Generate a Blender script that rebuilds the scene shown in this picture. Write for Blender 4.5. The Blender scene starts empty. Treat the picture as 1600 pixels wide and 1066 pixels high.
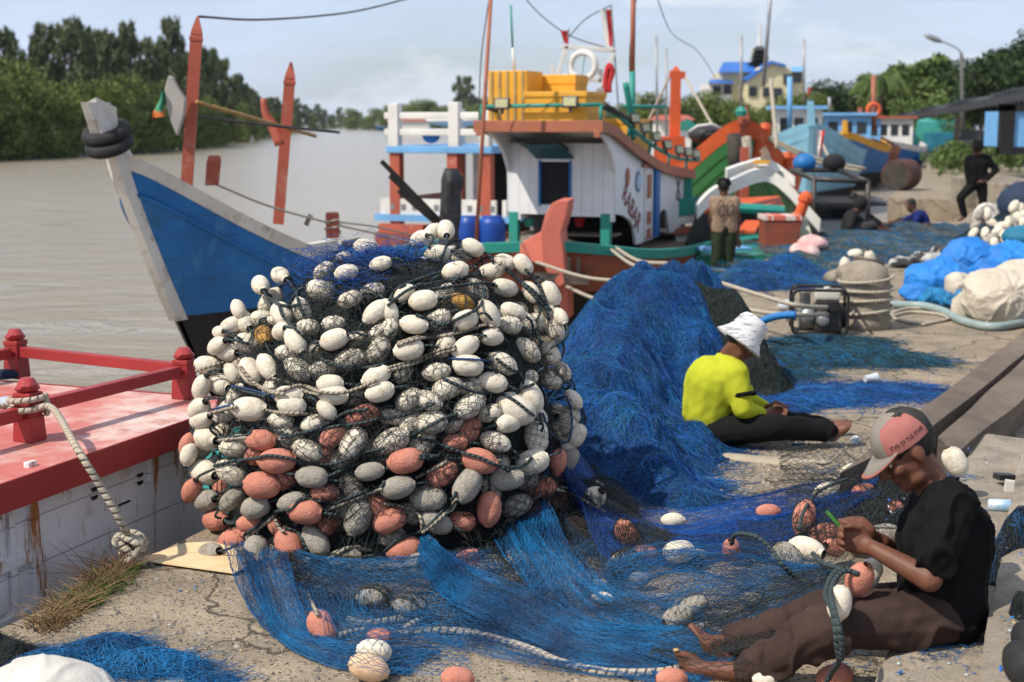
import bpy, math, random
import numpy as np
from mathutils import Vector, Matrix, Euler, noise as mnoise
sc = bpy.context.scene
COL = sc.collection
R = math.radians
random.seed(7)
rng = np.random.default_rng(7)

# ---------------------------------------------------------------- camera
CAM_H, PITCH, FPX = 1.95, R(8.72), 2222.0
cam = bpy.data.cameras.new('camera')
cam.lens = 50.0; cam.sensor_width = 36.0; cam.clip_end = 6000; cam.clip_start = 0.1
cam_o = bpy.data.objects.new('camera', cam); COL.objects.link(cam_o)
cam_o.location = (0, 0, CAM_H); cam_o.rotation_euler = (R(90) - PITCH, 0, 0)
cam.dof.use_dof = True; cam.dof.focus_distance = 5.9; cam.dof.aperture_fstop = 3.2
sc.camera = cam_o

# ---------------------------------------------------------------- light
SUN_DIR = Vector((-0.58, -0.36, 0.80)).normalized()
EL = math.asin(SUN_DIR.z); AZ = math.atan2(SUN_DIR.x, SUN_DIR.y)
w = bpy.data.worlds.new('World'); sc.world = w; w.use_nodes = True
nt = w.node_tree; nt.nodes.clear()
wo = nt.nodes.new('ShaderNodeOutputWorld'); bg = nt.nodes.new('ShaderNodeBackground')
sky = nt.nodes.new('ShaderNodeTexSky'); sky.sky_type = 'NISHITA'; sky.sun_disc = False
sky.sun_elevation = EL; sky.sun_rotation = AZ; sky.dust_density = 1.0; sky.air_density = 1.0; sky.ozone_density = 2.0
# thin white cloud veils mixed over the clear sky
tc = nt.nodes.new('ShaderNodeTexCoord'); mp = nt.nodes.new('ShaderNodeMapping'); mp.inputs['Scale'].default_value = (1.2, 1.2, 7.0)
n1 = nt.nodes.new('ShaderNodeTexNoise'); n1.inputs['Scale'].default_value = 2.2; n1.inputs['Detail'].default_value = 7; n1.inputs['Roughness'].default_value = .55
cr = nt.nodes.new('ShaderNodeValToRGB'); cr.color_ramp.elements[0].position = .30; cr.color_ramp.elements[0].color = (.30, .30, .30, 1)
cr.color_ramp.elements[1].position = .66; cr.color_ramp.elements[1].color = (.95, .95, .95, 1)
mx = nt.nodes.new('ShaderNodeMix'); mx.data_type = 'RGBA'
L = nt.links.new
L(tc.outputs['Generated'], mp.inputs['Vector']); L(mp.outputs[0], n1.inputs['Vector']); L(n1.outputs['Fac'], cr.inputs[0])
L(cr.outputs[0], mx.inputs['Factor']); L(sky.outputs[0], mx.inputs['A']); mx.inputs['B'].default_value = (6.5, 7.6, 9.9, 1)
n2 = nt.nodes.new('ShaderNodeTexNoise'); n2.inputs['Scale'].default_value = 3.4; n2.inputs['Detail'].default_value = 9; n2.inputs['Roughness'].default_value = .6; mp2 = nt.nodes.new('ShaderNodeMapping'); mp2.inputs['Scale'].default_value = (1.5, 1.5, 4.0); mp2.inputs['Location'].default_value = (.35, .1, .2)
cr2 = nt.nodes.new('ShaderNodeValToRGB'); cr2.color_ramp.elements[0].position = .50; cr2.color_ramp.elements[0].color = (0, 0, 0, 1); cr2.color_ramp.elements[1].position = .66; cr2.color_ramp.elements[1].color = (.85, .85, .85, 1)
L(tc.outputs['Generated'], mp2.inputs['Vector']); L(mp2.outputs[0], n2.inputs['Vector']); L(n2.outputs['Fac'], cr2.inputs[0]); mx2 = nt.nodes.new('ShaderNodeMix'); mx2.data_type = 'RGBA'; mx2.inputs['B'].default_value = (8.6, 8.9, 9.5, 1)
L(cr2.outputs[0], mx2.inputs['Factor']); L(mx.outputs['Result'], mx2.inputs['A']); L(mx2.outputs['Result'], bg.inputs['Color']); bg.inputs['Strength'].default_value = 0.105
L(bg.outputs[0], wo.inputs['Surface'])
sun = bpy.data.lights.new('sun', 'SUN'); sun.energy = 4.9; sun.angle = R(.6); sun.color = (1, .92, .79)
sun_o = bpy.data.objects.new('sun', sun); COL.objects.link(sun_o); sun_o.rotation_euler = SUN_DIR.to_track_quat('Z', 'Y').to_euler()
sc.view_settings.view_transform = 'Standard'; sc.view_settings.look = 'None'; sc.view_settings.exposure = .05; sc.view_settings.gamma = 1
sc.cycles.max_bounces = 6; sc.cycles.diffuse_bounces = 3; sc.cycles.glossy_bounces = 3; sc.cycles.transparent_max_bounces = 12
sc.cycles.use_denoising = True

# ---------------------------------------------------------------- pixel <-> world (used only to measure places off the photograph)
def ray(px, py):
    x = (np.asarray(px, float) - 800) / FPX; y = (533 - np.asarray(py, float)) / FPX
    c, s = math.cos(PITCH), math.sin(PITCH)
    return np.stack([x, c + y * s, -s + y * c], -1)
def P(px, py, Y):
    d = ray(px, py); t = np.asarray(Y, float) / d[..., 1]
    return d * t[..., None] + np.array([0, 0, CAM_H])
def G(px, py, z=0.0):
    d = ray(px, py); t = (z - CAM_H) / d[..., 2]
    return d * t[..., None] + np.array([0, 0, CAM_H])
def V(a): return Vector([float(q) for q in a])

# ---------------------------------------------------------------- materials
MATS = {}
def _n(nt, t, **kw):
    n = nt.nodes.new(t)
    for k, v in kw.items(): setattr(n, k, v)
    return n
def mat(name, c1, c2=None, scale=6, detail=5, rough=.7, bump=.15, bscale=60, metal=0, spec=.35, stretch=None,
        planks=None, island=0.0, stain=None, speck=None, crack=None, ramp=(.35, .65), sheen=0, trans=0, rope=None, coat=0, bdist=.01, subs=0):
    if name in MATS: return MATS[name]
    m = bpy.data.materials.new(name); m.use_nodes = True; nt = m.node_tree; Lk = nt.links.new
    b = nt.nodes['Principled BSDF']; b.inputs['Roughness'].default_value = rough; b.inputs['Metallic'].default_value = metal
    b.inputs['Specular IOR Level'].default_value = spec
    if coat: b.inputs['Coat Weight'].default_value = coat; b.inputs['Coat Roughness'].default_value = .25
    if trans: b.inputs['Transmission Weight'].default_value = trans
    if sheen: b.inputs['Sheen Weight'].default_value = sheen
    if subs: b.inputs['Subsurface Weight'].default_value = subs; b.inputs['Subsurface Radius'].default_value = (.01, .004, .002)
    tc = _n(nt, 'ShaderNodeTexCoord'); vec = tc.outputs['Object']
    if stretch:
        mp = _n(nt, 'ShaderNodeMapping'); mp.inputs['Scale'].default_value = stretch; Lk(vec, mp.inputs[0]); vec = mp.outputs[0]
    c2 = c2 or tuple(x * .8 for x in c1)
    n = _n(nt, 'ShaderNodeTexNoise'); n.inputs['Scale'].default_value = scale; n.inputs['Detail'].default_value = detail; n.inputs['Roughness'].default_value = .6
    Lk(vec, n.inputs['Vector'])
    r = _n(nt, 'ShaderNodeValToRGB'); r.color_ramp.elements[0].position = ramp[0]; r.color_ramp.elements[1].position = ramp[1]
    r.color_ramp.elements[0].color = (*c1, 1); r.color_ramp.elements[1].color = (*c2, 1)
    Lk(n.outputs['Fac'], r.inputs[0]); colr = r.outputs[0]
    height = None
    def mixc(fac, a, bcol, mode='MIX'):
        q = _n(nt, 'ShaderNodeMix', data_type='RGBA', blend_type=mode)
        if isinstance(fac, (int, float)): q.inputs['Factor'].default_value = fac
        else: Lk(fac, q.inputs['Factor'])
        Lk(a, q.inputs['A'])
        if isinstance(bcol, tuple): q.inputs['B'].default_value = (*bcol, 1)
        else: Lk(bcol, q.inputs['B'])
        return q.outputs['Result']
    def ramp2(src, p0, p1):
        q = _n(nt, 'ShaderNodeMapRange'); q.inputs['From Min'].default_value = p0; q.inputs['From Max'].default_value = p1; q.clamp = True
        Lk(src, q.inputs['Value']); return q.outputs[0]
    if stain:   # (colour, scale, low, high[, stretch])
        for st in (stain if isinstance(stain, list) else [stain]):
            sv = tc.outputs['Object']
            if len(st) > 4:
                mp2 = _n(nt, 'ShaderNodeMapping'); mp2.inputs['Scale'].default_value = st[4]; Lk(sv, mp2.inputs[0]); sv = mp2.outputs[0]
            n2 = _n(nt, 'ShaderNodeTexNoise'); n2.inputs['Scale'].default_value = st[1]; n2.inputs['Detail'].default_value = 7; n2.inputs['Roughness'].default_value = .68
            Lk(sv, n2.inputs['Vector'])
            colr = mixc(ramp2(n2.outputs['Fac'], st[2], st[3]), colr, tuple(st[0]))
    if speck:   # (colour, scale, threshold)
        for sp in (speck if isinstance(speck, list) else [speck]):
            v3 = _n(nt, 'ShaderNodeTexVoronoi'); v3.inputs['Scale'].default_value = sp[1]; Lk(tc.outputs['Object'], v3.inputs['Vector'])
            colr = mixc(ramp2(v3.outputs['Distance'], sp[2], sp[2] * .6), colr, tuple(sp[0]))
    if crack:   # (colour, scale, width): wandering cracks
        wn = _n(nt, 'ShaderNodeTexNoise'); wn.inputs['Scale'].default_value = crack[1] * 3; wn.inputs['Detail'].default_value = 5; Lk(tc.outputs['Object'], wn.inputs['Vector'])
        va = _n(nt, 'ShaderNodeMix', data_type='RGBA', blend_type='ADD'); va.inputs['Factor'].default_value = .45; Lk(tc.outputs['Object'], va.inputs['A']); Lk(wn.outputs['Color'], va.inputs['B'])
        ve = _n(nt, 'ShaderNodeTexVoronoi', feature='DISTANCE_TO_EDGE'); ve.inputs['Scale'].default_value = crack[1]; Lk(va.outputs['Result'], ve.inputs['Vector'])
        colr = mixc(ramp2(ve.outputs['Distance'], crack[2], crack[2] * .3), colr, tuple(crack[0]))
    if island:
        gi = _n(nt, 'ShaderNodeNewGeometry')
        hv = _n(nt, 'ShaderNodeHueSaturation'); mr = _n(nt, 'ShaderNodeMapRange'); mr.inputs['To Min'].default_value = 1 - island; mr.inputs['To Max'].default_value = 1 + island
        Lk(gi.outputs['Random Per Island'], mr.inputs['Value']); Lk(mr.outputs[0], hv.inputs['Value']); Lk(colr, hv.inputs['Color']); colr = hv.outputs[0]
    bn = _n(nt, 'ShaderNodeTexNoise'); bn.inputs['Scale'].default_value = bscale; bn.inputs['Detail'].default_value = 6; bn.inputs['Roughness'].default_value = .65
    Lk(vec, bn.inputs['Vector']); height = bn.outputs['Fac']
    if planks:  # (axis, width): board seams, a groove in the surface
        sx = _n(nt, 'ShaderNodeSeparateXYZ'); Lk(tc.outputs['Object'], sx.inputs[0])
        pp = _n(nt, 'ShaderNodeMath', operation='PINGPONG'); Lk(sx.outputs[planks[0]], pp.inputs[0]); pp.inputs[1].default_value = planks[1] / 2
        g = ramp2(pp.outputs[0], 0, .006)
        colr = mixc(g, (lambda c: mixc(.55, c, (.03, .025, .02)))(colr), colr)
        ad = _n(nt, 'ShaderNodeMath', operation='MULTIPLY_ADD'); Lk(g, ad.inputs[0]); ad.inputs[1].default_value = 1.5; Lk(height, ad.inputs[2]); height = ad.outputs[0]
    if rope:    # (second colour, turns per metre)
        uv = _n(nt, 'ShaderNodeUVMap'); sx = _n(nt, 'ShaderNodeSeparateXYZ'); Lk(uv.outputs[0], sx.inputs[0])
        m1 = _n(nt, 'ShaderNodeMath', operation='MULTIPLY'); Lk(sx.outputs[0], m1.inputs[0]); m1.inputs[1].default_value = rope[1]
        m2 = _n(nt, 'ShaderNodeMath', operation='ADD'); Lk(m1.outputs[0], m2.inputs[0])
        m4 = _n(nt, 'ShaderNodeMath', operation='MULTIPLY'); Lk(sx.outputs[1], m4.inputs[0]); m4.inputs[1].default_value = 1.0
        Lk(m4.outputs[0], m2.inputs[1])
        m3 = _n(nt, 'ShaderNodeMath', operation='PINGPONG'); Lk(m2.outputs[0], m3.inputs[0]); m3.inputs[1].default_value = .5
        f = ramp2(m3.outputs[0], .03, .3)
        colr = mixc(f, mixc(1.0, colr, rope[0]), colr)
        ad = _n(nt, 'ShaderNodeMath', operation='MULTIPLY_ADD'); Lk(f, ad.inputs[0]); ad.inputs[1].default_value = 2.0; Lk(height, ad.inputs[2]); height = ad.outputs[0]
    Lk(colr, b.inputs['Base Color'])
    if bump:
        bp = _n(nt, 'ShaderNodeBump'); bp.inputs['Strength'].default_value = bump; bp.inputs['Distance'].default_value = bdist
        Lk(height, bp.inputs['Height']); Lk(bp.outputs[0], b.inputs['Normal'])
    MATS[name] = m; return m

# ---------------------------------------------------------------- objects
FR = {}
def tag(o, label=None, cat=None, group=None, kind=None):
    if label: o['label'] = label
    if cat: o['category'] = cat
    if group: o['group'] = group
    if kind: o['kind'] = kind
    return o
def thing(name, label, cat, loc=(0, 0, 0), rz=0.0, group=None):
    o = bpy.data.objects.new(name, None); o.empty_display_size = .1; COL.objects.link(o)
    o.location = V(loc); o.rotation_euler = (0, 0, rz)
    FR[o] = Matrix.Translation(V(loc)) @ Matrix.Rotation(rz, 4, 'Z')
    return tag(o, label, cat, group)
def link_mesh(name, me, m, parent=None, world=True, origin=None):
    o = bpy.data.objects.new(name, me); COL.objects.link(o)
    if m is not None:
        for q in (m if isinstance(m, (list, tuple)) else [m]): me.materials.append(q)
    if parent is not None:
        o.parent = parent; M = FR.get(parent, Matrix.Identity(4)); FR[o] = M
        if world: me.transform(M.inverted())
    elif origin is not None:
        M = Matrix.Translation(V(origin)); FR[o] = M; me.transform(M.inverted()); o.location = V(origin)
    else: FR[o] = Matrix.Identity(4)
    return o
def copy_tree(o, parent=None):
    c = o.copy(); COL.objects.link(c); c.parent = parent; FR[c] = FR.get(o, Matrix.Identity(4))
    for ch in list(o.children): copy_tree(ch, c)
    return c
def frame(z, up=(0, 0, 1)):
    z = V(z).normalized(); u = Vector(up)
    if abs(z.dot(u)) > .95: u = Vector((0, 1, 0))
    x = u.cross(z).normalized(); y = z.cross(x)
    return np.array([x[:], y[:], z[:]]).T

class MB:
    """collects shapes (world or local coordinates) and links them as ONE mesh object"""
    def __init__(s): s.v = []; s.f = []; s.n = 0; s.M = None; s.uv = []; s.mi = []; s.cur = 0
    def add(s, v, f, uv=None):
        v = np.asarray(v, float)
        if s.M is not None:
            M = np.array(s.M); v = v @ M[:3, :3].T + M[:3, 3]
        s.v.append(v); s.f += [tuple(i + s.n for i in q) for q in f]; s.n += len(v)
        s.uv.append(np.zeros((len(v), 2)) if uv is None else uv); s.mi += [s.cur] * len(f)
        return s
    def box(s, c, size, rot=None, taper=1.0):
        hx, hy, hz = [q / 2 for q in size]; t = taper
        v = np.array([[-hx, -hy, -hz], [hx, -hy, -hz], [hx, hy, -hz], [-hx, hy, -hz], [-hx * t, -hy * t, hz], [hx * t, -hy * t, hz], [hx * t, hy * t, hz], [-hx * t, hy * t, hz]])
        if rot is not None:
            Rm = np.array(Euler(rot).to_matrix()) if not isinstance(rot, np.ndarray) else rot
            v = v @ Rm.T
        return s.add(v + np.array(c, float), [(0, 3, 2, 1), (4, 5, 6, 7), (0, 1, 5, 4), (1, 2, 6, 5), (2, 3, 7, 6), (3, 0, 4, 7)])
    def bar(s, a, b, wd, ht=None, up=(0, 0, 1), taper=1.0):
        a = np.array(a, float); b = np.array(b, float); F = frame(b - a, up)
        return s.box((a + b) / 2, (wd, ht or wd, float(np.linalg.norm(b - a))), F, taper)
    def tube(s, pts, r, sides=8, cap=True, closed=False):
        p = np.asarray(pts, float); n = len(p); rr = np.full(n, r) if np.isscalar(r) else np.asarray(r, float)
        if closed: tg = np.roll(p, -1, 0) - np.roll(p, 1, 0)
        else: tg = np.gradient(p, axis=0)
        tg /= np.linalg.norm(tg, axis=1, keepdims=True) + 1e-9
        F = frame(tg[0]); nx = F[:, 0]; X = []
        for i in range(n):
            nx = nx - tg[i] * nx.dot(tg[i]); nx /= np.linalg.norm(nx) + 1e-9; X.append(nx)
        X = np.array(X); Yv = np.cross(tg, X)
        a = np.arange(sides) * 2 * np.pi / sides
        v = p[:, None] + rr[:, None, None] * (np.cos(a)[None, :, None] * X[:, None] + np.sin(a)[None, :, None] * Yv[:, None])
        ln = np.concatenate([[0], np.cumsum(np.linalg.norm(np.diff(p, axis=0), axis=1))])
        uv = np.stack([np.repeat(ln, sides), np.tile(np.arange(sides) / sides, n)], 1)
        f = []
        for i in range(n if closed else n - 1):
            k = (i + 1) % n
            for j in range(sides):
                q = (j + 1) % sides; f.append((i * sides + j, i * sides + q, k * sides + q, k * sides + j))
        if cap and not closed: f += [tuple(range(sides))[::-1], tuple((n - 1) * sides + j for j in range(sides))]
        return s.add(v.reshape(-1, 3), f, uv)
    def lathe(s, prof, c=(0, 0, 0), axis=(0, 0, 1), sides=20, sx=1, sy=1):
        F = frame(axis) if tuple(axis) != (0, 0, 1) else np.eye(3)
        a = np.arange(sides) * 2 * np.pi / sides; v = []
        for r, z in prof: v += [(r * math.cos(t) * sx, r * math.sin(t) * sy, z) for t in a]
        n = len(prof); f = [(i * sides + j, i * sides + (j + 1) % sides, (i + 1) * sides + (j + 1) % sides, (i + 1) * sides + j) for i in range(n - 1) for j in range(sides)]
        if prof[0][0] > 1e-6: f.append(tuple(range(sides))[::-1])
        if prof[-1][0] > 1e-6: f.append(tuple((n - 1) * sides + j for j in range(sides)))
        return s.add(np.array(v) @ F.T + np.array(c, float), f)
    def ell(s, c, r, rot=None, seg=14):
        u = np.linspace(0, np.pi, seg // 2 + 2)[1:-1]; a = np.arange(seg) * 2 * np.pi / seg
        v = [(0, 0, 1)] + [(math.sin(t) * math.cos(q), math.sin(t) * math.sin(q), math.cos(t)) for t in u for q in a] + [(0, 0, -1)]
        v = np.array(v) * np.array(r if not np.isscalar(r) else (r, r, r), float); n = len(u); f = []
        for j in range(seg):
            k = (j + 1) % seg; f.append((0, 1 + j, 1 + k)); f.append((len(v) - 1, 1 + (n - 1) * seg + k, 1 + (n - 1) * seg + j))
            for i in range(n - 1): f.append((1 + i * seg + j, 1 + (i + 1) * seg + j, 1 + (i + 1) * seg + k, 1 + i * seg + k))
        if rot is not None: v = v @ (np.array(Euler(rot).to_matrix()) if not isinstance(rot, np.ndarray) else rot).T
        return s.add(v + np.array(c, float), f)
    def cone(s, a, b, ra, rb, seg=12, flat=1.0, up=(0, 0, 1)):
        """tapered capsule with round ends"""
        a = np.array(a, float); b = np.array(b, float); F = frame(b - a, up); Ln = np.linalg.norm(b - a)
        prof = [(ra * math.sin(t), -ra * math.cos(t)) for t in np.linspace(.0, np.pi / 2, 5)] + [(rb * math.cos(t), Ln + rb * math.sin(t)) for t in np.linspace(0, np.pi / 2, 5)]
        an = np.arange(seg) * 2 * np.pi / seg; v = [(r * math.cos(t), r * math.sin(t) * flat, z) for r, z in prof for t in an]; n = len(prof)
        f = [(i * seg + j, i * seg + (j + 1) % seg, (i + 1) * seg + (j + 1) % seg, (i + 1) * seg + j) for i in range(n - 1) for j in range(seg)]
        return s.add(np.array(v) @ F.T + a, f)
    def loft(s, secs, close=False, caps=False):
        secs = np.asarray(secs, float); n, k = secs.shape[:2]
        f = [(i * k + j, i * k + (j + 1) % k, (i + 1) * k + (j + 1) % k, (i + 1) * k + j) for i in range(n - 1) for j in range(k if close else k - 1)]
        if caps: f += [tuple(range(k))[::-1], tuple((n - 1) * k + j for j in range(k))]
        return s.add(secs.reshape(-1, 3), f)
    def plate(s, poly, off):
        """extrude a 3D polygon by a vector"""
        p = np.asarray(poly, float); n = len(p); o = np.array(off, float)
        return s.add(np.vstack([p, p + o]), [tuple(range(n))[::-1], tuple(range(n, 2 * n))] + [(i, (i + 1) % n, n + (i + 1) % n, n + i) for i in range(n)])
    def mesh(s, name, smooth=True, clean=False):
        me = bpy.data.meshes.new(name); v = np.vstack(s.v); me.from_pydata(v.tolist(), [], s.f)
        uvl = me.uv_layers.new(name='UVMap'); uv = np.vstack(s.uv); li = np.empty(len(me.loops), int); me.loops.foreach_get('vertex_index', li)
        uvl.data.foreach_set('uv', uv[li].ravel().astype(np.float32))
        if any(s.mi): me.polygons.foreach_set('material_index', s.mi)
        if smooth: me.polygons.foreach_set('use_smooth', [True] * len(me.polygons))
        me.update(); return me
    def build(s, name, m, parent=None, world=True, smooth=False, bevel=0, origin=None, auto=None):
        me = s.mesh(name, smooth)
        import bmesh
        bm = bmesh.new(); bm.from_mesh(me); bmesh.ops.recalc_face_normals(bm, faces=bm.faces)
        if bevel:
            es = [e for e in bm.edges if len(e.link_faces) == 2 and e.calc_face_angle(0) > .6]
            bmesh.ops.bevel(bm, geom=es, offset=bevel, segments=2, affect='EDGES', profile=.6)
        if auto:
            for e in bm.edges:
                if len(e.link_faces) == 2 and e.calc_face_angle(0) > auto: e.smooth = False
            for fc in bm.faces: fc.smooth = True
        bm.to_mesh(me); bm.free()
        return link_mesh(name, me, m, parent, world, origin)

def fast_mesh(name, v, quads, smooth=True):
    me = bpy.data.meshes.new(name); v = np.asarray(v, np.float32); q = np.asarray(quads, np.int32)
    k = q.shape[1]
    me.vertices.add(len(v)); me.vertices.foreach_set('co', v.ravel())
    me.loops.add(q.size); me.loops.foreach_set('vertex_index', q.ravel())
    me.polygons.add(len(q)); me.polygons.foreach_set('loop_start', np.arange(0, q.size, k, dtype=np.int32))
    if smooth: me.polygons.foreach_set('use_smooth', np.ones(len(q), bool))
    me.update(calc_edges=True); return me
def strands(polys, r, sides=3):
    """polys (K,N,3) polylines -> verts, quads of thin tubes"""
    p = np.asarray(polys, float); K, N = p.shape[:2]
    tg = np.gradient(p, axis=1); tg /= np.linalg.norm(tg, axis=2, keepdims=True) + 1e-9
    ref = np.array([.31, .22, .92]); X = np.cross(tg, ref); X /= np.linalg.norm(X, axis=2, keepdims=True) + 1e-9; Yv = np.cross(tg, X)
    a = np.arange(sides) * 2 * np.pi / sides
    rr = np.broadcast_to(np.asarray(r, float), (K, N)) if np.ndim(r) < 2 else r
    v = p[:, :, None] + rr[:, :, None, None] * (np.cos(a)[None, None, :, None] * X[:, :, None] + np.sin(a)[None, None, :, None] * Yv[:, :, None])
    idx = np.arange(K * N * sides).reshape(K, N, sides); j2 = (np.arange(sides) + 1) % sides
    q = np.stack([idx[:, :-1, :], idx[:, :-1][:, :, j2], idx[:, 1:][:, :, j2], idx[:, 1:, :]], -1).reshape(-1, 4)
    return v.reshape(-1, 3), q
class SB:
    """collects strand bundles"""
    def __init__(s): s.v = []; s.q = []; s.n = 0
    def add(s, polys, r, sides=3):
        v, q = strands(polys, r, sides); s.v.append(v); s.q.append(q + s.n); s.n += len(v)
    def build(s, name, m, parent=None, world=True): return link_mesh(name, fast_mesh(name, np.vstack(s.v), np.vstack(s.q)), m, parent, world)
def catmull(p, n):
    p = np.asarray(p, float); k = len(p)
    if k == 2: return p[0] + (p[1] - p[0]) * np.linspace(0, 1, n)[:, None]
    t = np.linspace(0, k - 1, n); i = np.clip(t.astype(int), 0, k - 2); f = (t - i)[:, None]
    q = np.vstack([2 * p[0] - p[1], p, 2 * p[-1] - p[-2]])
    a, b, c, d = q[i], q[i + 1], q[i + 2], q[i + 3]
    return .5 * (2 * b + (c - a) * f + (2 * a - 5 * b + 4 * c - d) * f ** 2 + (3 * b - a - 3 * c + d) * f ** 3)
class Nz:
    """cheap smooth vector noise: sums of sines"""
    def __init__(s, seed, k=10, lo=1., hi=6., dim=3):
        g = np.random.default_rng(seed); s.w = g.normal(size=(k, dim)); s.w /= np.linalg.norm(s.w, axis=1, keepdims=True); s.fr = np.exp(g.uniform(np.log(lo), np.log(hi), k)); s.w *= s.fr[:, None]
        s.p = g.uniform(0, 6.28, k); s.a = 1 / s.fr ** .7; s.a /= np.sqrt((s.a ** 2).sum() / 2)
    def __call__(s, x): return (np.sin(np.asarray(x) @ s.w.T + s.p) * s.a).sum(-1)
def remesh(mb, name, voxel, smooth=4, wrinkle=None):
    """one continuous skin over overlapping tapered shapes"""
    me = mb.mesh(name); o = bpy.data.objects.new('tmp', me); COL.objects.link(o)
    md = o.modifiers.new('r', 'REMESH'); md.mode = 'VOXEL'; md.voxel_size = voxel; md.use_smooth_shade = True
    if smooth:
        ms = o.modifiers.new('s', 'SMOOTH'); ms.factor = .5; ms.iterations = smooth
    dg = bpy.context.evaluated_depsgraph_get(); out = bpy.data.meshes.new_from_object(o.evaluated_get(dg))
    bpy.data.objects.remove(o); out.name = name
    if wrinkle is not None:
        n = len(out.vertices); co = np.empty(n * 3); no = np.empty(n * 3); out.vertices.foreach_get('co', co); out.vertices.foreach_get('normal', no)
        co = co.reshape(-1, 3); no = no.reshape(-1, 3); co = co + no * wrinkle(co)[:, None]; out.vertices.foreach_set('co', co.ravel()); out.update()
    out.polygons.foreach_set('use_smooth', [True] * len(out.polygons))
    return out
# ================================================================ SETTING
E0 = np.array([-1.72, 6.06]); ED = np.array([.35, .937]); EN = np.array([-.937, .35])   # quay edge: origin, direction, outward
WZ = -1.05
def quay(s, n, z=0.0):
    q = E0 + ED * s + EN * n; return np.array([q[0], q[1], z])
def plane(name, pts, m, kind='structure', z=None):
    mb = MB(); mb.add(pts, [tuple(range(len(pts)))]); o = mb.build(name, m); tag(o, kind=kind); return o

# water: long soft ripples
def water_mat():
    m = bpy.data.materials.new('river_water'); m.use_nodes = True; nt = m.node_tree; Lk = nt.links.new; b = nt.nodes['Principled BSDF']
    b.inputs['Base Color'].default_value = (.30, .25, .19, 1); b.inputs['Roughness'].default_value = .16; b.inputs['Specular IOR Level'].default_value = .5
    tc = _n(nt, 'ShaderNodeTexCoord'); mp = _n(nt, 'ShaderNodeMapping'); mp.inputs['Scale'].default_value = (.7, 1.35, 1); mp.inputs['Rotation'].default_value = (0, 0, R(-14)); Lk(tc.outputs['Object'], mp.inputs[0])
    n = _n(nt, 'ShaderNodeTexNoise'); n.inputs['Scale'].default_value = .55; n.inputs['Detail'].default_value = 6; n.inputs['Roughness'].default_value = .70; n.inputs['Distortion'].default_value = .9; Lk(mp.outputs[0], n.inputs['Vector'])
    bp = _n(nt, 'ShaderNodeBump'); bp.inputs['Strength'].default_value = .55; bp.inputs['Distance'].default_value = .35; Lk(n.outputs['Fac'], bp.inputs['Height']); Lk(bp.outputs[0], b.inputs['Normal'])
    n2 = _n(nt, 'ShaderNodeTexNoise'); n2.inputs['Scale'].default_value = .02; n2.inputs['Detail'].default_value = 3; Lk(mp.outputs[0], n2.inputs['Vector'])
    r = _n(nt, 'ShaderNodeValToRGB'); r.color_ramp.elements[0].color = (.26, .215, .15, 1); r.color_ramp.elements[1].color = (.36, .31, .235, 1); Lk(n2.outputs['Fac'], r.inputs[0]); Lk(r.outputs[0], b.inputs['Base Color'])
    return m
plane('water', [(-900, -60, WZ), (600, -60, WZ), (600, 1500, WZ), (-900, 1500, WZ)], water_mat())

M_conc = mat('weathered_concrete', (.375, .305, .222), (.20, .163, .120), scale=3.0, detail=9, rough=.92, bump=.9, bscale=26, spec=.15, bdist=.02, ramp=(.3, .7),
             stain=[((.15, .13, .105), 1.1, .52, .75), ((.45, .39, .30), 7, .6, .8)], speck=[((.10, .085, .07), 30, .30), ((.07, .06, .05), 75, .30), ((.46, .42, .36), 60, .20)], crack=((.085, .07, .055), .9, .012))
M_conc2 = mat('old_concrete_block', (.33, .28, .225), (.22, .19, .15), scale=5, detail=9, rough=.92, bump=.8, bscale=30, spec=.15, bdist=.015, stain=((.10, .09, .075), 2.4, .55, .75), speck=((.12, .10, .08), 60, .25))
M_earth = mat('brown_earth', (.20, .16, .11), (.12, .10, .07), scale=.6, rough=.95, bump=.6, bscale=8, bdist=.05)
# quay slab with a notch (small inlet) about 30 m off
def quay_poly(z):
    return [quay(-9, -.02, z), quay(-.9, .0, z), quay(-.35, -.02, z), quay(-.05, .03, z), quay(.25, .0, z), quay(9, .0, z), quay(22, .0, z), quay(24.5, -.1, z), quay(24.6, -2.1, z), quay(33.0, -2.4, z), quay(33.2, .1, z), quay(60, 1.2, z), quay(110, 5, z), quay(180, 12, z), quay(150, -120, z), quay(-9, -60, z)]
mb = MB(); mb.plate(quay_poly(-2.2), (0, 0, 2.2)); o = mb.build('quay', M_conc); tag(o, kind='structure')
# land under everything on the right and the far banks
def bank(name, near, far, m, h=.5):
    mb = MB(); near = np.asarray(near, float); far = np.asarray(far, float); mid = near * .9 + far * .1
    s = [np.column_stack([near, np.full(len(near), WZ - .4)]), np.column_stack([mid, np.full(len(near), WZ + h)]), np.column_stack([far, np.full(len(near), WZ + h + 1.0)])]
    mb.loft(s); o = mb.build(name, m, smooth=True); tag(o, kind='structure'); return o
M_mud = mat('river_mud', (.16, .13, .09), (.08, .08, .05), scale=.2, rough=.9, bump=.5, bscale=2, bdist=.1)
def wpt(px, py): q = G(px, py, WZ); return (q[0], q[1])
LB = [wpt(-500, 262), wpt(-150, 258), wpt(0, 252), wpt(120, 246), wpt(235, 240), wpt(330, 230), wpt(400, 220), wpt(440, 211), wpt(475, 205), wpt(540, 200.5)]
bank('left_bank', LB, [(x - 300, y + 160) for x, y in LB], M_mud)
RB = [wpt(545, 202.8), wpt(620, 204.5), wpt(700, 206), wpt(790, 207), wpt(900, 210), wpt(1100, 213)]
bank('right_bank', RB, [(x + 60, y + 420) for x, y in RB], M_mud)
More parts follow.
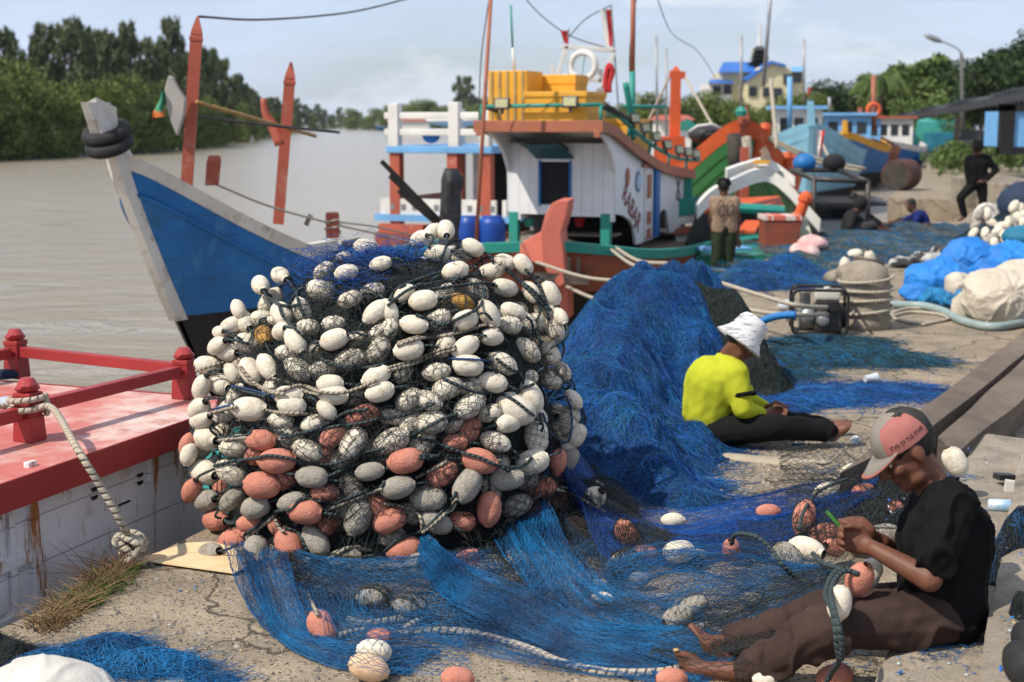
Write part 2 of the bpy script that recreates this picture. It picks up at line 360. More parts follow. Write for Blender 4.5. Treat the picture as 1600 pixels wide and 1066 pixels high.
# ================================================================ FLOATS, ROPES AND NETS
M_fl = {
 'w': mat('cream_foam', (.72, .655, .545), (.61, .54, .42), scale=4, detail=8, rough=.75, bump=.4, bscale=9, bdist=.02, stain=[((.40, .31, .20), 1.1, .54, .80), ((.16, .13, .10), 5, .68, .78)]),
 'g': mat('worn_grey_foam', (.50, .46, .395), (.38, .345, .285), scale=5, detail=9, rough=.9, bump=.9, bscale=14, bdist=.02, speck=((.20, .18, .15), 16, .24), stain=((.25, .22, .17), 1.4, .5, .75)),
 'p': mat('salmon_foam', (.57, .225, .155), (.45, .165, .115), scale=3, detail=8, rough=.8, bump=.5, bscale=10, bdist=.02, stain=[((.60, .32, .25), 1.5, .54, .8), ((.20, .085, .065), 4, .62, .78)]),
 'y': mat('ochre_foam', (.62, .36, .09), (.46, .23, .05), scale=5, detail=8, rough=.8, bump=.5, bscale=12, bdist=.02),
 'o': mat('peach_foam', (.74, .52, .33), (.68, .44, .27), scale=5, detail=8, rough=.8, bump=.3, bscale=80, bdist=.003)}
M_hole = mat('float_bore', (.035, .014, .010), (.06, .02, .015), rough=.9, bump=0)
M_dkrope = mat('dark_teal_rope', (.040, .058, .060), (.020, .032, .036), scale=60, rough=.85, bump=.8, rope=((.058, .078, .080), 42), bdist=.004)
M_bgrope = mat('weathered_hemp_rope', (.42, .37, .295), (.32, .275, .21), scale=40, rough=.9, bump=.8, rope=((.22, .185, .14), 42), bdist=.004)
M_blrope = mat('blue_cord', (.02, .06, .20), (.02, .04, .12), rough=.8, bump=.5, rope=((.05, .11, .26), 60), bdist=.003)
M_blacknet = mat('black_twine', (.012, .016, .017), (.026, .034, .036), rough=.7, bump=0, island=.5)
M_netcore = mat('bundled_black_netting', (.006, .008, .009), (.030, .036, .036), scale=42, detail=8, rough=.95, bump=1, bscale=150, bdist=.01, ramp=(.42, .7), stain=((.06, .068, .066), 60, .60, .72))

rX = np.array([1., 0, 0]); rU = np.array([0, math.sin(PITCH), math.cos(PITCH)]); rF = np.array([0, math.cos(PITCH), -math.sin(PITCH)])
CO = np.array([0, 0, CAM_H])
# the heap: a rounded mound, with a small spill at its right foot
MND = [((-.60, 6.95, 0), (.88, .80, 1.335), 2.35, .05), ((.34, 6.95, 0), (.36, .44, .19), 2.2, 0)]
def mF(p, k=0, s=1.0):
    c, a, n, sh = MND[k]; q = np.asarray(p) - np.array(c); x = q[..., 0] - sh * (q[..., 2] - .5)
    zc = np.maximum(q[..., 2], 0)
    b = 1 - .10 * np.clip(1 - zc / .35, 0, 1) ** 2
    return (np.abs(x / a[0] / s / b) ** n + np.abs(q[..., 1] / a[1] / s / b) ** n + np.abs(zc / a[2] / s) ** n)
TS = np.linspace(5.0, 9.0, 320)
def mhit(px, py, s=1.0, spill=True):
    d = ray(px, py); pts = CO + TS[:, None] * d
    F = mF(pts, 0, s)
    if spill: F = np.minimum(F, mF(pts, 1, s))
    ok = (F <= 1) & (pts[:, 2] > 0); i = np.argmax(ok)
    if ok.any(): return TS[i], True
    F = np.where(pts[:, 2] > 0, F, 99); i = np.argmin(F); return TS[i], F[i] < 1.35
FLO = """407,446,28,-50,55,w,0 441,492,30,-50,35,w,0 438,431,26,-30,50,w,1 542,426,25,15,-5,w,0 595,412,23,20,5,w,0 573,387,26,-10,0,w,0 540,402,18,0,0,w,1
472,485,27,-70,10,w,1 547,468,26,20,0,w,1 507,424,24,40,0,w,1 588,488,30,40,0,w,0 609,486,26,-60,20,w,0 521,505,24,10,0,w,1 523,530,30,20,10,w,0 462,532,31,-60,25,w,0
440,518,27,30,60,w,0 413,525,30,-60,55,y,1 382,503,28,-45,45,w,0 363,508,24,20,-20,w,0 373,484,22,-60,20,w,0 343,519,20,10,55,w,0 410,499,26,0,0,w,1 434,501,20,-10,0,w,1
483,511,24,-10,0,w,1 364,531,27,10,0,w,1 388,537,28,-20,0,w,1 340,541,26,30,40,w,0 356,550,29,-5,40,w,0 595,520,29,30,0,w,1 592,547,30,55,0,w,1 549,561,32,10,0,w,1
657,374,26,20,50,w,0 673,365,24,50,-10,w,0 697,360,26,-80,60,w,0 684,396,25,5,0,w,0 740,387,25,-25,0,w,0 720,400,24,10,0,w,1 712,424,28,15,-5,w,0 768,423,25,188,10,w,0
790,410,24,-20,0,w,1 788,450,30,170,35,w,0 818,414,24,-50,0,w,1 830,457,24,-60,20,w,0 861,460,28,-60,0,w,1 632,459,24,35,0,w,0 662,470,30,8,0,w,0 721,473,28,160,35,y,1
685,500,30,30,0,w,1 647,507,30,-5,5,w,0 727,500,28,22,0,w,0 764,491,30,-60,0,w,0 800,488,29,160,15,w,0 840,504,27,150,45,w,0 852,484,24,-25,0,w,1 876,495,20,-60,30,w,0
866,514,28,-60,0,w,1 768,527,27,170,40,w,0 797,508,26,-10,0,w,1 607,516,28,60,0,w,1 640,546,32,12,0,w,0 727,543,31,215,10,w,0 696,540,26,60,0,w,1 825,547,29,-45,0,w,1
858,552,29,125,15,w,0 418,573,30,-50,25,w,0 393,581,31,-55,15,w,0 366,585,25,-50,0,w,0 326,571,28,-10,0,w,1 315,605,28,60,25,w,0 345,601,31,-20,45,w,0 466,577,31,-30,15,w,1
450,553,26,-10,0,w,1 504,576,28,15,0,w,1 517,600,28,0,0,w,0 588,588,30,25,0,w,0 595,612,31,15,0,w,0 451,619,31,-5,8,w,0 457,634,30,-8,0,w,0 521,617,31,-3,5,w,0
511,641,24,-40,0,w,0 391,639,38,0,10,w,0 311,638,29,40,40,w,0 315,655,31,20,45,w,0 323,684,38,-10,45,w,0 440,658,29,-5,15,w,1 490,662,26,20,0,w,1 371,697,34,10,0,w,1
409,688,33,0,5,p,0 567,649,35,20,0,p,1 521,682,30,30,0,p,1 433,720,38,0,5,p,0 405,710,30,20,0,p,1 481,704,34,-20,5,w,1 553,692,36,60,0,w,1 293,695,24,70,0,p,0 295,708,26,80,0,w,0
313,705,26,30,0,g,1 321,738,37,-10,45,w,0 362,738,34,-30,0,w,1 489,746,34,-8,5,g,0 578,737,30,10,0,g,0 411,758,39,0,0,p,0 299,767,28,60,30,p,0 322,781,34,10,45,g,0 363,780,30,40,0,g,1
401,792,33,20,15,g,0 337,812,34,0,45,p,0 392,818,28,0,0,p,0 456,784,30,20,0,g,0 478,799,37,-5,10,p,0 508,770,28,0,0,p,1 560,807,40,70,0,g,1 366,844,38,15,35,p,0 400,864,38,85,0,g,0
328,865,34,20,45,g,0 453,855,42,-65,10,p,0 494,845,37,-50,15,g,0 430,822,20,-60,0,p,1 484,886,26,0,0,g,0 540,875,36,10,0,g,0 612,901,38,-10,0,g,0 553,900,30,0,0,g,1 682,581,28,10,0,w,1
697,608,33,205,15,w,1 670,626,30,-20,0,w,1 732,571,32,-5,0,w,0 785,568,31,-30,0,w,1 772,598,30,-15,0,w,0 734,635,37,215,25,w,1 806,640,43,-25,0,w,0 830,620,34,-65,0,w,0 793,661,30,190,30,w,0
765,645,26,30,0,w,1 675,660,34,10,0,w,1 612,690,38,25,0,w,1 635,720,38,10,0,p,0 774,691,32,-25,0,w,1 838,683,36,-85,30,w,1 748,720,38,-15,5,p,0 832,722,38,20,5,w,0 792,748,36,10,0,g,0
888,657,33,75,0,w,1 896,624,22,-50,0,w,0 902,680,26,60,0,w,0 890,695,24,30,0,w,0 890,717,26,60,0,g,0 872,722,26,80,0,p,0 863,598,22,0,0,w,1 880,580,22,-50,0,w,1 712,692,26,0,0,p,1
690,742,34,30,0,p,1 640,624,30,30,0,w,1 622,762,36,12,0,g,0 670,779,38,0,0,g,1 730,758,40,240,25,g,0 764,794,37,88,0,p,0 681,816,36,-20,0,g,0 610,813,36,20,0,p,1 806,790,33,20,0,g,1
846,762,34,0,5,p,1 883,752,24,0,0,p,1 633,858,38,18,0,p,0 734,876,37,-12,0,p,1 660,880,34,10,0,g,0 613,838,30,20,0,g,1 774,890,34,-45,0,w,1 811,884,36,-60,0,w,1 906,830,36,-50,0,p,1
900,865,26,0,0,g,0 722,815,30,0,0,p,1 925,782,35,50,40,w,1 943,838,32,0,0,g,1"""
GFL = """582,932,36,0,0,g,1,.12 639,945,36,-5,0,g,1,.06 504,981,40,-60,10,p,1,0 594,994,26,-10,0,p,1,0 586,1018,38,-10,0,w,1,.1 576,1044,44,-20,0,o,1,0 716,1061,36,-5,0,p,1,0
981,838,37,-60,0,p,1,.05 1008,866,30,5,0,p,1,0 971,878,34,30,0,w,1,0 1061,862,34,8,0,w,1,.1 1051,813,24,0,0,w,1,0 910,905,22,-10,0,p,1,.1
935,915,22,0,0,g,1,.05 1000,905,22,0,0,g,1,.05 944,940,28,-20,0,w,1,0 1143,858,28,100,35,p,0,.1 1261,858,40,-15,40,w,0,.12 1232,872,38,-45,10,g,1,.06 1256,809,36,75,0,p,1,.16
1288,835,34,10,0,p,1,.06 1302,856,30,160,40,p,1,.12 1332,741,32,195,30,w,0,.12 1292,768,28,20,0,w,1,.05 1350,768,26,10,0,p,1,.06 1404,805,34,-60,0,p,1,.12 1493,722,34,-60,0,w,0,.30
1342,906,42,70,32,p,0,.36 1358,897,38,60,10,w,0,.34 1311,942,39,85,0,w,0,.34 1228,971,30,20,0,w,1,.1 1250,962,24,10,0,p,1,.12 1058,965,36,195,25,g,1,.03 1083,948,34,20,0,g,1,.03
1038,938,22,0,0,g,1,.03 1173,936,24,0,0,g,1,.03 1050,1061,34,0,0,p,1,0 1194,1063,26,0,0,w,0,.05 1304,1058,40,20,0,p,0,.05 1090,868,20,0,0,g,1,.04 870,935,24,0,0,g,1,.02 1200,800,26,0,0,p,1,0 1415,770,30,20,0,g,1,.06 1380,835,34,10,0,g,1,.08 1345,850,30,0,0,p,1,.05"""
def float_mesh(kind, k):
    g = np.random.default_rng(100 + k); Ln = [1.52, 1.42, 1.6, 1.48][k % 4]; e = [2.3, 2.7, 2.0, 2.5][k % 4]
    prof = [(.0, -Ln / 2 + .34), (.14, -Ln / 2 + .33), (.155, -Ln / 2 + .03), (.185, -Ln / 2)]
    for t in np.linspace(-.955, .955, 15): prof.append((.5 * (1 - abs(t) ** e) ** (.5) * .97 + .015, t * Ln / 2))
    prof += [(.185, Ln / 2), (.155, Ln / 2 - .03), (.14, Ln / 2 - .33), (0, Ln / 2 - .34)]
    mb = MB(); mb.lathe(prof, sides=20); v = mb.v[0]; nz = Nz(200 + k, 8, 1.5, 6); v *= 1 + .035 * nz(v)[:, None]
    # a dent or two
    for _ in range(2):
        c = g.normal(size=3); c /= np.linalg.norm(c); c *= .5; dd = np.linalg.norm(v - c, axis=1); v -= .04 * np.exp(-(dd / .14) ** 2)[:, None] * c / .5
    me = mb.mesh('float'); n = 20
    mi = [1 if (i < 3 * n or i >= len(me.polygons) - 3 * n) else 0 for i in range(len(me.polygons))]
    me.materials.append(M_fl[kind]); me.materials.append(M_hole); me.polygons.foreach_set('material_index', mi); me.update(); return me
FM = {}
FLOATS = []   # centre, axis, half length, half width, netted
CN = {'w': 'cream', 'g': 'grey', 'p': 'salmon', 'y': 'ochre', 'o': 'peach'}
def orient(a, t):
    a, t = R(a), R(t); return math.cos(t) * (math.cos(a) * rX + math.sin(a) * rU) - math.sin(t) * rF
def add_float(c, ax, W, kind, net, label, group, i, name='float'):
    key = (kind, i % 4)
    if key not in FM: FM[key] = float_mesh(*key)
    o = bpy.data.objects.new(name, FM[key]); COL.objects.link(o); o.location = V(c); o.scale = (W, W, W)
    q = V(ax).to_track_quat('Z', 'Y'); o.rotation_mode = 'QUATERNION'; o.rotation_quaternion = q @ Euler((0, 0, (i * 2.4) % 6.28)).to_quaternion()
    FLOATS.append((np.array(c), np.array(ax), W * .76, W * .5, net)); tag(o, label, 'float', group); return o
def posture(a, t):
    if abs(t) >= 30: return 'end on'
    a = (a + 90) % 180 - 90
    return 'lying level' if abs(a) < 18 else ('standing upright' if abs(a) > 68 else ('tilted up to the right' if a > 0 else 'tilted down to the right'))
def zone(x, y):
    h = ['left edge', 'left', 'middle', 'right', 'right edge'][int(np.digitize(x, [350, 480, 700, 850]))]
    v = ['top', 'upper', 'centre', 'lower', 'bottom'][int(np.digitize(y, [430, 540, 660, 780]))]
    return f'{v} {h}'
rows = [r.split(',') for r in FLO.split()]
for i, r in enumerate(rows):
    x, y, Wp, a, t = [float(q) for q in r[:5]]; kind, net = r[5], int(r[6])
    th, ok = mhit(x, y); d = ray(x, y); W = Wp * th / FPX * 1.04
    th -= W * (.12 if ok else 0) + (0.02 if not net else -.015)
    c = CO + d * th
    add_float(c, orient(a, t), W, kind, net, f"{'netted' if net else 'bare'} {CN[kind]} float {posture(a, t)}, {zone(x, y)} of the heap", 'foam floats strung on the heap', i)
g = np.random.default_rng(77); placed = [(float(r[0]), float(r[1])) for r in rows]; nf_ = 0
for _ in range(4000):
    if nf_ >= 46: break
    x, y = g.uniform(315, 885), g.uniform(430, 880); d = ray(x, y); th, ok = mhit(x, y)
    if not ok or min((x - a) ** 2 + (y - b) ** 2 for a, b in placed) < 27 ** 2: continue
    if mF(CO + d * th, 0) > 1.3: continue
    placed.append((x, y)); nf_ += 1; W = g.uniform(26, 33) * (1 if y < 660 else 1.15) * th / FPX; kind = 'p' if (y > 660 and g.random() < .4) else ('g' if y > 700 else 'w'); a, t = g.uniform(-70, 70), g.uniform(-15, 15)
    add_float(CO + d * (th + .045), orient(a, t), W, kind, 1, f"half buried netted {CN[kind]} float {posture(a, t)}, {zone(x, y)} of the heap", 'foam floats strung on the heap', nf_)
g = np.random.default_rng(78)   # the flanks and back of the heap
for k in range(30):
    az = R(g.choice([g.uniform(8, 172), g.uniform(-14, 8), g.uniform(172, 194)])); el = R(g.uniform(4, 62)); d = np.array([math.cos(az) * math.cos(el), math.sin(az) * math.cos(el), math.sin(el)]); c, a, n, sh = MND[0]
    rr = float((abs(d[0] / a[0]) ** n + abs(d[1] / a[1]) ** n + abs(d[2] / a[2]) ** n) ** (-1 / n)); q = d * rr * .98; q[0] += sh * (q[2] - .5); q += np.array(c); kind = 'p' if q[2] < .6 and k % 3 == 0 else 'w'
    t_ = np.cross(d, g.normal(size=3)); add_float(q, t_ / np.linalg.norm(t_), .095, kind, 1, f"{CN[kind]} float on the far side of the float heap", 'foam floats on the far side of the heap', k)
NPILE = len(FLOATS)
rows = [r.split(',') for r in GFL.split()]
for i, r in enumerate(rows):
    x, y, Wp, a, t = [float(q) for q in r[:5]]; kind, net, h = r[5], int(r[6]), float(r[7])
    if h < .3: h *= .4
    W = .09
    for _ in range(3):
        c = G(x, y, W * .5 + h); W = Wp * float((c - CO) @ rF) / FPX
    wh = 'beside the seated man' if x > 1240 else ('in the net near the heap' if x < 1000 else 'in the blue net before the man')
    if 880 < y and 1180 < x: wh = "by the man's legs"
    if y > 960 and x < 760: wh = 'on concrete before the heap'
    add_float(c, orient(a, t), W, kind, net, f"{'netted' if net else 'bare'} {CN[kind]} float {posture(a, t)} {wh}", 'foam floats lying in the spread net', i + 3)

FC = np.array([f[0] for f in FLOATS]); FA = np.array([f[1] for f in FLOATS]); FLn = np.array([f[2] for f in FLOATS]); FW = np.array([f[3] for f in FLOATS]); FN = np.array([f[4] for f in FLOATS])
def ell_hit(o, d, sel, grow=1.03, far=True):
    """distance along rays o+t d to the ellipsoids in sel (far or near side); nan when missed"""
    o = o[:, None, :] - FC[sel][None]; A = FA[sel][None]; l = (FLn[sel] * grow)[None]; wd = (FW[sel] * grow)[None]
    oa = (o * A).sum(-1); da = (d[:, None] * A).sum(-1); op = o - oa[..., None] * A; dp = d[:, None] - da[..., None] * A
    a = da ** 2 / l ** 2 + (dp ** 2).sum(-1) / wd ** 2; b = oa * da / l ** 2 + (op * dp).sum(-1) / wd ** 2; c = oa ** 2 / l ** 2 + (op ** 2).sum(-1) / wd ** 2 - 1
    D = b * b - a * c; r = np.sqrt(np.maximum(D, 0)); t = (-b + (r if far else -r)) / a
    return np.where(D > 0, t, np.nan)

heap = thing('net_heap', 'big rounded heap of black netting strung with cream and salmon floats', 'net', (-.60, 6.95, 0))
# bundled core
nzc = Nz(3, 14, 3, 22)
u = np.linspace(0, 2 * np.pi, 120, endpoint=False); t = np.linspace(0, np.pi / 2, 60)
def sup(c, a, n, sh, s, lump):
    d = np.stack([np.outer(np.cos(t), np.cos(u)), np.outer(np.cos(t), np.sin(u)), np.outer(np.sin(t), np.ones_like(u))], -1)
    r = (np.abs(d[..., 0] / a[0]) ** n + np.abs(d[..., 1] / a[1]) ** n + np.abs(d[..., 2] / a[2]) ** n) ** (-1 / n) * s
    p = d * r[..., None]; p *= (1 + lump * nzc(p))[..., None]; p[..., 0] += sh * (p[..., 2] - .5); return p + np.array(c)
mb = MB()
for (c, a, n, sh), k_, l_ in zip(MND, (.915, .80), (.04, .10)): mb.loft(sup(c, a, n, sh, k_, l_), close=True)
mb.build('bundled_net', M_netcore, heap, smooth=True)
# black mesh netting draped over core and the netted floats
def drape_dir(d0, size, K, roll, sb, r, seed, k=0, off=.012, cover=1, sag=.010):
    c, a, n, sh = MND[k]; F = frame(d0); e1 = F[:, 0] * math.cos(roll) + F[:, 1] * math.sin(roll); e2 = np.cross(F[:, 2], e1)
    g = np.linspace(-1, 1, K) * size / 2; nz = Nz(seed, 8, 2, 9, 2)
    vi, ui = np.meshgrid(np.arange(K), np.arange(K), indexing='ij'); zz = ((vi + ui) % 2 - .5) * (g[1] - g[0]) * .9
    U = g[ui]; Vv = g[vi] + zz; UV = np.stack([U, Vv], -1); U = U + .025 * nz(UV * 1.5); Vv = Vv + .03 * nz(UV * 1.5 + 9)
    rad = float((np.abs(d0[0] / a[0]) ** n + np.abs(d0[1] / a[1]) ** n + np.abs(d0[2] / a[2]) ** n) ** (-1 / n))
    base = np.array(d0) * rad + U[..., None] * e1 + Vv[..., None] * e2
    base[..., 2] = np.maximum(base[..., 2], .01)
    r0 = mF(np.array(c) + base + np.array([sh, 0, 0]) * (base[..., 2] - .5)[..., None], k) ** (-1 / n)
    q = base * r0[..., None] * (.955 + off); q[..., 0] += sh * (q[..., 2] - .5); q += np.array(c)
    dd = q - np.array(c) - np.array([0, 0, .30]); dd /= np.linalg.norm(dd, axis=-1, keepdims=True); qf = q.reshape(-1, 3); df = dd.reshape(-1, 3)
    near = np.where((np.linalg.norm(FC - (np.array(c) + np.array(d0) * rad), axis=1) < size * .95) & (FN == cover))[0]
    h = np.zeros(len(qf))
    if len(near):
        th = ell_hit(qf - .25 * df, df, near, 1.06); h = np.nanmax(np.where(np.isnan(th), 0, th - .25), axis=1); h = np.clip(h, 0, .16)
    h = h.reshape(K, K); hm = h.copy()
    for sx in (-1, 0, 1):
        for sy in (-1, 0, 1): hm = np.maximum(hm, np.roll(np.roll(h, sx, 0), sy, 1) * .78)
    q = q + dd * (hm + sag * nz(UV * 4)[..., None].squeeze(-1) * .5)[..., None]
    sb.add(q, r)
sb = SB(); g = np.random.default_rng(11)
for j in range(38):
    az = R(g.uniform(-205, 25)); el = R(g.choice([g.uniform(2, 70), g.uniform(35, 88)])); d0 = (math.cos(az) * math.cos(el), math.sin(az) * math.cos(el), math.sin(el))
    s = g.uniform(.45, .8); drape_dir(d0, s, int(s / g.uniform(.024, .031)), g.uniform(0, 3.1), sb, g.uniform(.0012, .0017), 300 + j, off=g.uniform(.0, .02))
for j in range(6):
    az = R(g.uniform(-190, 10)); el = R(g.uniform(10, 70)); d0 = (math.cos(az) * math.cos(el), math.sin(az) * math.cos(el), math.sin(el))
    drape_dir(d0, .5, 26, g.uniform(0, 3.1), sb, .0012, 500 + j, k=1)
# tangled loose twine in the hollows and on the crown
nzt = Nz(5, 10, 4, 20)
K = 1500; az = R(1) * g.uniform(-205, 25, K); el = R(1) * np.abs(g.normal(30, 38, K)).clip(2, 88); d = np.stack([np.cos(az) * np.cos(el), np.sin(az) * np.cos(el), np.sin(el)], -1)
tw = g.normal(size=(K, 3)) * .05; s_ = np.linspace(-1, 1, 9)
pp = d[:, None] + tw[:, None] * s_[None, :, None] + g.normal(size=(K, 9, 3)) * .006
c, a, n, sh = MND[0]; rr = (np.abs(pp[..., 0] / a[0]) ** n + np.abs(pp[..., 1] / a[1]) ** n + np.abs(np.maximum(pp[..., 2], .005) / a[2]) ** n) ** (-1 / n)
pp = pp * (rr * g.uniform(.93, .985, (K, 1)))[..., None]; pp[..., 2] = np.maximum(pp[..., 2], .005); pp[..., 0] += sh * (pp[..., 2] - .5); pp += np.array(c); sb.add(pp, .0011)
sb.build('mesh_netting', M_blacknet, heap)
M_bluenet = mat('blue_nylon_twine', (.003, .040, .13), (.009, .16, .38), scale=4.2, rough=.5, bump=0, island=.55, spec=.4)
M_royal = mat('royal_blue_twine', (.003, .040, .20), (.006, .095, .38), scale=2, rough=.5, bump=0, island=.6, spec=.4)
M_teal = mat('teal_twine', (.012, .075, .12), (.015, .12, .20), scale=2, rough=.55, bump=0, island=.6)
M_greennet = mat('dark_green_twine', (.015, .035, .032), (.03, .06, .05), scale=3, rough=.7, bump=0, island=.6)
# tuft of blue net on the crown
sb = SB(); K = 420
for (px, py, s) in ((525, 418, .10), (545, 405, .10), (505, 412, .07), (620, 395, .07), (590, 400, .06), (560, 440, .06)):
    th, _ = mhit(px, py); c0 = CO + ray(px, py) * (th + .02)
    st = c0 + g.normal(size=(K // 4, 1, 3)) * np.array([s * 1.2, s, s * .35]); dr = g.normal(size=(K // 4, 1, 3)) * np.array([.09, .06, .03])
    w_ = st + dr * .55 * np.linspace(-1, 1, 8)[None, :, None] + np.cumsum(g.normal(size=(K // 4, 8, 3)) * .011, axis=1); sb.add(w_, .0012)
sb.build('blue_netting', M_royal, heap)
# ropes traced over the heap
def surf_line(pts, n=None, lift=.004, r=.008):
    p = catmull(np.array(pts, float), max(12, len(pts) * 9)); d = ray(p[:, 0], p[:, 1]); tt = np.array([mhit(x, y, .96)[0] for x, y in p])
    th = ell_hit(np.repeat(CO[None], len(d), 0), d, np.arange(len(FC)), 1.0, far=False); th = np.nanmin(np.where(np.isnan(th) | (th < 4), 99, th), axis=1)
    tt = np.minimum(tt, np.where(th < tt + .3, th, tt)) - r - lift
    tm = np.min([np.pad(tt, 3, mode='edge')[i:i + len(tt)] for i in range(7)], axis=0); k = np.array([1, 2, 3, 4, 3, 2, 1.]); k /= k.sum(); ts = np.convolve(np.pad(tm, 3, mode='edge'), k, 'valid')
    return CO + d * np.minimum(ts * .75 + tt * .25, tt + .002)[:, None]
RO = [('d', '407,452 432,470 441,492 452,505 480,530 500,537'), ('d', '452,430 463,455 468,480 478,498'), ('d', '608,470 620,452 650,438 690,425'), ('d', '605,478 640,452 680,442 720,434 750,428'),
 ('d', '650,456 700,448 760,442 778,448'), ('d', '790,420 815,440 840,460 862,486'), ('d', '795,425 825,452 850,480'), ('d', '650,492 672,500 690,508 720,496 750,478 756,450'), ('b', '620,540 650,530 690,525 730,517 760,508 780,517'),
 ('b', '622,536 655,526 700,519 745,513'), ('b', '606,580 650,567 690,551 712,546'), ('b', '606,575 650,562 690,546 712,541'), ('b', '306,580 330,572 360,566 380,580 400,600 430,612 470,602 500,612 540,613 590,594'),
 ('b', '420,590 450,598 475,611 500,617'), ('b', '375,572 392,596 420,612 445,616'), ('l', '362,603 400,611 428,620'), ('d', '362,607 400,616 428,624'), ('b', '325,647 370,635'), ('l', '330,640 365,632'), ('b', '410,640 440,645 490,647'),
 ('d', '342,684 385,680 400,668 430,673 455,680 500,668 540,645 575,640'), ('d', '440,684 500,672 530,665 560,662 600,652'), ('b', '342,688 384,684'), ('d', '335,728 370,720 400,716 420,712 450,716 470,722 520,725 560,710 600,700'),
 ('d', '600,656 640,646 680,630'), ('d', '640,682 690,656 715,646'), ('d', '640,682 680,691 718,706 750,715 780,728 815,729 832,714'), ('d', '655,712 720,711'), ('d', '655,716 720,716'), ('l', '700,560 745,562 770,566'), ('d', '775,560 800,578 820,585'),
 ('l', '848,645 860,675 885,691 893,670 892,640 885,618'), ('d', '330,779 360,763 380,757'), ('d', '512,745 560,724 600,713'), ('d', '506,795 560,772 595,760 600,752'), ('b', '508,798 560,778 596,764'),
 ('d', '380,837 410,816 430,800 455,795 470,780 500,783 512,791'), ('b', '384,842 412,820 432,803'), ('b', '430,812 437,826 444,832'), ('d', '445,826 465,832 478,855 490,870 515,871 540,856 570,858 600,862'), ('b', '472,872 500,876 520,870 545,856 580,860 602,866'),
 ('d', '600,862 625,841 660,829 690,800 710,776 712,768'), ('b', '660,833 692,806 714,779'), ('b', '650,747 690,726 700,718'), ('b', '600,787 630,792 655,805 660,830'), ('b', '710,822 740,847 758,826'), ('d', '665,841 705,856 740,857 760,868'), ('b', '665,838 700,852'),
 ('b', '456,880 470,900 482,930 497,962'), ('d', '820,420 845,450 858,500'), ('d', '420,470 445,478 470,476'), ('d', '500,560 530,572 575,574 610,566'), ('d', '690,590 740,612 790,618 835,650'), ('d', '770,620 800,612 835,600'), ('d', '880,745 905,762 930,790'), ('b', '870,765 900,775 945,800')]
M_R = {'d': M_dkrope, 'b': M_bgrope, 'l': M_blrope}
for col, s in RO:
    pts = [tuple(map(float, q.split(','))) for q in s.split()]; r = {'d': .0075, 'b': .0078, 'l': .005}[col]
    mb = MB(); mb.tube(surf_line(pts, r=r), r, 7); mb.build('float_line', M_R[col], heap, smooth=True)
# short rope ends running out of the bores
mb = MB(); g = np.random.default_rng(4)
for c, ax, l, wd, net in FLOATS[:NPILE]:
    for sg in (1, -1):
        if sg == 1 or g.random() < .6:
            e = c + ax * l * sg; inn = np.array([-.6, 6.95, .5]) - e; inn /= np.linalg.norm(inn)
            mb.tube(catmull([e - ax * sg * .04, e + ax * sg * .02, e + ax * sg * .055 + inn * .02 + np.array([0, 0, -.01]), e + ax * sg * .09 + inn * .07 + np.array([g.normal() * .02, 0, -.02])], 8), .0062, 6)
tag(mb.build('rope_end', M_dkrope, heap, smooth=True), kind='stuff')

# ---------------------------------------------------------------- nets spread on the concrete
def gpt(x, y, h, first=False):
    if first: y = y - 14
    d = ray(x, y); pts = CO + TS[:, None] * d; F = np.minimum(mF(pts, 0, 1.02), mF(pts, 1, 1.0)); ok = (F <= 1) & (pts[:, 2] > .0)
    if ok.any() and (x < 960 or h < 0): return CO + d * (TS[np.argmax(ok)] + (.07 if first else -.035))
    return G(x, y, abs(h) * .45)
def sheet(sb, guides, K, N, r, seed, bunch=.06, fold=.012, zig=.45, jit=.003, low=3., up=0., drape=None):
    gd = np.array([catmull([gpt(x, y, h, j == 0) for j, (x, y, h) in enumerate(q)], N) for q in guides]); gd[..., 2] += up; ng = len(gd)
    nz = Nz(seed, 8, low, low * 5, 2); nf = Nz(seed + 1, 8, 2, 9, 3)
    k, i = np.meshgrid(np.arange(K), np.arange(N), indexing='ij'); u = i / (N - 1)
    v = (k + zig * (((i + k) % 2) - .5) * 2) / (K - 1); v = v + bunch * nz(np.stack([u * 1.2, v * 2], -1)); v = np.clip(v, -.03, 1.03)
    t = np.clip(v, 0, 1) * (ng - 1); a = np.clip(t.astype(int), 0, ng - 2); f = (t - a)[..., None]
    p = gd[a, i] * (1 - f) + gd[a + 1, i] * f; p = p + (v - np.clip(v, 0, 1))[..., None] * (gd[-1, i] - gd[0, i])
    p[..., 2] += np.abs(fold * nf(p * 1.3)) + .003; p += rng.normal(size=p.shape) * jit
    # lie over the floats that are under this net
    lo = p.reshape(-1, 3).min(0) - .2; hi = p.reshape(-1, 3).max(0) + .2
    sel = np.where((FN == 1) & np.all(FC > lo, 1) & np.all(FC < hi, 1) & (FC[:, 2] < .42))[0]
    if len(sel) and (up > 0 if drape is None else drape):
        q = p.reshape(-1, 3).copy(); o = q.copy(); o[:, 2] = -.5; dz = np.repeat(np.array([[0, 0, 1.]]), len(q), 0)
        th = ell_hit(o, dz, sel, 1.08); top = np.nanmax(np.where(np.isnan(th), -9, th - .5), axis=1)
        q[:, 2] = np.maximum(q[:, 2], np.where(top < q[:, 2] + .14, top, -9)); p = q.reshape(p.shape)
    p[..., 2] = np.maximum(p[..., 2], .004)
    sb.add(p, r)
front_net = thing('fishing_net', 'bright blue fishing net spilling from the float heap across the concrete', 'net', G(900, 980))
sb = SB()
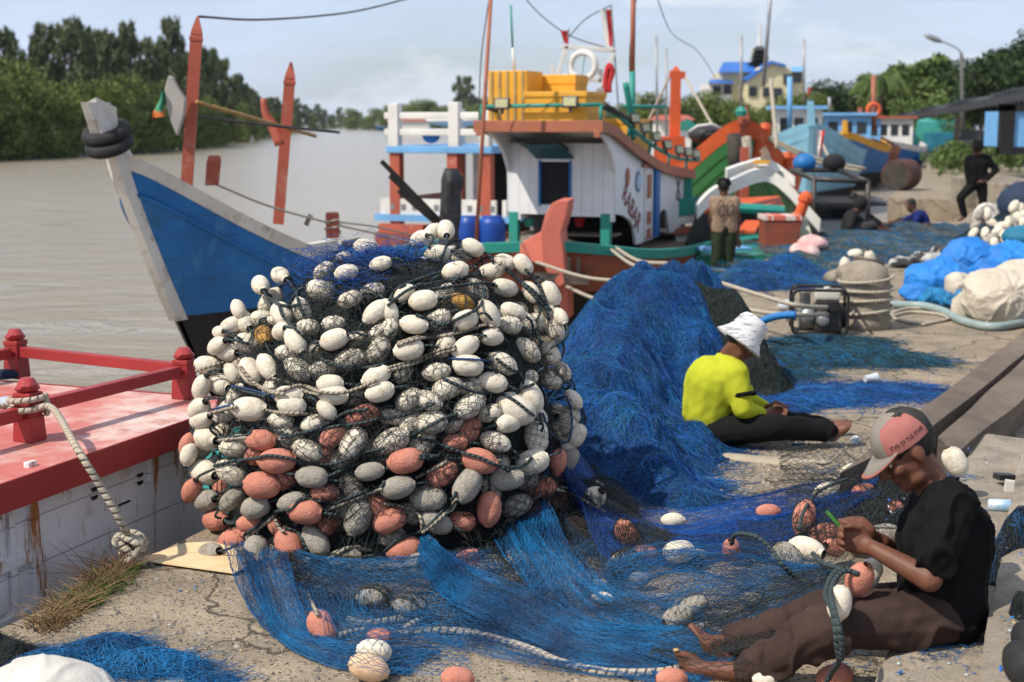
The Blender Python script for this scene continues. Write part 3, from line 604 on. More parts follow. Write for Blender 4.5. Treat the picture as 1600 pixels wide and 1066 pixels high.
for sd in range(3): sheet(sb, [[(352, 866, .16), (380, 930, .04), (432, 1000, .02), (520, 1044, .01), (640, 1056, .01)], [(395, 868, .2), (420, 935, .1), (455, 990, .05), (540, 1025, .03), (665, 1035, .02)], [(445, 880, .24), (462, 930, .14), (490, 985, .06), (570, 1015, .03), (690, 1022, .02)]], 70, 56, .0008, 20 + sd, bunch=.10, zig=.9)
sheet(sb, [[(430, 876, .30), (462, 940, .14), (500, 1000, .02)], [(560, 880, .34), (590, 950, .18), (640, 1010, .01)], [(760, 880, .36), (800, 950, .2), (860, 1010, .02)]], 80, 40, .0008, 30, bunch=.03, drape=True)
sheet(sb, [[(500, 990, .06), (560, 980, .10), (640, 985, .08), (720, 1005, .02)], [(520, 1064, .03), (580, 1060, .16), (650, 1066, .05), (740, 1070, .01)]], 30, 30, .0011, 32, bunch=.03, drape=True)
for sd in range(3): sheet(sb, [[(655, 846, .42), (740, 890, .33), (830, 930, .22), (930, 975, .12), (1050, 985, .08), (1130, 1000, .05)], [(648, 862, .4), (720, 915, .26), (815, 960, .14), (915, 1000, .07), (1030, 1015, .05), (1120, 1030, .04)], [(640, 885, .36), (700, 940, .2), (800, 990, .08), (900, 1028, .03), (1000, 1050, .02), (1095, 1066, .02)]], 80, 84, .0008, 40 + sd, bunch=.12, zig=1.0)
for sd in range(3): sheet(sb, [[(850, 786, .44), (892, 855, .32), (960, 935, .12), (1060, 985, .05), (1140, 1010, .03)], [(815, 820, .45), (862, 890, .28), (920, 955, .12), (1010, 1000, .05), (1100, 1030, .03)], [(768, 850, .44), (828, 920, .24), (880, 975, .1), (960, 1014, .04), (1060, 1048, .02)]], 70, 84, .0008, 50 + sd, bunch=.13, zig=1.0)
for sd in range(3): sheet(sb, [[(955, 900, .12), (1010, 868, .20), (1080, 858, .23), (1150, 868, .2), (1225, 888, .12), (1300, 900, .1)], [(940, 930, .05), (1010, 920, .12), (1080, 915, .14), (1160, 918, .10), (1240, 915, .08), (1305, 915, .1)], [(925, 962, .04), (1000, 975, .06), (1080, 985, .03), (1160, 965, .05), (1240, 945, .05), (1300, 935, .08)]], 60, 64, .0008, 60 + sd, bunch=.09, fold=.03, zig=.5)
for sd in range(2): sheet(sb, [[(760, 960, .02), (900, 1010, .02), (1040, 1030, .02), (1150, 1030, .03)], [(660, 1010, .01), (800, 1045, .01), (960, 1064, .01), (1100, 1075, .01)]], 70, 70, .0007, 70 + sd, bunch=.10)
for sd in range(2): sheet(sb, [[(430, 872, .30), (560, 880, .3), (700, 872, .3), (800, 850, .3), (870, 800, .3)], [(455, 940, .1), (580, 950, .12), (730, 950, .12), (870, 930, .12), (950, 880, .2)], [(490, 1004, .01), (620, 1015, .01), (800, 1010, .01), (930, 985, .02), (1010, 940, .06)]], 70, 90, .0007, 140 + sd, bunch=.05, zig=.5)
for sd in range(1): sheet(sb, [[(900, 985, .03), (1010, 968, .05), (1100, 950, .05), (1200, 930, .08), (1310, 905, .1)], [(980, 1040, .02), (1060, 1030, .02), (1130, 1010, .04), (1230, 985, .1), (1320, 950, .2)]], 50, 70, .0008, 150 + sd, bunch=.08, zig=.5)
sb.build('blue_mesh', M_bluenet, front_net)
sb = SB()
for sd in range(3): sheet(sb, [[(865, 725, .28), (930, 776, .13), (1000, 798, .05), (1080, 803, .02), (1170, 783, .05), (1260, 763, .08), (1340, 752, .15), (1385, 730, .22)], [(880, 765, .2), (935, 810, .1), (1005, 828, .05), (1090, 828, .03), (1185, 808, .05), (1275, 792, .08), (1340, 770, .13), (1390, 742, .22)], [(890, 800, .15), (940, 842, .08), (1010, 858, .04), (1100, 852, .04), (1200, 832, .05), (1290, 822, .08), (1345, 792, .12), (1395, 760, .2)]], 90, 80, .0008, 80 + sd, bunch=.12, zig=1.0)
for sd in range(4): sheet(sb, [[(915, 800, .1), (1000, 836, .05), (1110, 838, .06), (1220, 812, .08), (1310, 780, .12)], [(960, 868, .04), (1040, 884, .05), (1130, 876, .05), (1240, 868, .04), (1320, 850, .05)]], 76, 70, .0009, 90 + sd, bunch=.14, zig=.5)
for sd in range(2): sheet(sb, [[(868, 728, .3), (905, 790, .3), (930, 850, .2), (960, 890, .1)], [(905, 720, .3), (960, 790, .1), (1000, 850, .05), (1030, 885, .03)]], 60, 50, .0009, 160 + sd, bunch=.08, zig=.5)
sb.build('royal_blue_mesh', M_royal, front_net)
sb = SB()
for sd in range(2): sheet(sb, [[(1095, 985, .03), (1180, 935, .06), (1260, 912, .12), (1330, 895, .2)], [(1110, 1062, .04), (1195, 1022, .14), (1265, 985, .24), (1335, 955, .32)]], 34, 34, .0012, 110 + sd, bunch=.05, up=.05)
for sd in range(2): sheet(sb, [[(1150, 850, .14), (1210, 838, .1), (1280, 820, .12), (1330, 800, .14)], [(1165, 925, .05), (1230, 925, .05), (1290, 905, .1), (1340, 880, .15)]], 34, 34, .0012, 120 + sd, bunch=.06, up=.05)
sheet(sb, [[(880, 800, .22), (930, 790, .2), (1000, 820, .14), (1040, 850, .06)], [(890, 900, .1), (950, 900, .1), (1020, 895, .04), (1060, 880, .03)]], 34, 34, .0012, 130, up=.04)
sheet(sb, [[(1030, 1030, .06), (1090, 1000, .1), (1150, 995, .1), (1210, 1005, .15)], [(1010, 1068, .02), (1080, 1066, .05), (1150, 1060, .1), (1200, 1058, .12)]], 22, 22, .0012, 131, up=.05)
for sd in range(3): sheet(sb, [[(1215, 760, .05), (1290, 735, .12), (1370, 720, .2), (1440, 730, .22)], [(1240, 870, .05), (1310, 860, .1), (1390, 850, .14), (1450, 830, .16)]], 34, 34, .0013, 135 + sd, bunch=.1, fold=.05, up=.06)
for sd in range(1): sheet(sb, [[(900, 880, .05), (1010, 850, .1), (1100, 850, .1), (1180, 850, .1)], [(900, 960, .05), (1010, 985, .05), (1100, 985, .05), (1200, 960, .08)]], 44, 50, .0010, 190 + sd, bunch=.05, fold=.02, zig=.6, up=.02)
for sd in range(3): sheet(sb, [[(420, 872, .1), (560, 876, .1), (700, 872, .1), (790, 850, .1)], [(450, 925, .05), (570, 935, .05), (720, 935, .05), (840, 915, .05)], [(480, 975, .01), (600, 980, .01), (740, 975, .01), (880, 945, .02)]], 60, 70, .0011, 170 + sd, bunch=.08, fold=.02, zig=.8, drape=True)  # dense black mesh, part net, part added to darken the shaded ground beneath
for sd in range(3): sheet(sb, [[(850, 790, .1), (900, 880, .1), (960, 930, .05)], [(900, 740, .2), (960, 830, .1), (1010, 880, .04)], [(930, 745, .1), (1000, 810, .06), (1060, 850, .02)]], 50, 50, .0011, 180 + sd, bunch=.08, fold=.03, zig=.8, drape=True)  # black mesh added to darken the net where the heap's shade falls
sb.build('black_and_shade_mesh', M_blacknet, front_net)
# black bundle beside the man's hands
def bundle(name, bumps, m_core, sbs, label, parent=None, th=.02, grid=(110, 110), rough=.02, fib=1500, flen=.25, seed=1, frad=.0014, nzlo=2, nzhi=14, stretch=(1, 1), lift=.015, partname='bundled_net', fibname='loose_twine', cat='net', group=None, turn=.8):
    B = np.array(bumps, float); lo = (B[:, :2] - 2.2 * B[:, 3:5]).min(0); hi = (B[:, :2] + 2.2 * B[:, 3:5]).max(0)
    nz = Nz(seed, 16, nzlo, nzhi, 2); nz2 = Nz(seed + 5, 12, nzhi, nzhi * 3, 2); S = np.array(stretch)
    def H(x, y):
        z = np.zeros_like(x)
        for X, Y, h, rx, ry in B: z = z + (h * np.exp(-(((x - X) / rx) ** 2 + ((y - Y) / ry) ** 2) ** 1.25)) ** 2.2
        z = z ** (1 / 2.2)
        q = np.stack([x, y], -1) * S; q = q + .18 * np.stack([np.sin(3.1 * y + 1.7 * x), np.sin(2.7 * x - 2.2 * y)], -1); rg = 1 - np.abs(nz(q)); rg2 = 1 - np.abs(nz2(q))
        m_ = np.clip(z / .15, 0, 1)
        return z + m_ * (rough * 1.6 * rg + rough * .5 * rg2)
    gx, gy = np.meshgrid(np.linspace(lo[0], hi[0], grid[0]), np.linspace(lo[1], hi[1], grid[1]), indexing='ij'); z = H(gx, gy); ok = z > th
    v = np.stack([gx, gy, np.maximum(z - th, -.01)], -1).reshape(-1, 3); n1 = grid[1]; idx = np.arange(grid[0] * n1).reshape(grid)
    q = np.stack([idx[:-1, :-1], idx[1:, :-1], idx[1:, 1:], idx[:-1, 1:]], -1).reshape(-1, 4); keep = ok.reshape(-1)[q].any(1); q = q[keep]
    us = np.unique(q); mp = -np.ones(len(v), int); mp[us] = np.arange(len(us))
    root = thing(name, label, cat, (B[0, 0], B[0, 1], 0), 0, group) if parent is None else parent
    link_mesh(partname, fast_mesh(partname, v[us], mp[q]), m_core, root)
    g = np.random.default_rng(seed + 9); fl = Nz(seed + 3, 6, .6, 2.5, 2)
    for mi, (fm, share) in enumerate(sbs):
        K = int(fib * share); x = g.uniform(lo[0], hi[0], K * 3); y = g.uniform(lo[1], hi[1], K * 3); o = H(x, y) > th * 1.2; x = x[o][:K]; y = y[o][:K]; K = len(x)
        N = 12; pts = np.zeros((K, N, 3)); a = fl(np.stack([x, y], -1)) * 1.4 + g.normal(size=K) * .5; stp = flen / N * g.uniform(.5, 1.4, K); up = g.uniform(0, 1, K) ** 2 * lift
        for i in range(N):
            pts[:, i, 0] = x; pts[:, i, 1] = y; pts[:, i, 2] = np.maximum(H(x, y) - th, 0) + up + .003; a = a + g.normal(size=K) * turn; x = x + np.cos(a) * stp; y = y + np.sin(a) * stp
        sb = SB(); sb.add(pts, frad); sb.build(fibname, fm, root)
    return root, H
def gb(px, py, h, rx, ry): q = G(px, py); return (q[0], q[1], h, rx, ry)
bundle('net_bundle', [gb(1370, 830, .22, .16, .14), gb(1420, 850, .2, .14, .14), gb(1330, 800, .1, .12, .12), gb(1400, 790, .2, .13, .13)], M_netcore, [(M_blacknet, 1)], 'black net bundle behind the seated man\'s hands', rough=.03, fib=1100, flen=.2, seed=31)
M_royalcore = mat('massed_blue_netting', (.002, .025, .12), (.005, .085, .30), scale=2.6, detail=8, rough=.85, bump=1, bscale=60, bdist=.03, stretch=(1, 1, 1), ramp=(.35, .7), stain=[((.006, .07, .12), .9, .50, .66), ((.001, .006, .03), 5, .55, .72)])
M_bluecore = mat('massed_bright_netting', (.006, .05, .17), (.012, .10, .30), scale=4, detail=8, rough=.85, bump=1, bscale=80, bdist=.02, stain=((.004, .015, .04), 6, .52, .7))
# the long royal-blue heap behind
bundle('blue_net_heap', [(1.10, 10.9, .74, .62, .85), (.62, 9.9, .56, .42, .8), (1.45, 11.6, .66, .45, .6), (.42, 8.75, .42, .40, .6), (.72, 9.2, .22, .35, .5), (.55, 7.95, .27, .40, .4), (.95, 8.35, .12, .3, .3), (.80, 7.45, .15, .32, .22), (1.0, 7.2, .10, .2, .14)],
       M_royalcore, [(M_royal, .5), (M_bluenet, .36), (M_teal, .14)], 'long rumpled heap of royal blue fishing net behind the yellow shirt', rough=.085, fib=17000, flen=.42, seed=41, grid=(200, 300), frad=.0014, nzlo=2.0, nzhi=9, lift=.012, turn=1.0, stretch=(1.5, .7))
bundle('black_net_heap', [(1.40, 10.8, .66, .34, .40), (1.70, 10.55, .54, .24, .34), (1.80, 10.2, .26, .2, .26), (1.1, 11.0, .3, .3, .3)], M_netcore, [(M_blacknet, .7), (M_greennet, .3)], 'black fishing net heaped against the blue net, left of the pump', rough=.07, fib=3000, flen=.3, seed=47, frad=.0015, nzlo=3, nzhi=12, turn=1.0)
bundle('net_strip', [gb(1240, 625, .06, .45, .28), gb(1330, 615, .05, .5, .25), gb(1190, 640, .06, .3, .22), gb(1400, 610, .04, .35, .12)], M_royalcore, [(M_royal, .6), (M_bluenet, .4)], 'flat royal blue net strip in front of the yellow shirted man', rough=.02, fib=3200, flen=.5, seed=53, frad=.0016, th=.014, lift=.012)
bundle('green_net', [gb(1250, 560, .08, .6, .35), gb(1340, 560, .09, .5, .3), gb(1400, 565, .07, .3, .25), gb(1290, 535, .05, .5, .3), gb(1200, 585, .06, .4, .2)], mat('massed_green_netting', (.008, .022, .032), (.010, .045, .085), scale=3, rough=.9, bump=1, bscale=70, bdist=.02), [(M_greennet, .5), (M_teal, .3), (M_bluenet, .2)], 'flat dark green and blue net under the water pump', rough=.03, fib=3800, flen=.4, seed=59, frad=.0018, th=.016)
bundle('net_scrap', [gb(150, 1030, .07, .16, .10), gb(240, 1045, .06, .2, .08), gb(70, 1050, .07, .15, .1), gb(180, 1010, .05, .1, .06), gb(330, 1062, .03, .12, .05)], M_bluecore, [(M_bluenet, 1)], 'crumpled scrap of blue net at the quay corner', rough=.02, fib=2600, flen=.16, seed=61, frad=.0011, th=.012, nzlo=5, nzhi=26)
bundle('net_scrap', [gb(20, 1035, .07, .10, .10), gb(-20, 1020, .07, .10, .1)], M_netcore, [(M_blacknet, 1)], 'black net scrap at the lower left quay edge', rough=.02, fib=500, flen=.12, seed=63, frad=.0011, th=.012, nzlo=5, nzhi=26)
# thick hawser on the concrete
def gline(pts, n=60, z=.015): return catmull([G(p[0], p[1], p[2] if len(p) > 2 else z) for p in pts], n)
def rope_thing(name, pts, r, m, label, cat='rope', n=70, world=False, sides=9, group=None):
    mb = MB(); p = pts if world else gline(pts, n, r); mb.tube(p, r, sides); o = mb.build(name, m, smooth=True); return tag(o, label, cat, group)
M_haw = mat('thick_pale_rope', (.50, .44, .35), (.36, .31, .24), scale=50, rough=.9, bump=.9, rope=((.39, .34, .265), 30), bdist=.006)
rope_thing('rope', [(545, 968), (570, 975), (620, 968), (660, 965), (635, 985), (700, 985), (760, 994), (830, 1015), (880, 1036), (950, 1050), (1030, 1050), (1075, 1040)], .0155, M_haw, 'thick pale rope curving across the concrete before the heap')
rope_thing('rope', [(1040, 1000), (1080, 985), (1110, 978), (1125, 990), (1140, 1005), (1150, 1020)], .0145, M_haw, "thick pale rope end beside the man's bare feet")
rope_thing('rope', [(530, 992, .03), (560, 985, .03), (600, 984, .02), (640, 990, .02)], .010, M_bgrope, 'short hemp rope beside the peach float')
def aline(pts, n=50): return catmull([G(*p) for p in pts], n)
rope_thing('rope', aline([(1143, 850, .16), (1150, 835, .22), (1180, 838, .24), (1205, 858, .2), (1220, 880, .16), (1240, 900, .1), (1255, 915, .05)]), .0095, M_dkrope, 'dark green rope arching out of the hollow salmon float', world=True)
rope_thing('rope', aline([(1270, 865, .2), (1285, 880, .2), (1310, 888, .22), (1335, 893, .3)]), .0105, M_dkrope, 'dark green rope between the two floats by the knee', world=True)
rope_thing('rope', aline([(1338, 897, .42), (1318, 888, .44), (1300, 900, .42), (1290, 930, .40), (1300, 952, .40), (1305, 980, .36), (1308, 1010, .30), (1311, 1032, .24), (1300, 1050, .14), (1290, 1068, .08)], 90), .0098, M_dkrope, "dark green rope looped over the man's knee", world=True)
rope_thing('rope', aline([(1342, 897, .44), (1322, 892, .45), (1306, 904, .44), (1298, 928, .42), (1303, 952, .42), (1311, 980, .38), (1316, 1008, .32), (1315, 1030, .26)], 90), .0095, M_dkrope, "second dark green rope hanging down the man's trouser leg", world=True)
rope_thing('rope', aline([(1325, 748, .18), (1300, 757, .17), (1275, 772, .14), (1258, 795, .2), (1250, 820, .16), (1252, 840, .1)]), .0085, M_dkrope, 'dark rope from the cream float to the netted salmon float', world=True)
rope_thing('rope', aline([(1405, 745, .2), (1420, 760, .18), (1418, 775, .15), (1395, 785, .12), (1385, 790, .1)]), .0095, M_dkrope, 'dark rope loop under the cap brim', world=True)
# ================================================================ BOATS
def pmat(name, c, wear=(.30, .25, .19), lo=.60, hi=.72, rough=.55, planks=None, sc=3, stretch=None, c2=None, streak=None, bump=.25):
    st = [(wear, sc, lo, hi)]
    if streak: st.append(streak)
    return mat(name, c, c2 or tuple(x * .78 for x in c), scale=1.6, detail=8, rough=rough, bump=bump, bscale=45, bdist=.006, planks=planks, stain=st, stretch=stretch, spec=.4)
M_white = pmat('white_boat_paint', (.70, .69, .66), (.42, .36, .28), .60, .80)
M_whitew = pmat('worn_white_paint', (.68, .64, .585), (.32, .235, .15), .53, .68, sc=4, streak=((.12, .09, .06), 9, .64, .72), bump=.5)
M_blue = pmat('bright_blue_paint', (.010, .155, .43), (.03, .09, .13), .56, .76, planks=(2, .19), c2=(.008, .105, .32), streak=((.05, .22, .42), 5, .56, .74, (1, 1, .25)))
M_lblue = pmat('light_blue_paint', (.16, .40, .72), (.36, .38, .36), .62, .78)
M_blackp = pmat('black_bottom_paint', (.012, .012, .013), (.05, .045, .04), .6, .8, rough=.7)
M_red = pmat('red_oxide_paint', (.42, .095, .055), (.46, .26, .20), .58, .76, rough=.6)
M_salmon = pmat('salmon_paint', (.60, .16, .11), (.50, .25, .19), .62, .8, rough=.6)
M_crim = pmat('crimson_paint', (.33, .030, .030), (.45, .20, .17), .62, .8, rough=.45)
M_rdeck = mat('faded_red_deck', (.46, .10, .085), (.55, .28, .24), scale=1.6, detail=9, rough=.6, bump=.4, bscale=30, bdist=.006, stain=[((.62, .50, .45), 1.6, .48, .66), ((.34, .055, .045), 3.5, .56, .7)])
M_brown = pmat('brown_red_planks', (.26, .065, .035), (.13, .06, .04), .5, .7, planks=(2, .16))
M_trim = pmat('brown_trim_paint', (.36, .12, .065), (.25, .10, .06), .55, .75)
M_tealp = pmat('teal_paint', (.02, .26, .21), (.10, .18, .15), .58, .76)
M_green = pmat('green_paint', (.03, .17, .045), (.06, .10, .05), .58, .78, planks=(2, .2))
M_orange = pmat('orange_red_paint', (.60, .10, .025), (.45, .14, .07), .6, .8)
M_yel = pmat('orange_yellow_paint', (.74, .36, .03), (.40, .22, .06), .60, .78)
M_sky = pmat('pale_sky_blue_paint', (.22, .46, .62), (.35, .40, .40), .6, .78, planks=(2, .25))
M_wwall = mat('grimy_white_planks', (.78, .76, .77), (.66, .64, .66), scale=1.8, detail=8, rough=.5, bump=.3, bscale=30, bdist=.005, planks=(2, .22),
              stain=[((.40, .34, .28), 2.6, .60, .76), ((.34, .12, .03), 2.2, .565, .63, (2.6, 2.6, .42)), ((.35, .33, .33), 9, .62, .76, (1, 1, .3))])
M_cabw = mat('white_cabin_boards', (.72, .73, .74), (.63, .64, .65), scale=2, rough=.5, bump=.15, bscale=40, planks=(0, .17), stain=((.46, .42, .36), 2.2, .62, .82, (2, 2, .6)))
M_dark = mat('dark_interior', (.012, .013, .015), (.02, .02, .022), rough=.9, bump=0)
M_wood = mat('grey_weathered_wood', (.24, .19, .145), (.14, .11, .085), scale=3, rough=.85, bump=.6, bscale=40, bdist=.006, stretch=(1, 1, 8))
M_dkwood = mat('dark_wet_wood', (.055, .045, .038), (.03, .026, .022), scale=4, rough=.8, bump=.6, bscale=40)
M_rub = mat('tyre_rubber', (.012, .012, .013), (.025, .024, .023), scale=12, rough=.75, bump=.5, bscale=60, bdist=.005)
M_steel = mat('dark_steel', (.05, .05, .05), (.09, .08, .07), scale=14, rough=.5, metal=.6)
M_galv = mat('galvanised_pole', (.36, .37, .38), (.26, .26, .27), scale=6, rough=.5, metal=.5)
M_tarp = mat('black_plastic_sheet', (.018, .018, .02), (.03, .03, .033), scale=4, rough=.42, bump=.7, bscale=9, bdist=.05)
M_rope = mat('pale_mooring_rope', (.52, .47, .38), (.40, .35, .27), scale=30, rough=.9, bump=.8, rope=((.36, .31, .24), 34), bdist=.005)
M_glass = mat('dark_window_glass', (.02, .025, .03), rough=.08, bump=0, spec=.6)
M_bplast = mat('blue_plastic_drum', (.012, .07, .36), (.010, .05, .26), scale=4, rough=.4, bump=.1)
M_flagr = mat('red_cloth', (.50, .03, .03), (.38, .02, .025), rough=.85); M_flagw = mat('white_cloth', (.72, .70, .67), (.6, .58, .55), rough=.85)
def hdg(deg): a = R(deg); return np.array([math.sin(a), math.cos(a), 0]), np.array([math.cos(a), -math.sin(a), 0])

def hull(root, bow, deg, Ln, beam, zb, zm, zs, rake, m_bot, m_side, m_gun, zblack=-.4, band=.17, keel=-1.5, smin=1.0, flare=.62, mid=.45, rail=None, stern=.8):
    F, Rt = hdg(deg); bow = np.array(bow, float); ns = 30; S = np.linspace(0, 1, ns) ** 1.25
    def g(s):
        return zm + (zb - zm) * max(0, 1 - s / mid) ** 1.7 + (zs - zm) * max(0, (s - mid) / (1 - mid)) ** 2
    def b(s): return beam / 2 * (min(1, (s / mid)) ** .62 if s < mid else 1 - (1 - stern) * ((s - mid) / (1 - mid)) ** 2) + .04
    def pt(s, z, side, out=0.0):
        gg = g(s); tau = np.clip((z - keel) / (gg - keel), 0, 1.2); ex = flare + (.22 - flare) * min(1, s / mid)
        wd = b(s) * tau ** ex + out
        al = s * Ln + rake * (1 - tau) ** 1.15 * (1 - s)
        q = bow[:2] + F[:2] * al + Rt[:2] * side * wd; return (q[0], q[1], z)
    for nm, m, lo, hi, k in (('hull_bottom', m_bot, lambda s: keel, lambda s: min(zblack, g(s) - band), 6), ('hull_side', m_side, lambda s: min(zblack, g(s) - band), lambda s: g(s) - band * .5, 8)):
        mb = MB()
        for side in (1, -1):
            mb.loft([[pt(s, lo(s) + (hi(s) - lo(s)) * q, side) for q in np.linspace(0, 1, k)] for s in S])
        mb.loft([[pt(1, lo(1) + (hi(1) - lo(1)) * q, side) for q in np.linspace(0, 1, k)] for side in (1, 0, -1)])
        mb.build(nm, m, root, auto=.7)
    mb = MB()
    for side in (1, -1): mb.loft([[pt(s, g(s) - band, side, .012), pt(s, g(s), side, .022), pt(s, g(s), side, -.10), pt(s, g(s) - band, side, -.10)] for s in S], close=True, caps=True)
    mb.build('gunwale', m_gun, root)
    if rail:
        mb = MB()
        for side in (1, -1):
            for dz in rail: mb.loft([[pt(s, g(s) - dz - .02, side, -.01), pt(s, g(s) - dz - .015, side, .03), pt(s, g(s) - dz + .015, side, .03), pt(s, g(s) - dz + .02, side, -.01)] for s in S])
        mb.build('rub_rail', m_side, root)
    mb = MB(); mb.loft([[pt(s, g(s) - band - .12, 1, -.03), pt(s, g(s) - band - .07, 0), pt(s, g(s) - band - .12, -1, -.03)] for s in S[3:]]); mb.build('deck', M_wood, root)
    return pt, g

# ---- blue boat, bow to the left
blue = thing('fishing_boat', 'blue wooden boat with raked bow, white stem and two tall red posts', 'boat', (-3.3, 12, 0))
pt, g_ = hull(blue, (-3.3, 12.0), 18, 5.9, 2.15, 1.70, .46, .5, 1.9, M_blackp, M_blue, M_whitew, zblack=.22, band=.135, keel=-1.3, mid=.62, rail=(.36,), stern=.75)
mb = MB()   # stem timber
st = [np.array(pt(0, z, 0)) for z in np.linspace(.18, 1.66, 8)]; F18, R18 = hdg(18)
st += [P(163, 212, 11.9), P(146, 160, 11.75)]
secs = []
for i, q in enumerate(st):
    wv = .085 if i < 8 else (.085 if i == 8 else .07); dv = .10 if i < 8 else .13
    secs.append([q - F18 * dv - R18 * wv * .5, q - F18 * dv + R18 * wv * .5, q + F18 * dv + R18 * wv * 1.0, q + F18 * dv - R18 * wv * 1.0])
mb.loft(secs, close=True, caps=True); mb.build('stem', M_whitew, blue, auto=.5)
mb = MB(); tp = P(146, 160, 11.75); hd = P(172, 172, 11.8)
mb.loft([[P(136, 160, 11.7), P(150, 152, 11.7), P(182, 168, 11.85), P(178, 196, 11.85)], [P(150, 196, 11.75), P(160, 215, 11.75), P(186, 214, 11.9), P(186, 198, 11.9)]], close=True, caps=True); mb.build('stem_head', M_whitew, blue)
ax = tp - P(168, 225, 11.9); ax /= np.linalg.norm(ax)
for k, (px, py) in enumerate(((166, 207), (171, 226))):
    mb = MB(); c = P(px, py, 11.9); Fm = frame(ax); R0, r0 = .148, .058
    prof = [(R0 + r0 * math.cos(a) * (1.0), r0 * .95 * math.sin(a)) for a in np.linspace(0, 2 * np.pi, 15)]
    a = np.linspace(0, 2 * np.pi, 33)[:-1]; v = np.array([[(r * math.cos(t), r * math.sin(t), z) for t in a] for r, z in prof]); v[::2, :, :] *= 1.0
    mb.loft(v @ Fm.T + c, close=True); o = mb.build('tyre', M_rub, smooth=True, origin=c)
    tag(o, ['upper black tyre hung round the blue boat stem', 'lower black tyre hung round the blue boat stem'][k], 'tyre', 'tyres on the bow')
def post(px0, py0, px1, py1, Y, wd, root, m=M_red, name='post', tip=.9):
    a = P(px0, py0, Y); b = P(px1, py1, Y); d = b - a; Ln = np.linalg.norm(d); Fm = frame(d, (.35, .94, 0)); mb = MB(); h = wd / 2
    prof = [(1, 0), (1, Ln * .86), (1.12, Ln * .865), (1.12, Ln * .885), (.92, Ln * .89), (1.0, Ln * .90), (.85, Ln * .925), (.18, Ln)]
    Rz = np.array([[math.cos(.5), -math.sin(.5), 0], [math.sin(.5), math.cos(.5), 0], [0, 0, 1]])
    mb.loft([np.array([(-h * k, -h * k, z), (h * k, -h * k, z), (h * k, h * k, z), (-h * k, h * k, z)]) @ Rz.T @ Fm.T + a for k, z in prof], close=True, caps=True); return mb.build(name, m, root)
post(291, 300, 309, 26, 13.2, .105, blue); post(435, 350, 455, 97, 15.2, .115, blue)
mb = MB(); mb.tube(catmull([P(411, 154, 15.2), P(416, 180, 15.2), P(428, 200, 15.2), P(440, 225, 15.2)], 12), np.linspace(.03, .075, 12), 6); mb.build('post_horn', M_red, blue, smooth=True)
mb = MB(); mb.loft([[P(320, 290, 13.3), P(342, 290, 13.3), P(342, 290, 13.45), P(320, 290, 13.45)], [P(323, 252, 13.3), P(346, 250, 13.3), P(346, 250, 13.45), P(323, 252, 13.45)], [P(326, 243, 13.35), P(344, 243, 13.35), P(344, 243, 13.42), P(326, 243, 13.42)]], close=True, caps=True); mb.build('bitt', M_red, blue, bevel=.01)
mb = MB(); c = P(520, 372, 15.5); mb.lathe([(.075, 0), (.075, .26), (.06, .28), (0, .28)], c, sides=10); mb.build('bitt', M_red, blue)
mb = MB(); [mb.tube([c + np.array([.085 * math.cos(t), .085 * math.sin(t), .06 + .012 * t]) for t in np.linspace(0, 12, 50)], .012, 5)]; mb.build('bitt_rope', M_rope, blue, smooth=True)
mb = MB(); mb.tube(P(np.array([308, 400, 493]), np.array([160, 186, 213]), np.array([13.1, 14.5, 15.6])), .02, 6); tag(mb.build('bamboo_pole', mat('bamboo', (.42, .26, .10), (.30, .17, .06), rough=.6), smooth=True), 'yellow bamboo pole lashed between the two red posts', 'pole')
mb = MB(); mb.tube(P(np.array([312, 420, 530]), np.array([183, 196, 207]), np.array([13.1, 14.6, 15.6])), .016, 6); tag(mb.build('pipe', M_steel, smooth=True), 'thin grey pipe lashed between the two red posts', 'pipe')
mb = MB(); ol = [(263, 118), (269, 122), (276, 136), (289, 155), (286, 180), (281, 196), (276, 212), (266, 190), (260, 165), (257, 138)]
mb.plate([P(x, y, 13.0) for x, y in ol], (.012, .05, 0)); tag(mb.build('plywood_vane', pmat('peeling_grey_ply', (.40, .36, .33), (.18, .28, .22), .5, .66), bevel=.006), 'peeling grey teardrop board tied to the tall red post', 'board')
mb = MB(); gx = np.linspace(0, 1, 9); secs = []
for i, t in enumerate(gx): secs.append([P(258 - 6 * s_ - 14 * s_ * t + 2 * math.sin(6 * t), 140 + 42 * t + 3 * s_, 13.0 + .05 * math.sin(5 * s_ + 4 * t)) for s_ in np.linspace(0, 1, 7)])
mb.loft(secs); mb.loft([np.array(q) + (0, .012, 0) for q in secs]); tag(mb.build('rag', mat('green_orange_rag', (.05, .22, .13), (.52, .15, .04), scale=3.2, detail=2, rough=.9, ramp=(.47, .53)), smooth=True), 'green and orange rag hanging left of the tall red post', 'rag')
rope_thing('rope', catmull([P(311, 26, 13.2), P(400, 31, 15), P(500, 25, 17), P(570, 15, 18.5), P(660, -8, 20)], 40), .012, M_steel, 'thin wire running from the tall red post to the upper right', 'wire', world=True, sides=5)
rope_thing('rope', catmull([P(330, 285, 13.4), P(420, 322, 14.5), P(520, 350, 15.5), P(600, 368, 16.8), P(690, 388, 17.5)], 40), .012, M_rope, 'pale rope along the blue boat gunwale', world=True, sides=6)
rope_thing('rope', catmull([P(520, 346, 15.5), P(600, 357, 17), P(680, 378, 18.5), P(760, 395, 19)], 40), .012, M_rope, 'pale rope from the rope-wound bitt to the right', world=True, sides=6)
mb = MB(); mb.bar(P(478, 352, 15.3), P(486, 336, 15.3), .03, .05); mb.build('cleat', M_wood, blue)
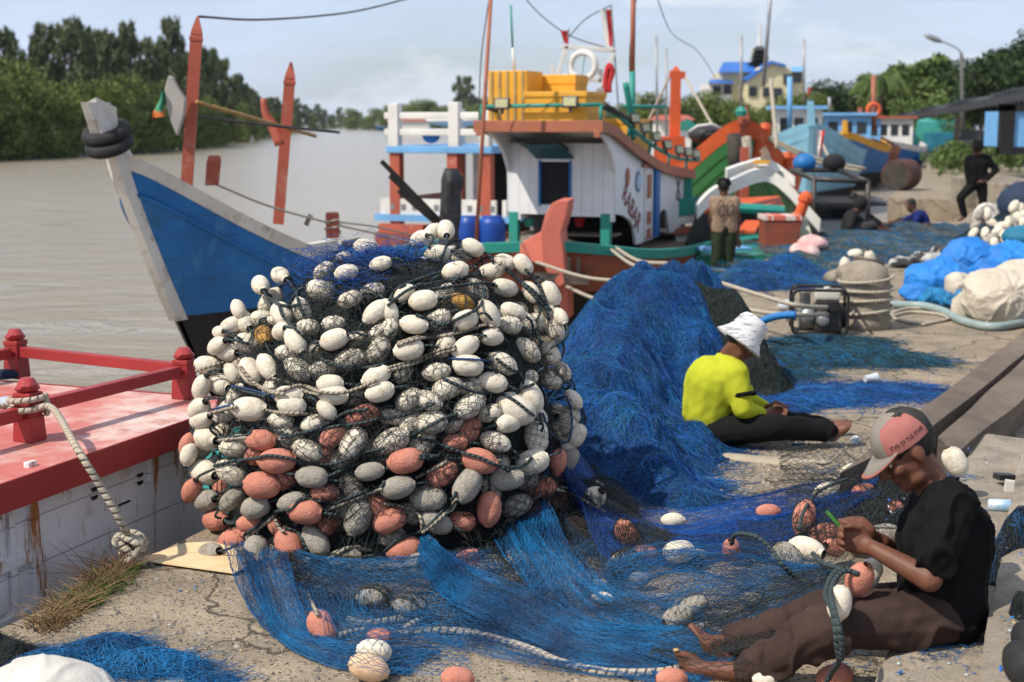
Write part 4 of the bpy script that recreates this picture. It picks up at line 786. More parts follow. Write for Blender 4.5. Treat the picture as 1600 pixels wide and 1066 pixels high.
# black wrapped post and loose planks at its stern
mb = MB(); secs = []; nzp = Nz(77, 8, 2, 9, 2)
for i, t in enumerate(np.linspace(0, 1, 16)):
    ctr = P(704, 395 - 132 * t, 17.2); wv = (.135 + .02 * math.sin(7 * t)) * (1 if t < .86 else max(.35, 1 - (t - .86) * 4))
    secs.append([ctr + (wv * (1 + .18 * nzp([a, t * 3])) * math.cos(a), wv * math.sin(a) * (1 + .18 * nzp([a + 4, t * 3])), 0) for a in np.linspace(0, 2 * np.pi, 15)[:-1]])
mb.loft(secs, close=True, caps=True); mb.build('wrapped_post', M_tarp, blue, smooth=True)
mb = MB(); [mb.bar(P(596 + 14 * k, 252 + 22 * k, 17.0 + .06 * k), P(692 + 6 * k, 350 + 8 * k, 17.4), .035, .05 + .02 * k) for k in range(3)]
tag(mb.build('planks', M_dkwood), 'dark splintered planks leaning beside the black wrapped post', 'planks')
mb = MB(); mb.tube(P(np.array([535, 560, 600]), np.array([384, 378, 398]), np.array([16.3, 16.3, 16.5])), .05, 8); mb.build('exhaust_pipe', M_rub, blue, smooth=True)

# ---- red-decked boat at the near left
rz0 = -math.atan2(ED[0], ED[1])
redb = thing('moored_boat', 'white boat with faded red deck and red post railing, moored at left', 'boat', quay(0, .40), rz0)
# local frame: x to the quay (right), y along it, z up
mb = MB(); mb.box((-.03, -.95, .045), (.06, 4.44, .59)); mb.box((-1.95, -.95, .045), (.06, 4.44, .59)); mb.box((-.99, 1.24, .045), (1.86, .06, .59)); mb.build('side_wall', M_wwall, redb, world=False)
mb = MB(); mb.box((-.98, -.9, .40), (2.16, 4.9, .115)); mb.build('deck_roof', M_rdeck, redb, world=False, bevel=.012)
mb = MB(); mb.box((.108, -.9, .395), (.012, 4.92, .13)); mb.box((-.98, 1.558, .395), (2.16, .012, .13)); mb.build('fascia', M_crim, redb, world=False)
mb = MB(); mb.loft([[(.02, -3.2, -.24), (.14, -3.2, -.36), (.10, -3.2, -1.4)], [(.02, 1.2, -.24), (.14, 1.2, -.36), (.10, 1.2, -1.4)], [(-.1, 2.1, -.2), (0, 2.2, -.36), (-.3, 2.0, -1.4)], [(-1, 3.6, .0), (-1, 3.8, -.2), (-1, 3.2, -1.4)], [(-1.9, 2.1, -.2), (-2, 2.2, -.36), (-1.7, 2.0, -1.4)], [(-2, -3.2, -.24), (-2.1, -3.2, -.36), (-2, -3.2, -1.4)]]); mb.build('hull_side', M_blackp, redb, world=False, smooth=True)
mb = MB(); mb.loft([[(.0, -3.2, -.245), (-2, -3.2, -.245)], [(0, 1.3, -.245), (-2, 1.3, -.245)], [(-.1, 2.1, -.2), (-1.9, 2.1, -.2)], [(-.9, 3.6, 0), (-1.1, 3.6, 0)]]); mb.build('lower_deck', M_tealp, redb, world=False)
Mr = FR[redb].inverted()
def loc(p): q = Mr @ V(p); return np.array(q)
def rpost(c, h, wd=.10):
    mb = MB(); x, y, z = c; k = wd / 2
    mb.box((x, y, z + .06), (wd * 1.12, wd * 1.12, .12), taper=.9); mb.box((x, y, z + h * .42), (wd * .92, wd * .92, h * .84)); mb.box((x, y, z + h * .78), (wd, wd, h * .10))
    pr = [(.45, h * .84), (.62, h * .90), (.62, h * .97), (.30, h * 1.08)]
    for i in range(3):
        pass
    mb.loft([[(x + wd * r * math.cos(a + (math.pi / 8 if j == 2 else 0)), y + wd * r * math.sin(a), z + q) for a in np.arange(8) * math.pi / 4] for j, (r, q) in enumerate(pr)], close=True, caps=True)
    return mb.build('post', M_crim, redb, world=False, bevel=.006)
zt = .458; pc = loc(G(290, 622, zt)); pa = loc(G(27, 590, zt)); pn = loc(G(47, 688, zt)); pc[2] = pa[2] = pn[2] = zt
rpost(pc, .26); rpost(pa, .27); rpost(pn, .28)
pfar = pn + (pn - pc) * 2.2; pfl = pa + (pn - pc) * 2
for a, b, z in ((pfar, pn, .14), (pn, pc, .155), (pa, pc, .16), (pfl, pa, .155)):
    mb = MB(); d = (b - a); d /= np.linalg.norm(d); mb.bar(a + d * .06 + (0, 0, z), b - d * .06 + (0, 0, z), .055, .062); mb.build('rail', M_crim, redb, world=False, bevel=.005)
rpost(pfar, .28)
# panelled door and vents on the white wall
y0 = loc(G(60, 840, .0))[1]
def wallp(px, py): # place on the white wall plane x=0 (local) seen at a pixel
    d = ray(px, py); o = np.array(Mr @ Vector((0, 0, CAM_H))); dl = np.array(Mr.to_3x3() @ V(d)); t = -o[0] / dl[0]; return o + dl * t
a = wallp(50, 760); mb = MB(); ya = a[1]
mb.box((.014, ya - .02, .12), (.03, .055, .72)); mb.box((.018, ya - .28, .325), (.045, .70, .05)); mb.box((.012, ya - .35, .06), (.024, .60, .055)); mb.box((.012, ya - .35, -.20), (.024, .60, .06)); mb.box((.012, ya - .165, .1), (.022, .035, .62))
mb.build('door_frame', M_wwall, redb, world=False, bevel=.004)
for z_ in (.19, -.07): mb = MB(); mb.box((.006, ya - .36, z_), (.02, .30, .16)); mb.build('door_panel', M_wwall, redb, world=False, bevel=.006)
v0, v1 = wallp(135, 745), wallp(232, 722)
mb = MB(); mb.bar((.02, v0[1], v0[2] + .018), (.02, v1[1], v0[2] + .018), .05, .03); mb.box((.012, v1[1] - .01, v0[2] - .06), (.022, .025, .15)); mb.build('vent_hood', M_wwall, redb, world=False, bevel=.004)
mb = MB()
for px, py in ((146, 764), (146, 777), (217, 742), (217, 754)):
    mb = MB(); c = wallp(px, py); mb.add([(.007, c[1] - .028, c[2] + .008), (.007, c[1] + .028, c[2] + .008), (.007, c[1] + .024, c[2] - .010), (.007, c[1] - .010, c[2] - .014)], [(0, 1, 2, 3)]); mb.build('vent_slot', M_dark, redb, world=False)
mb = MB(); c = wallp(193, 786); mb.box((.004, c[1], c[2]), (.008, .09, .008)); mb.build('vent_slot', M_dark, redb, world=False)
# mooring line from the near post down to the quay
n0 = G(47, 640, .62); n0 = np.array(FR[redb] @ V((pn[0], pn[1], zt + .15)))
pts = [n0 + (.06, -.06, .02), P(84, 640, 6.5), P(120, 700, 6.05), P(160, 765, 6.02), P(195, 826, 6.05), G(205, 856, .05)]
rope_thing('rope', catmull(pts, 60), .0165, M_haw, 'thick pale mooring rope slanting down from the red post to the quay', world=True)
mb = MB(); [mb.tube([n0 + (.085 * math.cos(t), .085 * math.sin(t), -.02 + .006 * t + (.01 if t > 6 else 0)) for t in np.linspace(0, 12.6, 50)], .0155, 8)]; o = mb.build('rope', M_haw, smooth=True); tag(o, 'pale rope turns wound round the near red post', 'rope')
kn = G(205, 868, .05); mb = MB(); g = np.random.default_rng(5)
for k in range(5):
    ph = g.uniform(0, 6.28, 3); mb.tube([kn + np.array([.055 * math.sin(1.3 * t + ph[0]), .05 * math.cos(t + ph[1]), .02 + .07 * math.sin(.9 * t + ph[2])]) for t in np.linspace(0, 6.5, 36)], .0165, 8)
for k in range(26):
    a = g.uniform(-1, 1); mb.tube(catmull([kn + (a * .05, .0, -.03), kn + (a * .07, -.02, -.08), kn + (a * .09 + g.normal() * .02, -.02, -.17 + g.normal() * .02)], 6), .006, 4)
tag(mb.build('rope_knot', M_haw, smooth=True), 'frayed pale rope knot made fast at the quay corner', 'rope')
# coil lying on the red deck
mb = MB(); c = G(20, 636, .47); mb.tube([c + (.05 * t - .2, -.02 * t * t * .2 + .05 * math.sin(2 * t), .012) for t in np.linspace(0, 7, 40)], .012, 7); tag(mb.build('rope', M_rope, smooth=True), 'slack pale rope lying on the red deck', 'rope')
mb = MB(); mb.ell(G(10, 628, .49), (.06, .05, .03)); tag(mb.build('plastic_bag', mat('crumpled_clear_plastic', (.55, .60, .66), (.40, .46, .54), scale=20, rough=.2, bump=1, bscale=30, bdist=.02), smooth=True), 'crumpled clear plastic bag on the red deck', 'bag')
mb = MB(); mb.ell(G(6, 585, .49), (.09, .06, .03)); tag(mb.build('cloth', mat('navy_rag', (.01, .02, .05), rough=.9, bump=1, bscale=20), smooth=True), 'dark navy rag at the far left of the red deck', 'rag')

# ---- white-cabin boat with brown roof
cb = thing('fishing_boat', 'white cabin fishing boat with brown swept roof and teal gunwale', 'boat', (.76, 22, 0), -R(21))
GW = [(.60, 19.3, .36), (1.3, 19.55, .28), (2.0, 20.3, .16), (2.75, 22.0, .05), (3.5, 24.2, 0), (4.5, 27.5, .15), (2.6, 28.8, .3), (-.1, 27.2, .15), (-1.3, 24.0, 0), (-1.9, 21.9, .06), (-1.75, 20.6, .16), (-.9, 19.7, .28)]
gwc = catmull(np.array(GW + GW[:1]), 60)[:-1]; ctr = np.array([1.0, 23.5, 0])
def ring(dz, k, z=None):
    q = gwc.copy(); q[:, :2] = ctr[:2] + (q[:, :2] - ctr[:2]) * k; q[:, 2] = q[:, 2] + dz if z is None else z; return q
for nm, m, rs in (('hull_bottom', M_blackp, [ring(0, .78, -1.4), ring(0, .93, -.38)]), ('hull_side', M_brown, [ring(0, .93, -.38), ring(-.25, .985), ring(-.10, .99)]), ('gunwale', M_tealp, [ring(-.13, .992), ring(-.13, 1.006), ring(.0, 1.008), ring(.0, .955), ring(-.13, .955)]), ('deck', M_wood, [ring(-.22, .97), ring(-.2, .5), ring(-.2, .01)])):
    mb = MB(); mb.loft(np.array(rs), close=True); mb.build(nm, m, cb, smooth=(nm != 'gunwale'))
Y0 = 19.15; ol = [(862, 318), (873, 314), (888, 314), (886, 332), (876, 364), (880, 400), (886, 440), (887, 500), (858, 500), (862, 440), (848, 412), (775, 403), (845, 362), (852, 335)]
mb = MB(); mb.plate([P(x, y, Y0 + (.5 if x < 800 else 0)) for x, y in ol], (.10, .42, .02)); mb.build('stem', M_salmon, cb, bevel=.012)
mb = MB(); mb.loft([[P(858, 445, 18.95), P(878, 425, 18.95), P(882, 442, 18.95), P(868, 452, 18.95)], [P(858, 445, 19.1), P(878, 425, 19.1), P(882, 442, 19.1), P(868, 452, 19.1)]], close=True, caps=True); mb.build('stem_bracket', M_salmon, cb)
mb = MB(); mb.loft([[P(835, 425, 18.8), P(920, 430, 19.2), P(920, 446, 19.2), P(835, 440, 18.8)], [P(835, 425, 19.3), P(920, 430, 19.5), P(920, 446, 19.5), P(835, 440, 19.3)]], close=True, caps=True); mb.build('bitt_beam', M_wood, cb)
for px in (889, 904):
    mb = MB(); mb.bar(P(px, 428, 19.1), P(px, 403, 19.1), .05, .05); mb.build('bitt', M_dkwood, cb, bevel=.008)
W = .86; prof = [(-1.0, 1.97), (-.6, 1.93), (-.33, 1.88), (.4, 1.70), (1.18, 1.52), (2.5, 1.27), (4.6, 1.09)]; pc_ = catmull(np.array([(y, z) for y, z in prof]), 26)
def rz_(y): return float(np.interp(y, pc_[:, 0], pc_[:, 1]))
mb = MB(); mb.loft([[(-1.0, y, z), (.96, y, z), (.96, y, z - .05), (-1.0, y, z - .05)] for y, z in pc_], close=True, caps=True); mb.build('roof', mat('pale_roof_board', (.55, .56, .56), (.42, .42, .42), rough=.7, planks=(0, .45)), cb, world=False)
mb = MB()
for sx in (-1.01, .97): mb.loft([[(sx - .02, y, z + .01), (sx + .02, y, z + .01), (sx + .02, y, z - .15), (sx - .02, y, z - .15)] for y, z in pc_], close=True, caps=True)
mb.box((-.02, -1.02, 1.90), (2.02, .05, .17)); mb.box((.90, -1.03, 1.79), (.10, .05, .10)); mb.box((-.94, -1.03, 1.80), (.10, .05, .08)); mb.build('roof_fascia', M_trim, cb, world=False, bevel=.01)
# front wall with window opening and a low dark opening under it
fw = MB(); zt_, zl = 1.64, .60
for x0, x1, z0, z1 in ((-W, -.33, zl, zt_), (.14, W, zl, zt_), (-.33, .14, zl, .70), (-.33, .14, 1.36, zt_), (-W, -.66, .46, zl), (.66, W, .46, zl), (-.66, -.1, .55, zl), (-.1, .66, .53, zl)): fw.box(((x0 + x1) / 2, 0, (z0 + z1) / 2), (x1 - x0, .05, z1 - z0))
fw.build('front_wall', M_cabw, cb, world=False)
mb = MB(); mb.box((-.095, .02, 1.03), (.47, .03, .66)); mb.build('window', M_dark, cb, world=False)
mb = MB(); mb.box((-.345, -.02, 1.03), (.035, .05, .70)); mb.box((.155, -.02, 1.03), (.035, .05, .70)); mb.build('window_frame', M_blue, cb, world=False)
mb = MB(); mb.plate([(-.40, -.03, 1.40), (.20, -.03, 1.40), (.12, -.38, 1.60), (-.46, -.38, 1.60)], (0, 0, .03)); mb.build('window_shutter', pmat('dark_teal_board', (.02, .10, .14), (.02, .02, .02), .5, .7), cb, world=False)
mb = MB(); mb.plate([(-.56, -.10, 1.56), (.15, -.10, 1.52), (.10, -.42, 1.64), (-.60, -.40, 1.66)], (0, 0, .05)); mb.build('shutter_cover', M_tarp, cb, world=False, bevel=.01)
# side walls: front wing curved up to the roof, arch cut at the bottom
for sx in (W, -W):
    top = [(y, rz_(y) - .05) for y in np.linspace(-.96, 4.3, 16)]; bot = [(4.3, .08), (3.2, .06), (3.0, .45), (2.75, .50), (2.55, .45), (2.5, .06), (1.15, .02), (1.0, .30), (.75, .44), (.4, .53), (.0, .58), (-.03, 1.2), (-.25, 1.5), (-.6, 1.72), (-.96, 1.84)]
    mb = MB(); mb.plate([(sx - .025, y, z) for y, z in top + bot], (.05, 0, 0)); mb.build('side_wall', M_cabw, cb, world=False)
mb = MB(); mb.box((0, 4.3, .6), (1.7, .05, 1.1)); mb.build('rear_wall', M_cabw, cb, world=False)
for sx in (-.78, .72):
    mb = MB(); mb.box((sx, .02, .27), (.15, .12, .62)); mb.build('cabin_post', M_tealp, cb, world=False, bevel=.01)
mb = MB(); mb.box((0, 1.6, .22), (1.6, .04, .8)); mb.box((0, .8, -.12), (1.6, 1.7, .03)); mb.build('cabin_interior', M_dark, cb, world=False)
mb = MB(); mb.box((0, .5, .22), (1.5, .5, .03)); mb.build('shelf', M_wood, cb, world=False)
xo = W + .03
mb = MB(); mb.box((xo + .01, 1.75, .66), (.03, .46, 1.12)); mb.build('door', M_white, cb, world=False, bevel=.006)
for z_, h_ in ((.93, .38), (.42, .2), (.16, .16)): mb = MB(); mb.box((xo + .03, 1.72, z_), (.02, .22, h_)); mb.build('door_panel', M_trim, cb, world=False)
mb = MB(); mb.box((xo + .035, 2.17, .68), (.05, .26, 1.2)); mb.build('door_post', M_blue, cb, world=False)
mb = MB(); mb.box((xo + .02, 1.75, 1.27), (.05, .8, .05)); mb.build('door_lintel', M_trim, cb, world=False)
mb = MB(); mb.lathe([(0, 0), (.09, 0), (.09, .02), (0, .02)], (xo, .55, 1.12), (1, 0, 0), 14, sx=1, sy=1.6); mb.build('porthole', M_trim, cb, world=False)
def text_mesh(s, size, name='lettering', ext=.004, shear=0, space=1.0):
    cu = bpy.data.curves.new(name, 'FONT'); cu.body = s; cu.size = size; cu.extrude = ext; cu.align_x = 'CENTER'; cu.align_y = 'CENTER'; cu.shear = shear; cu.space_character = space
    o = bpy.data.objects.new('t', cu); COL.objects.link(o); dg = bpy.context.evaluated_depsgraph_get(); dg.update(); me = bpy.data.meshes.new_from_object(o.evaluated_get(dg)); bpy.data.objects.remove(o); me.name = name; return me
me = text_mesh('RABAR', .36, shear=.15); me.transform(Matrix.Scale(1.3, 4, (0, 1, 0))); me.transform(Matrix.Translation((xo + .002, .80, .62)) @ Matrix.Rotation(R(-33), 4, 'X') @ Matrix.Rotation(R(90), 4, 'Z') @ Matrix.Rotation(R(90), 4, 'X'))
link_mesh('lettering', me, mat('red_brown_lettering', (.20, .045, .03), rough=.6, bump=0), cb, world=False)
mb = MB(); th = np.linspace(.6, 5.7, 24); o_ = [(xo + .004, 1.16 + .16 * math.cos(t), 1.02 + .16 * math.sin(t)) for t in th]; i_ = [(xo + .004, 1.20 + .125 * math.cos(t), 1.02 + .125 * math.sin(t)) for t in th]
mb.loft([o_, i_]); mb.build('crescent_emblem', mat('emblem_black', (.03, .04, .06), rough=.6, bump=0), cb, world=False)
mb = MB(); mb.lathe([(0, 0), (.20, 0), (.20, .004), (0, .004)], (xo - .003, 1.17, 1.03), (1, 0, 0), 24); mb.build('emblem_ground', mat('emblem_blue', (.42, .56, .70), rough=.6, bump=0), cb, world=False)
mb = MB()
for a, b in (((3.55, 1.05), (3.72, .82)), ((3.85, 1.0), (3.72, .82)), ((3.72, .82), (3.6, .68)), ((3.72, .82), (3.84, .66)), ((3.6, .68), (3.72, .6)), ((3.84, .66), (3.72, .6))): mb.bar((xo, a[0], a[1]), (xo, b[0], b[1]), .02, .03)
mb.build('bird_emblem', MATS['emblem_black'], cb, world=False)
# rails, lamps and boxes on the roof
mb = MB(); mb.tube([(-.95, -.98, 2.19), (.93, -.98, 2.21)], .028, 8); mb.tube(catmull([(.93, -.98, 2.19), (1.0, -.2, 2.02), (1.02, .6, 1.80), (1.02, 1.6, 1.58), (1.0, 3.2, 1.35), (1.0, 4.8, 1.28)], 20), .035, 8)
for y in (-.98,): mb.tube([(.93, y, 1.95), (.93, y, 2.2)], .025, 6); mb.tube([(-.93, y, 1.95), (-.93, y, 2.2)], .025, 6)
for y in (.2, 1.4, 2.6, 3.8): mb.tube([(1.0, y, rz_(y)), (1.02, y, rz_(y) + .18)], .025, 6)
mb.build('roof_rail', M_tealp, cb, world=False, smooth=True)
mb = MB(); mb.tube(catmull([(.98, .55, 1.7), (.97, .35, 2.2), (.93, .25, 2.55)], 10), .05, 6); mb.tube([(.9, .3, 2.2), (1.3, 1.2, 2.2)], .03, 6); mb.build('rail_horn', M_tealp, cb, world=False, smooth=True)
mb = MB(); mb.tube([(.98, -.95, 2.2), (1.02, .2, 1.98)], .05, 7); mb.tube([(-.9, -1, 2.2), (-.62, -.2, 2.05)], .045, 7); mb.build('timber_rail', M_dkwood, cb, world=False, smooth=True)
def lamp(c, rz, s=1.0):
    mb = MB(); mb.M = Matrix.Translation(V(c)) @ Matrix.Rotation(rz, 4, 'Z') @ Matrix.Rotation(R(-12), 4, 'X'); mb.box((0, 0, 0), (.24 * s, .06 * s, .17 * s)); mb.box((0, .03, -.10 * s), (.05, .03, .10)); o = mb.build('flood_lamp', M_steel, cb, world=False, bevel=.01)
    mb = MB(); mb.M = Matrix.Translation(V(c)) @ Matrix.Rotation(rz, 4, 'Z') @ Matrix.Rotation(R(-12), 4, 'X'); mb.box((0, -.031 * s, 0), (.19 * s, .006, .12 * s)); mb.build('lamp_glass', mat('lamp_glass', (.30, .33, .26), (.5, .46, .2), scale=20, rough=.1, bump=0, spec=.6), o, world=False)
lamp((-.58, -1.02, 2.23), 0); lamp((.48, -1.02, 2.25), 0)
for y in (.25, .85, 1.5, 2.2, 3.0, 3.6, 4.2): lamp((1.08, y, rz_(y) + .28), R(70), .9)
def crate(name, lab, c, size, rz, slats, m=M_yel, group=None):
    t = thing(name, lab, 'box', np.array(FR[cb] @ V(c)), -R(21) + rz, group); x, y, z = size
    mb = MB(); mb.box((0, 0, z / 2), (x, y, z)); mb.build('body', m, t, world=False, bevel=.015)
    if slats:
        mb = MB(); [mb.box((-x / 2 + x * (k + .5) / 5, -y / 2 - .008, z / 2), (x * .06, .016, z * .98)) for k in range(5)]; mb.build('batten', pmat('grimy_batten', (.45, .30, .10), (.2, .15, .1), .5, .7), t, world=False)
    else:
        mb = MB(); mb.box((0, 0, z * .93), (x * 1.04, y * 1.04, z * .16)); mb.build('lid', m, t, world=False, bevel=.015)
        mb = MB(); mb.box((0, 0, z * .42), (x * 1.02, y * 1.02, z * .07)); mb.build('band', m, t, world=False, bevel=.008)
    return t
gy = 'yellow fish boxes on the cabin roof'
crate('fish_box', 'tall orange yellow slatted box on the cabin roof', (-.62, -.35, 1.88), (.62, .70, .84), 0, True, group=gy)
crate('fish_box', 'orange yellow box beside the tall slatted box, mostly hidden', (-.08, .35, 1.74), (.55, .6, .93), 0, False, group=gy)
crate('fish_box', 'wide orange yellow lidded box at front of the cabin roof', (.20, -.40, 1.88), (.95, .95, .52), 0, False, group=gy)
crate('fish_box', 'small orange yellow lidded box on the sloping roof at right', (.55, 1.5, 1.46), (.6, .8, .55), 0, False, group=gy)
# white frame with life ring, flags and masts
def Lc(px, py, Y): return P(px, py, Y)
fr = thing('gantry', 'white tubular gantry above the yellow boxes', 'gantry', Lc(910, 190, 24)); mb = MB()
for a, b in (((864, 140), (886, 72)), ((942, 140), (960, 78)), ((876, 73), (962, 79)), ((868, 122), (940, 126)), ((864, 128), (864, 105)), ((938, 130), (938, 108)), ((930, 150), (945, 128))): mb.bar(Lc(*a, 24), Lc(*b, 24), .075, .075)
for a, b in (((866, 195), (864, 128)), ((940, 195), (942, 130))): mb.bar(Lc(*a, 24), Lc(*b, 24), .06, .06)
mb.build('frame', M_white, fr, bevel=.01)
c = Lc(911, 103, 23.9); mb = MB(); a = np.linspace(0, 2 * np.pi, 41)[:-1]
mb.M = Matrix.Translation(V(c)) @ Matrix.Rotation(R(-35), 4, 'Z'); mb.tube([(.24 * math.cos(t), 0, .215 * math.sin(t)) for t in a], .055, 8, closed=True); tag(mb.build('life_ring', M_white, smooth=True), 'white life ring hanging in the white gantry', 'life ring')
mb = MB(); mb.M = Matrix.Translation(V(c)) @ Matrix.Rotation(R(-35), 4, 'Z'); mb.tube([(.04, 0, .22), (-.03, 0, -.22)], .008, 5); tag(mb.build('cord', M_tealp), 'teal cord across the white life ring', 'cord')
def flag(px, py, Y, wpx, hpx, stripes, label, pole, group='small flags'):
    t = thing('flag', label, 'flag', P(*pole[0], Y), group=group); mb = MB(); mb.tube([P(*pole[0], Y), P(*pole[1], Y)], .014, 6); mb.build('flag_pole', M_galv, t)
    n = len(stripes)
    for i, m in enumerate(stripes):
        mb = MB(); secs = []
        for q in np.linspace(0, 1, 9): secs.append([P(px + wpx * (s_ * .9 + .05 * math.sin(6 * s_)) * (1 - .5 * q), py + hpx * q, Y + .05 * math.sin(5 * q + 4 * s_)) for s_ in np.linspace(i / n, (i + 1) / n, 5)])
        mb.loft(secs); mb.loft([np.array(q) + (0, .01, 0) for q in secs]); mb.build('cloth', m, t, smooth=True)
flag(957, 15, 24, -22, 58, [M_flagr, M_flagw], 'limp red and white flag right of the gantry', ((966, 165), (955, 8)))
flag(888, 48, 24, -14, 20, [M_flagr], 'small torn red pennant left of the gantry', ((886, 78), (889, 45)))
def pole(name, label, segs, Y, cat='mast', group=None):
    t = thing(name, label, cat, P(*segs[0][0], Y), group=group)
    for a, b, r, m in segs:
        mb = MB(); mb.tube([P(*a, Y), P(*b, Y)], r, 8); mb.build('section', m, t, smooth=True)
pole('mast', 'brown mast with teal foot behind the yellow boxes', [((988, 210), (988, 112), .05, M_tealp), ((988, 112), (990, -40), .042, M_trim)], 23.5)
pole('pole', 'long thin rusty pole left of the white cabin', [((743, 395), (768, -20), .028, M_trim)], 20.5, 'pole')
pole('antenna', 'thin green whip antenna above the slatted box', [((804, 110), (801, 75), .02, M_white), ((801, 75), (798, 8), .016, M_tealp)], 22, 'antenna')
mb = MB(); mb.tube(catmull([P(948, 145, 23), P(946, 125, 23), P(951, 102, 23), P(957, 112, 23), P(952, 130, 23), P(952, 145, 23)], 20), .045, 7); tag(mb.build('cloth', M_flagr, smooth=True), 'dark red cloth hung behind the yellow box', 'cloth')
mb = MB(); mb.lathe([(.03, -.3), (.03, 0), (.075, .02), (.075, .08), (.03, .12), (0, .12)], P(883, 128, 22.5), sides=12); tag(mb.build('antenna_dome', M_white, smooth=True), 'small white antenna dome on the yellow box', 'antenna')
for px, py, s, lab in ((733, 386, .17, 'smaller blue plastic drum, left of its neighbour on the cabin boat'), (769, 386, .20, 'bigger blue plastic drum beside the teal cabin post')):
    mb = MB(); mb.lathe([(s * .9, 0), (s, .05), (s, .34), (s * .92, .40), (s * .75, .43), (s * .72, .46), (0, .46)], P(px, py, 21), sides=20); tag(mb.build('barrel', M_bplast, auto=.6), lab, 'barrel', 'blue drums')
for px, py, m, lab in ((826, 352, M_tealp, 'small green bucket on the cabin shelf'), (906, 352, M_flagr, 'small red bucket on the cabin shelf'), (949, 352, M_tealp, 'green bucket at the right end of the cabin shelf')):
    mb = MB(); p0 = P(px, py, 22.4); mb.lathe([(.06, 0), (.09, .13), (.08, .13), (.055, .02), (0, .02)], p0 + (0, 0, -.02), sides=14); tag(mb.build('bucket', m, auto=.6), lab, 'bucket', 'small buckets')
# ledge at the cabin boat's quarter
mb = MB(); mb.loft([[P(1050, 358, 25), P(1105, 352, 25.3), P(1105, 362, 25.3), P(1050, 368, 25)], [P(1050, 356, 26), P(1105, 350, 26.3), P(1105, 360, 26.3), P(1050, 366, 26)]], close=True, caps=True); mb.build('quarter_beam', M_trim, cb)
mb = MB(); mb.loft([[P(1055, 368, 25.1), P(1098, 362, 25.4), P(1085, 400, 25.4), P(1062, 400, 25.1)], [P(1055, 368, 25.7), P(1098, 362, 26), P(1085, 400, 26), P(1062, 400, 25.7)]], close=True, caps=True); mb.build('quarter_board', M_white, cb)
mb = MB(); mb.loft([[P(1050, 332, 25.2), P(1092, 326, 25.5), P(1092, 348, 25.5), P(1050, 352, 25.2)], [P(1050, 332, 25.6), P(1092, 326, 26), P(1092, 348, 26), P(1050, 352, 25.6)]], close=True, caps=True); mb.build('bulwark', M_white, cb)
mb = MB(); mb.bar(P(1073, 330, 25.6), P(1075, 278, 25.6), .16, .12); mb.bar(P(1048, 326, 25.2), P(1096, 320, 25.5), .06, .3); mb.build('bulwark_post', M_tealp, cb, bevel=.01)
for k, (a, b) in enumerate((((838, 410, 18.9), (1010, 440, 16.5)), ((952, 388, 19.9), (1040, 425, 14)), ((960, 386, 19.9), (1048, 412, 14.2)), ((885, 448, 19), (1000, 470, 14.5)))):
    A, B = P(*a), P(*b); rope_thing('rope', catmull([A, (A + B) / 2 + (0, 0, -.08), B], 20), .022, M_rope, ['pale mooring rope from the salmon stem to the net heap', 'pale rope falling from the teal gunwale, nearer of two', 'pale rope falling from the teal gunwale, farther of two', 'lower pale rope below the grey beam on the red hull'][k], world=True, sides=6, group='mooring ropes')

for k, pts in enumerate((((815, -8, 24), (850, 28, 24), (895, 58, 24), (962, 79, 24)), ((889, 58, 24), (915, 30, 24), (955, 8, 24)), ((1024, -10, 24), (1050, 52, 26), (1090, 80, 30), (1118, 122, 34)), ((995, -10, 23.5), (984, 80, 23.5), (986, 170, 23.5)), ((764, 0, 20.5), (752, 90, 20.8), (748, 188, 21)))):
    rope_thing('wire', catmull([P(*q) for q in pts], 24), .009, M_steel, ['thin stay sagging to the gantry from above', 'thin wire rising from the red pennant', 'thin wire sagging down to the derrick boat', 'thin stay beside the brown and teal mast', 'thin line beside the rusty pole'][k], 'wire', world=True, sides=4)
# ---- canopy boat behind, pale blue roof with white railing
cn = thing('canopy_boat', 'boat with pale blue canopy on dark red posts and white railing', 'boat', (-1.9, 28, 0), -R(21))
cpt = thing  # (frame only)
Mc = FR[cn]; xl = lambda px, py, Y: np.array(Mc.inverted() @ V(P(px, py, Y)))
mb = MB()
ca = [xl(630, 228, 28), xl(690, 236, 25.3)]
x0, y0_ = xl(628, 226, 27)[0], xl(628, 226, 27)[1]
mb.box((x0 + 1.05, y0_ + 1.0, 1.47), (2.1, 3.4, .13)); mb.build('canopy', M_lblue, cn, world=False, bevel=.02)
for dx, dy in ((.15, -.55), (1.3, -.55), (1.95, -.55), (.15, 2.4), (1.95, 2.4)):
    mb = MB(); mb.bar((x0 + dx, y0_ + dy, -.2), (x0 + dx, y0_ + dy, 1.42), .2, .2); mb.build('canopy_post', M_red, cn, world=False)
for dx, dy, h in ((.15, -.6, .78), (1.35, -.6, .80), (1.95, -.6, .7), (.15, 2.4, .7), (1.95, 2.4, .7)):
    mb = MB(); mb.bar((x0 + dx, y0_ + dy, 1.52), (x0 + dx, y0_ + dy, 1.52 + h), .2, .2); mb.build('railing_post', M_white, cn, world=False, bevel=.02)
mb = MB()
for z in (1.78, 2.08): mb.bar((x0 - .05, y0_ - .6, z), (x0 + 2.0, y0_ - .6, z), .12, .12); mb.bar((x0 + .15, y0_ - .6, z), (x0 + .15, y0_ + 2.4, z), .12, .12)
mb.build('railing', M_white, cn, world=False, bevel=.02)
mb = MB(); mb.box((x0 + 1.0, y0_ - .6, .42), (2.3, .08, .30)); mb.box((x0 + 2.3, y0_ + .8, .42), (.08, 2.8, .3)); mb.box((x0 - .08, y0_ + .8, .42), (.08, 2.8, .3)); mb.build('bulwark', M_white, cn, world=False)
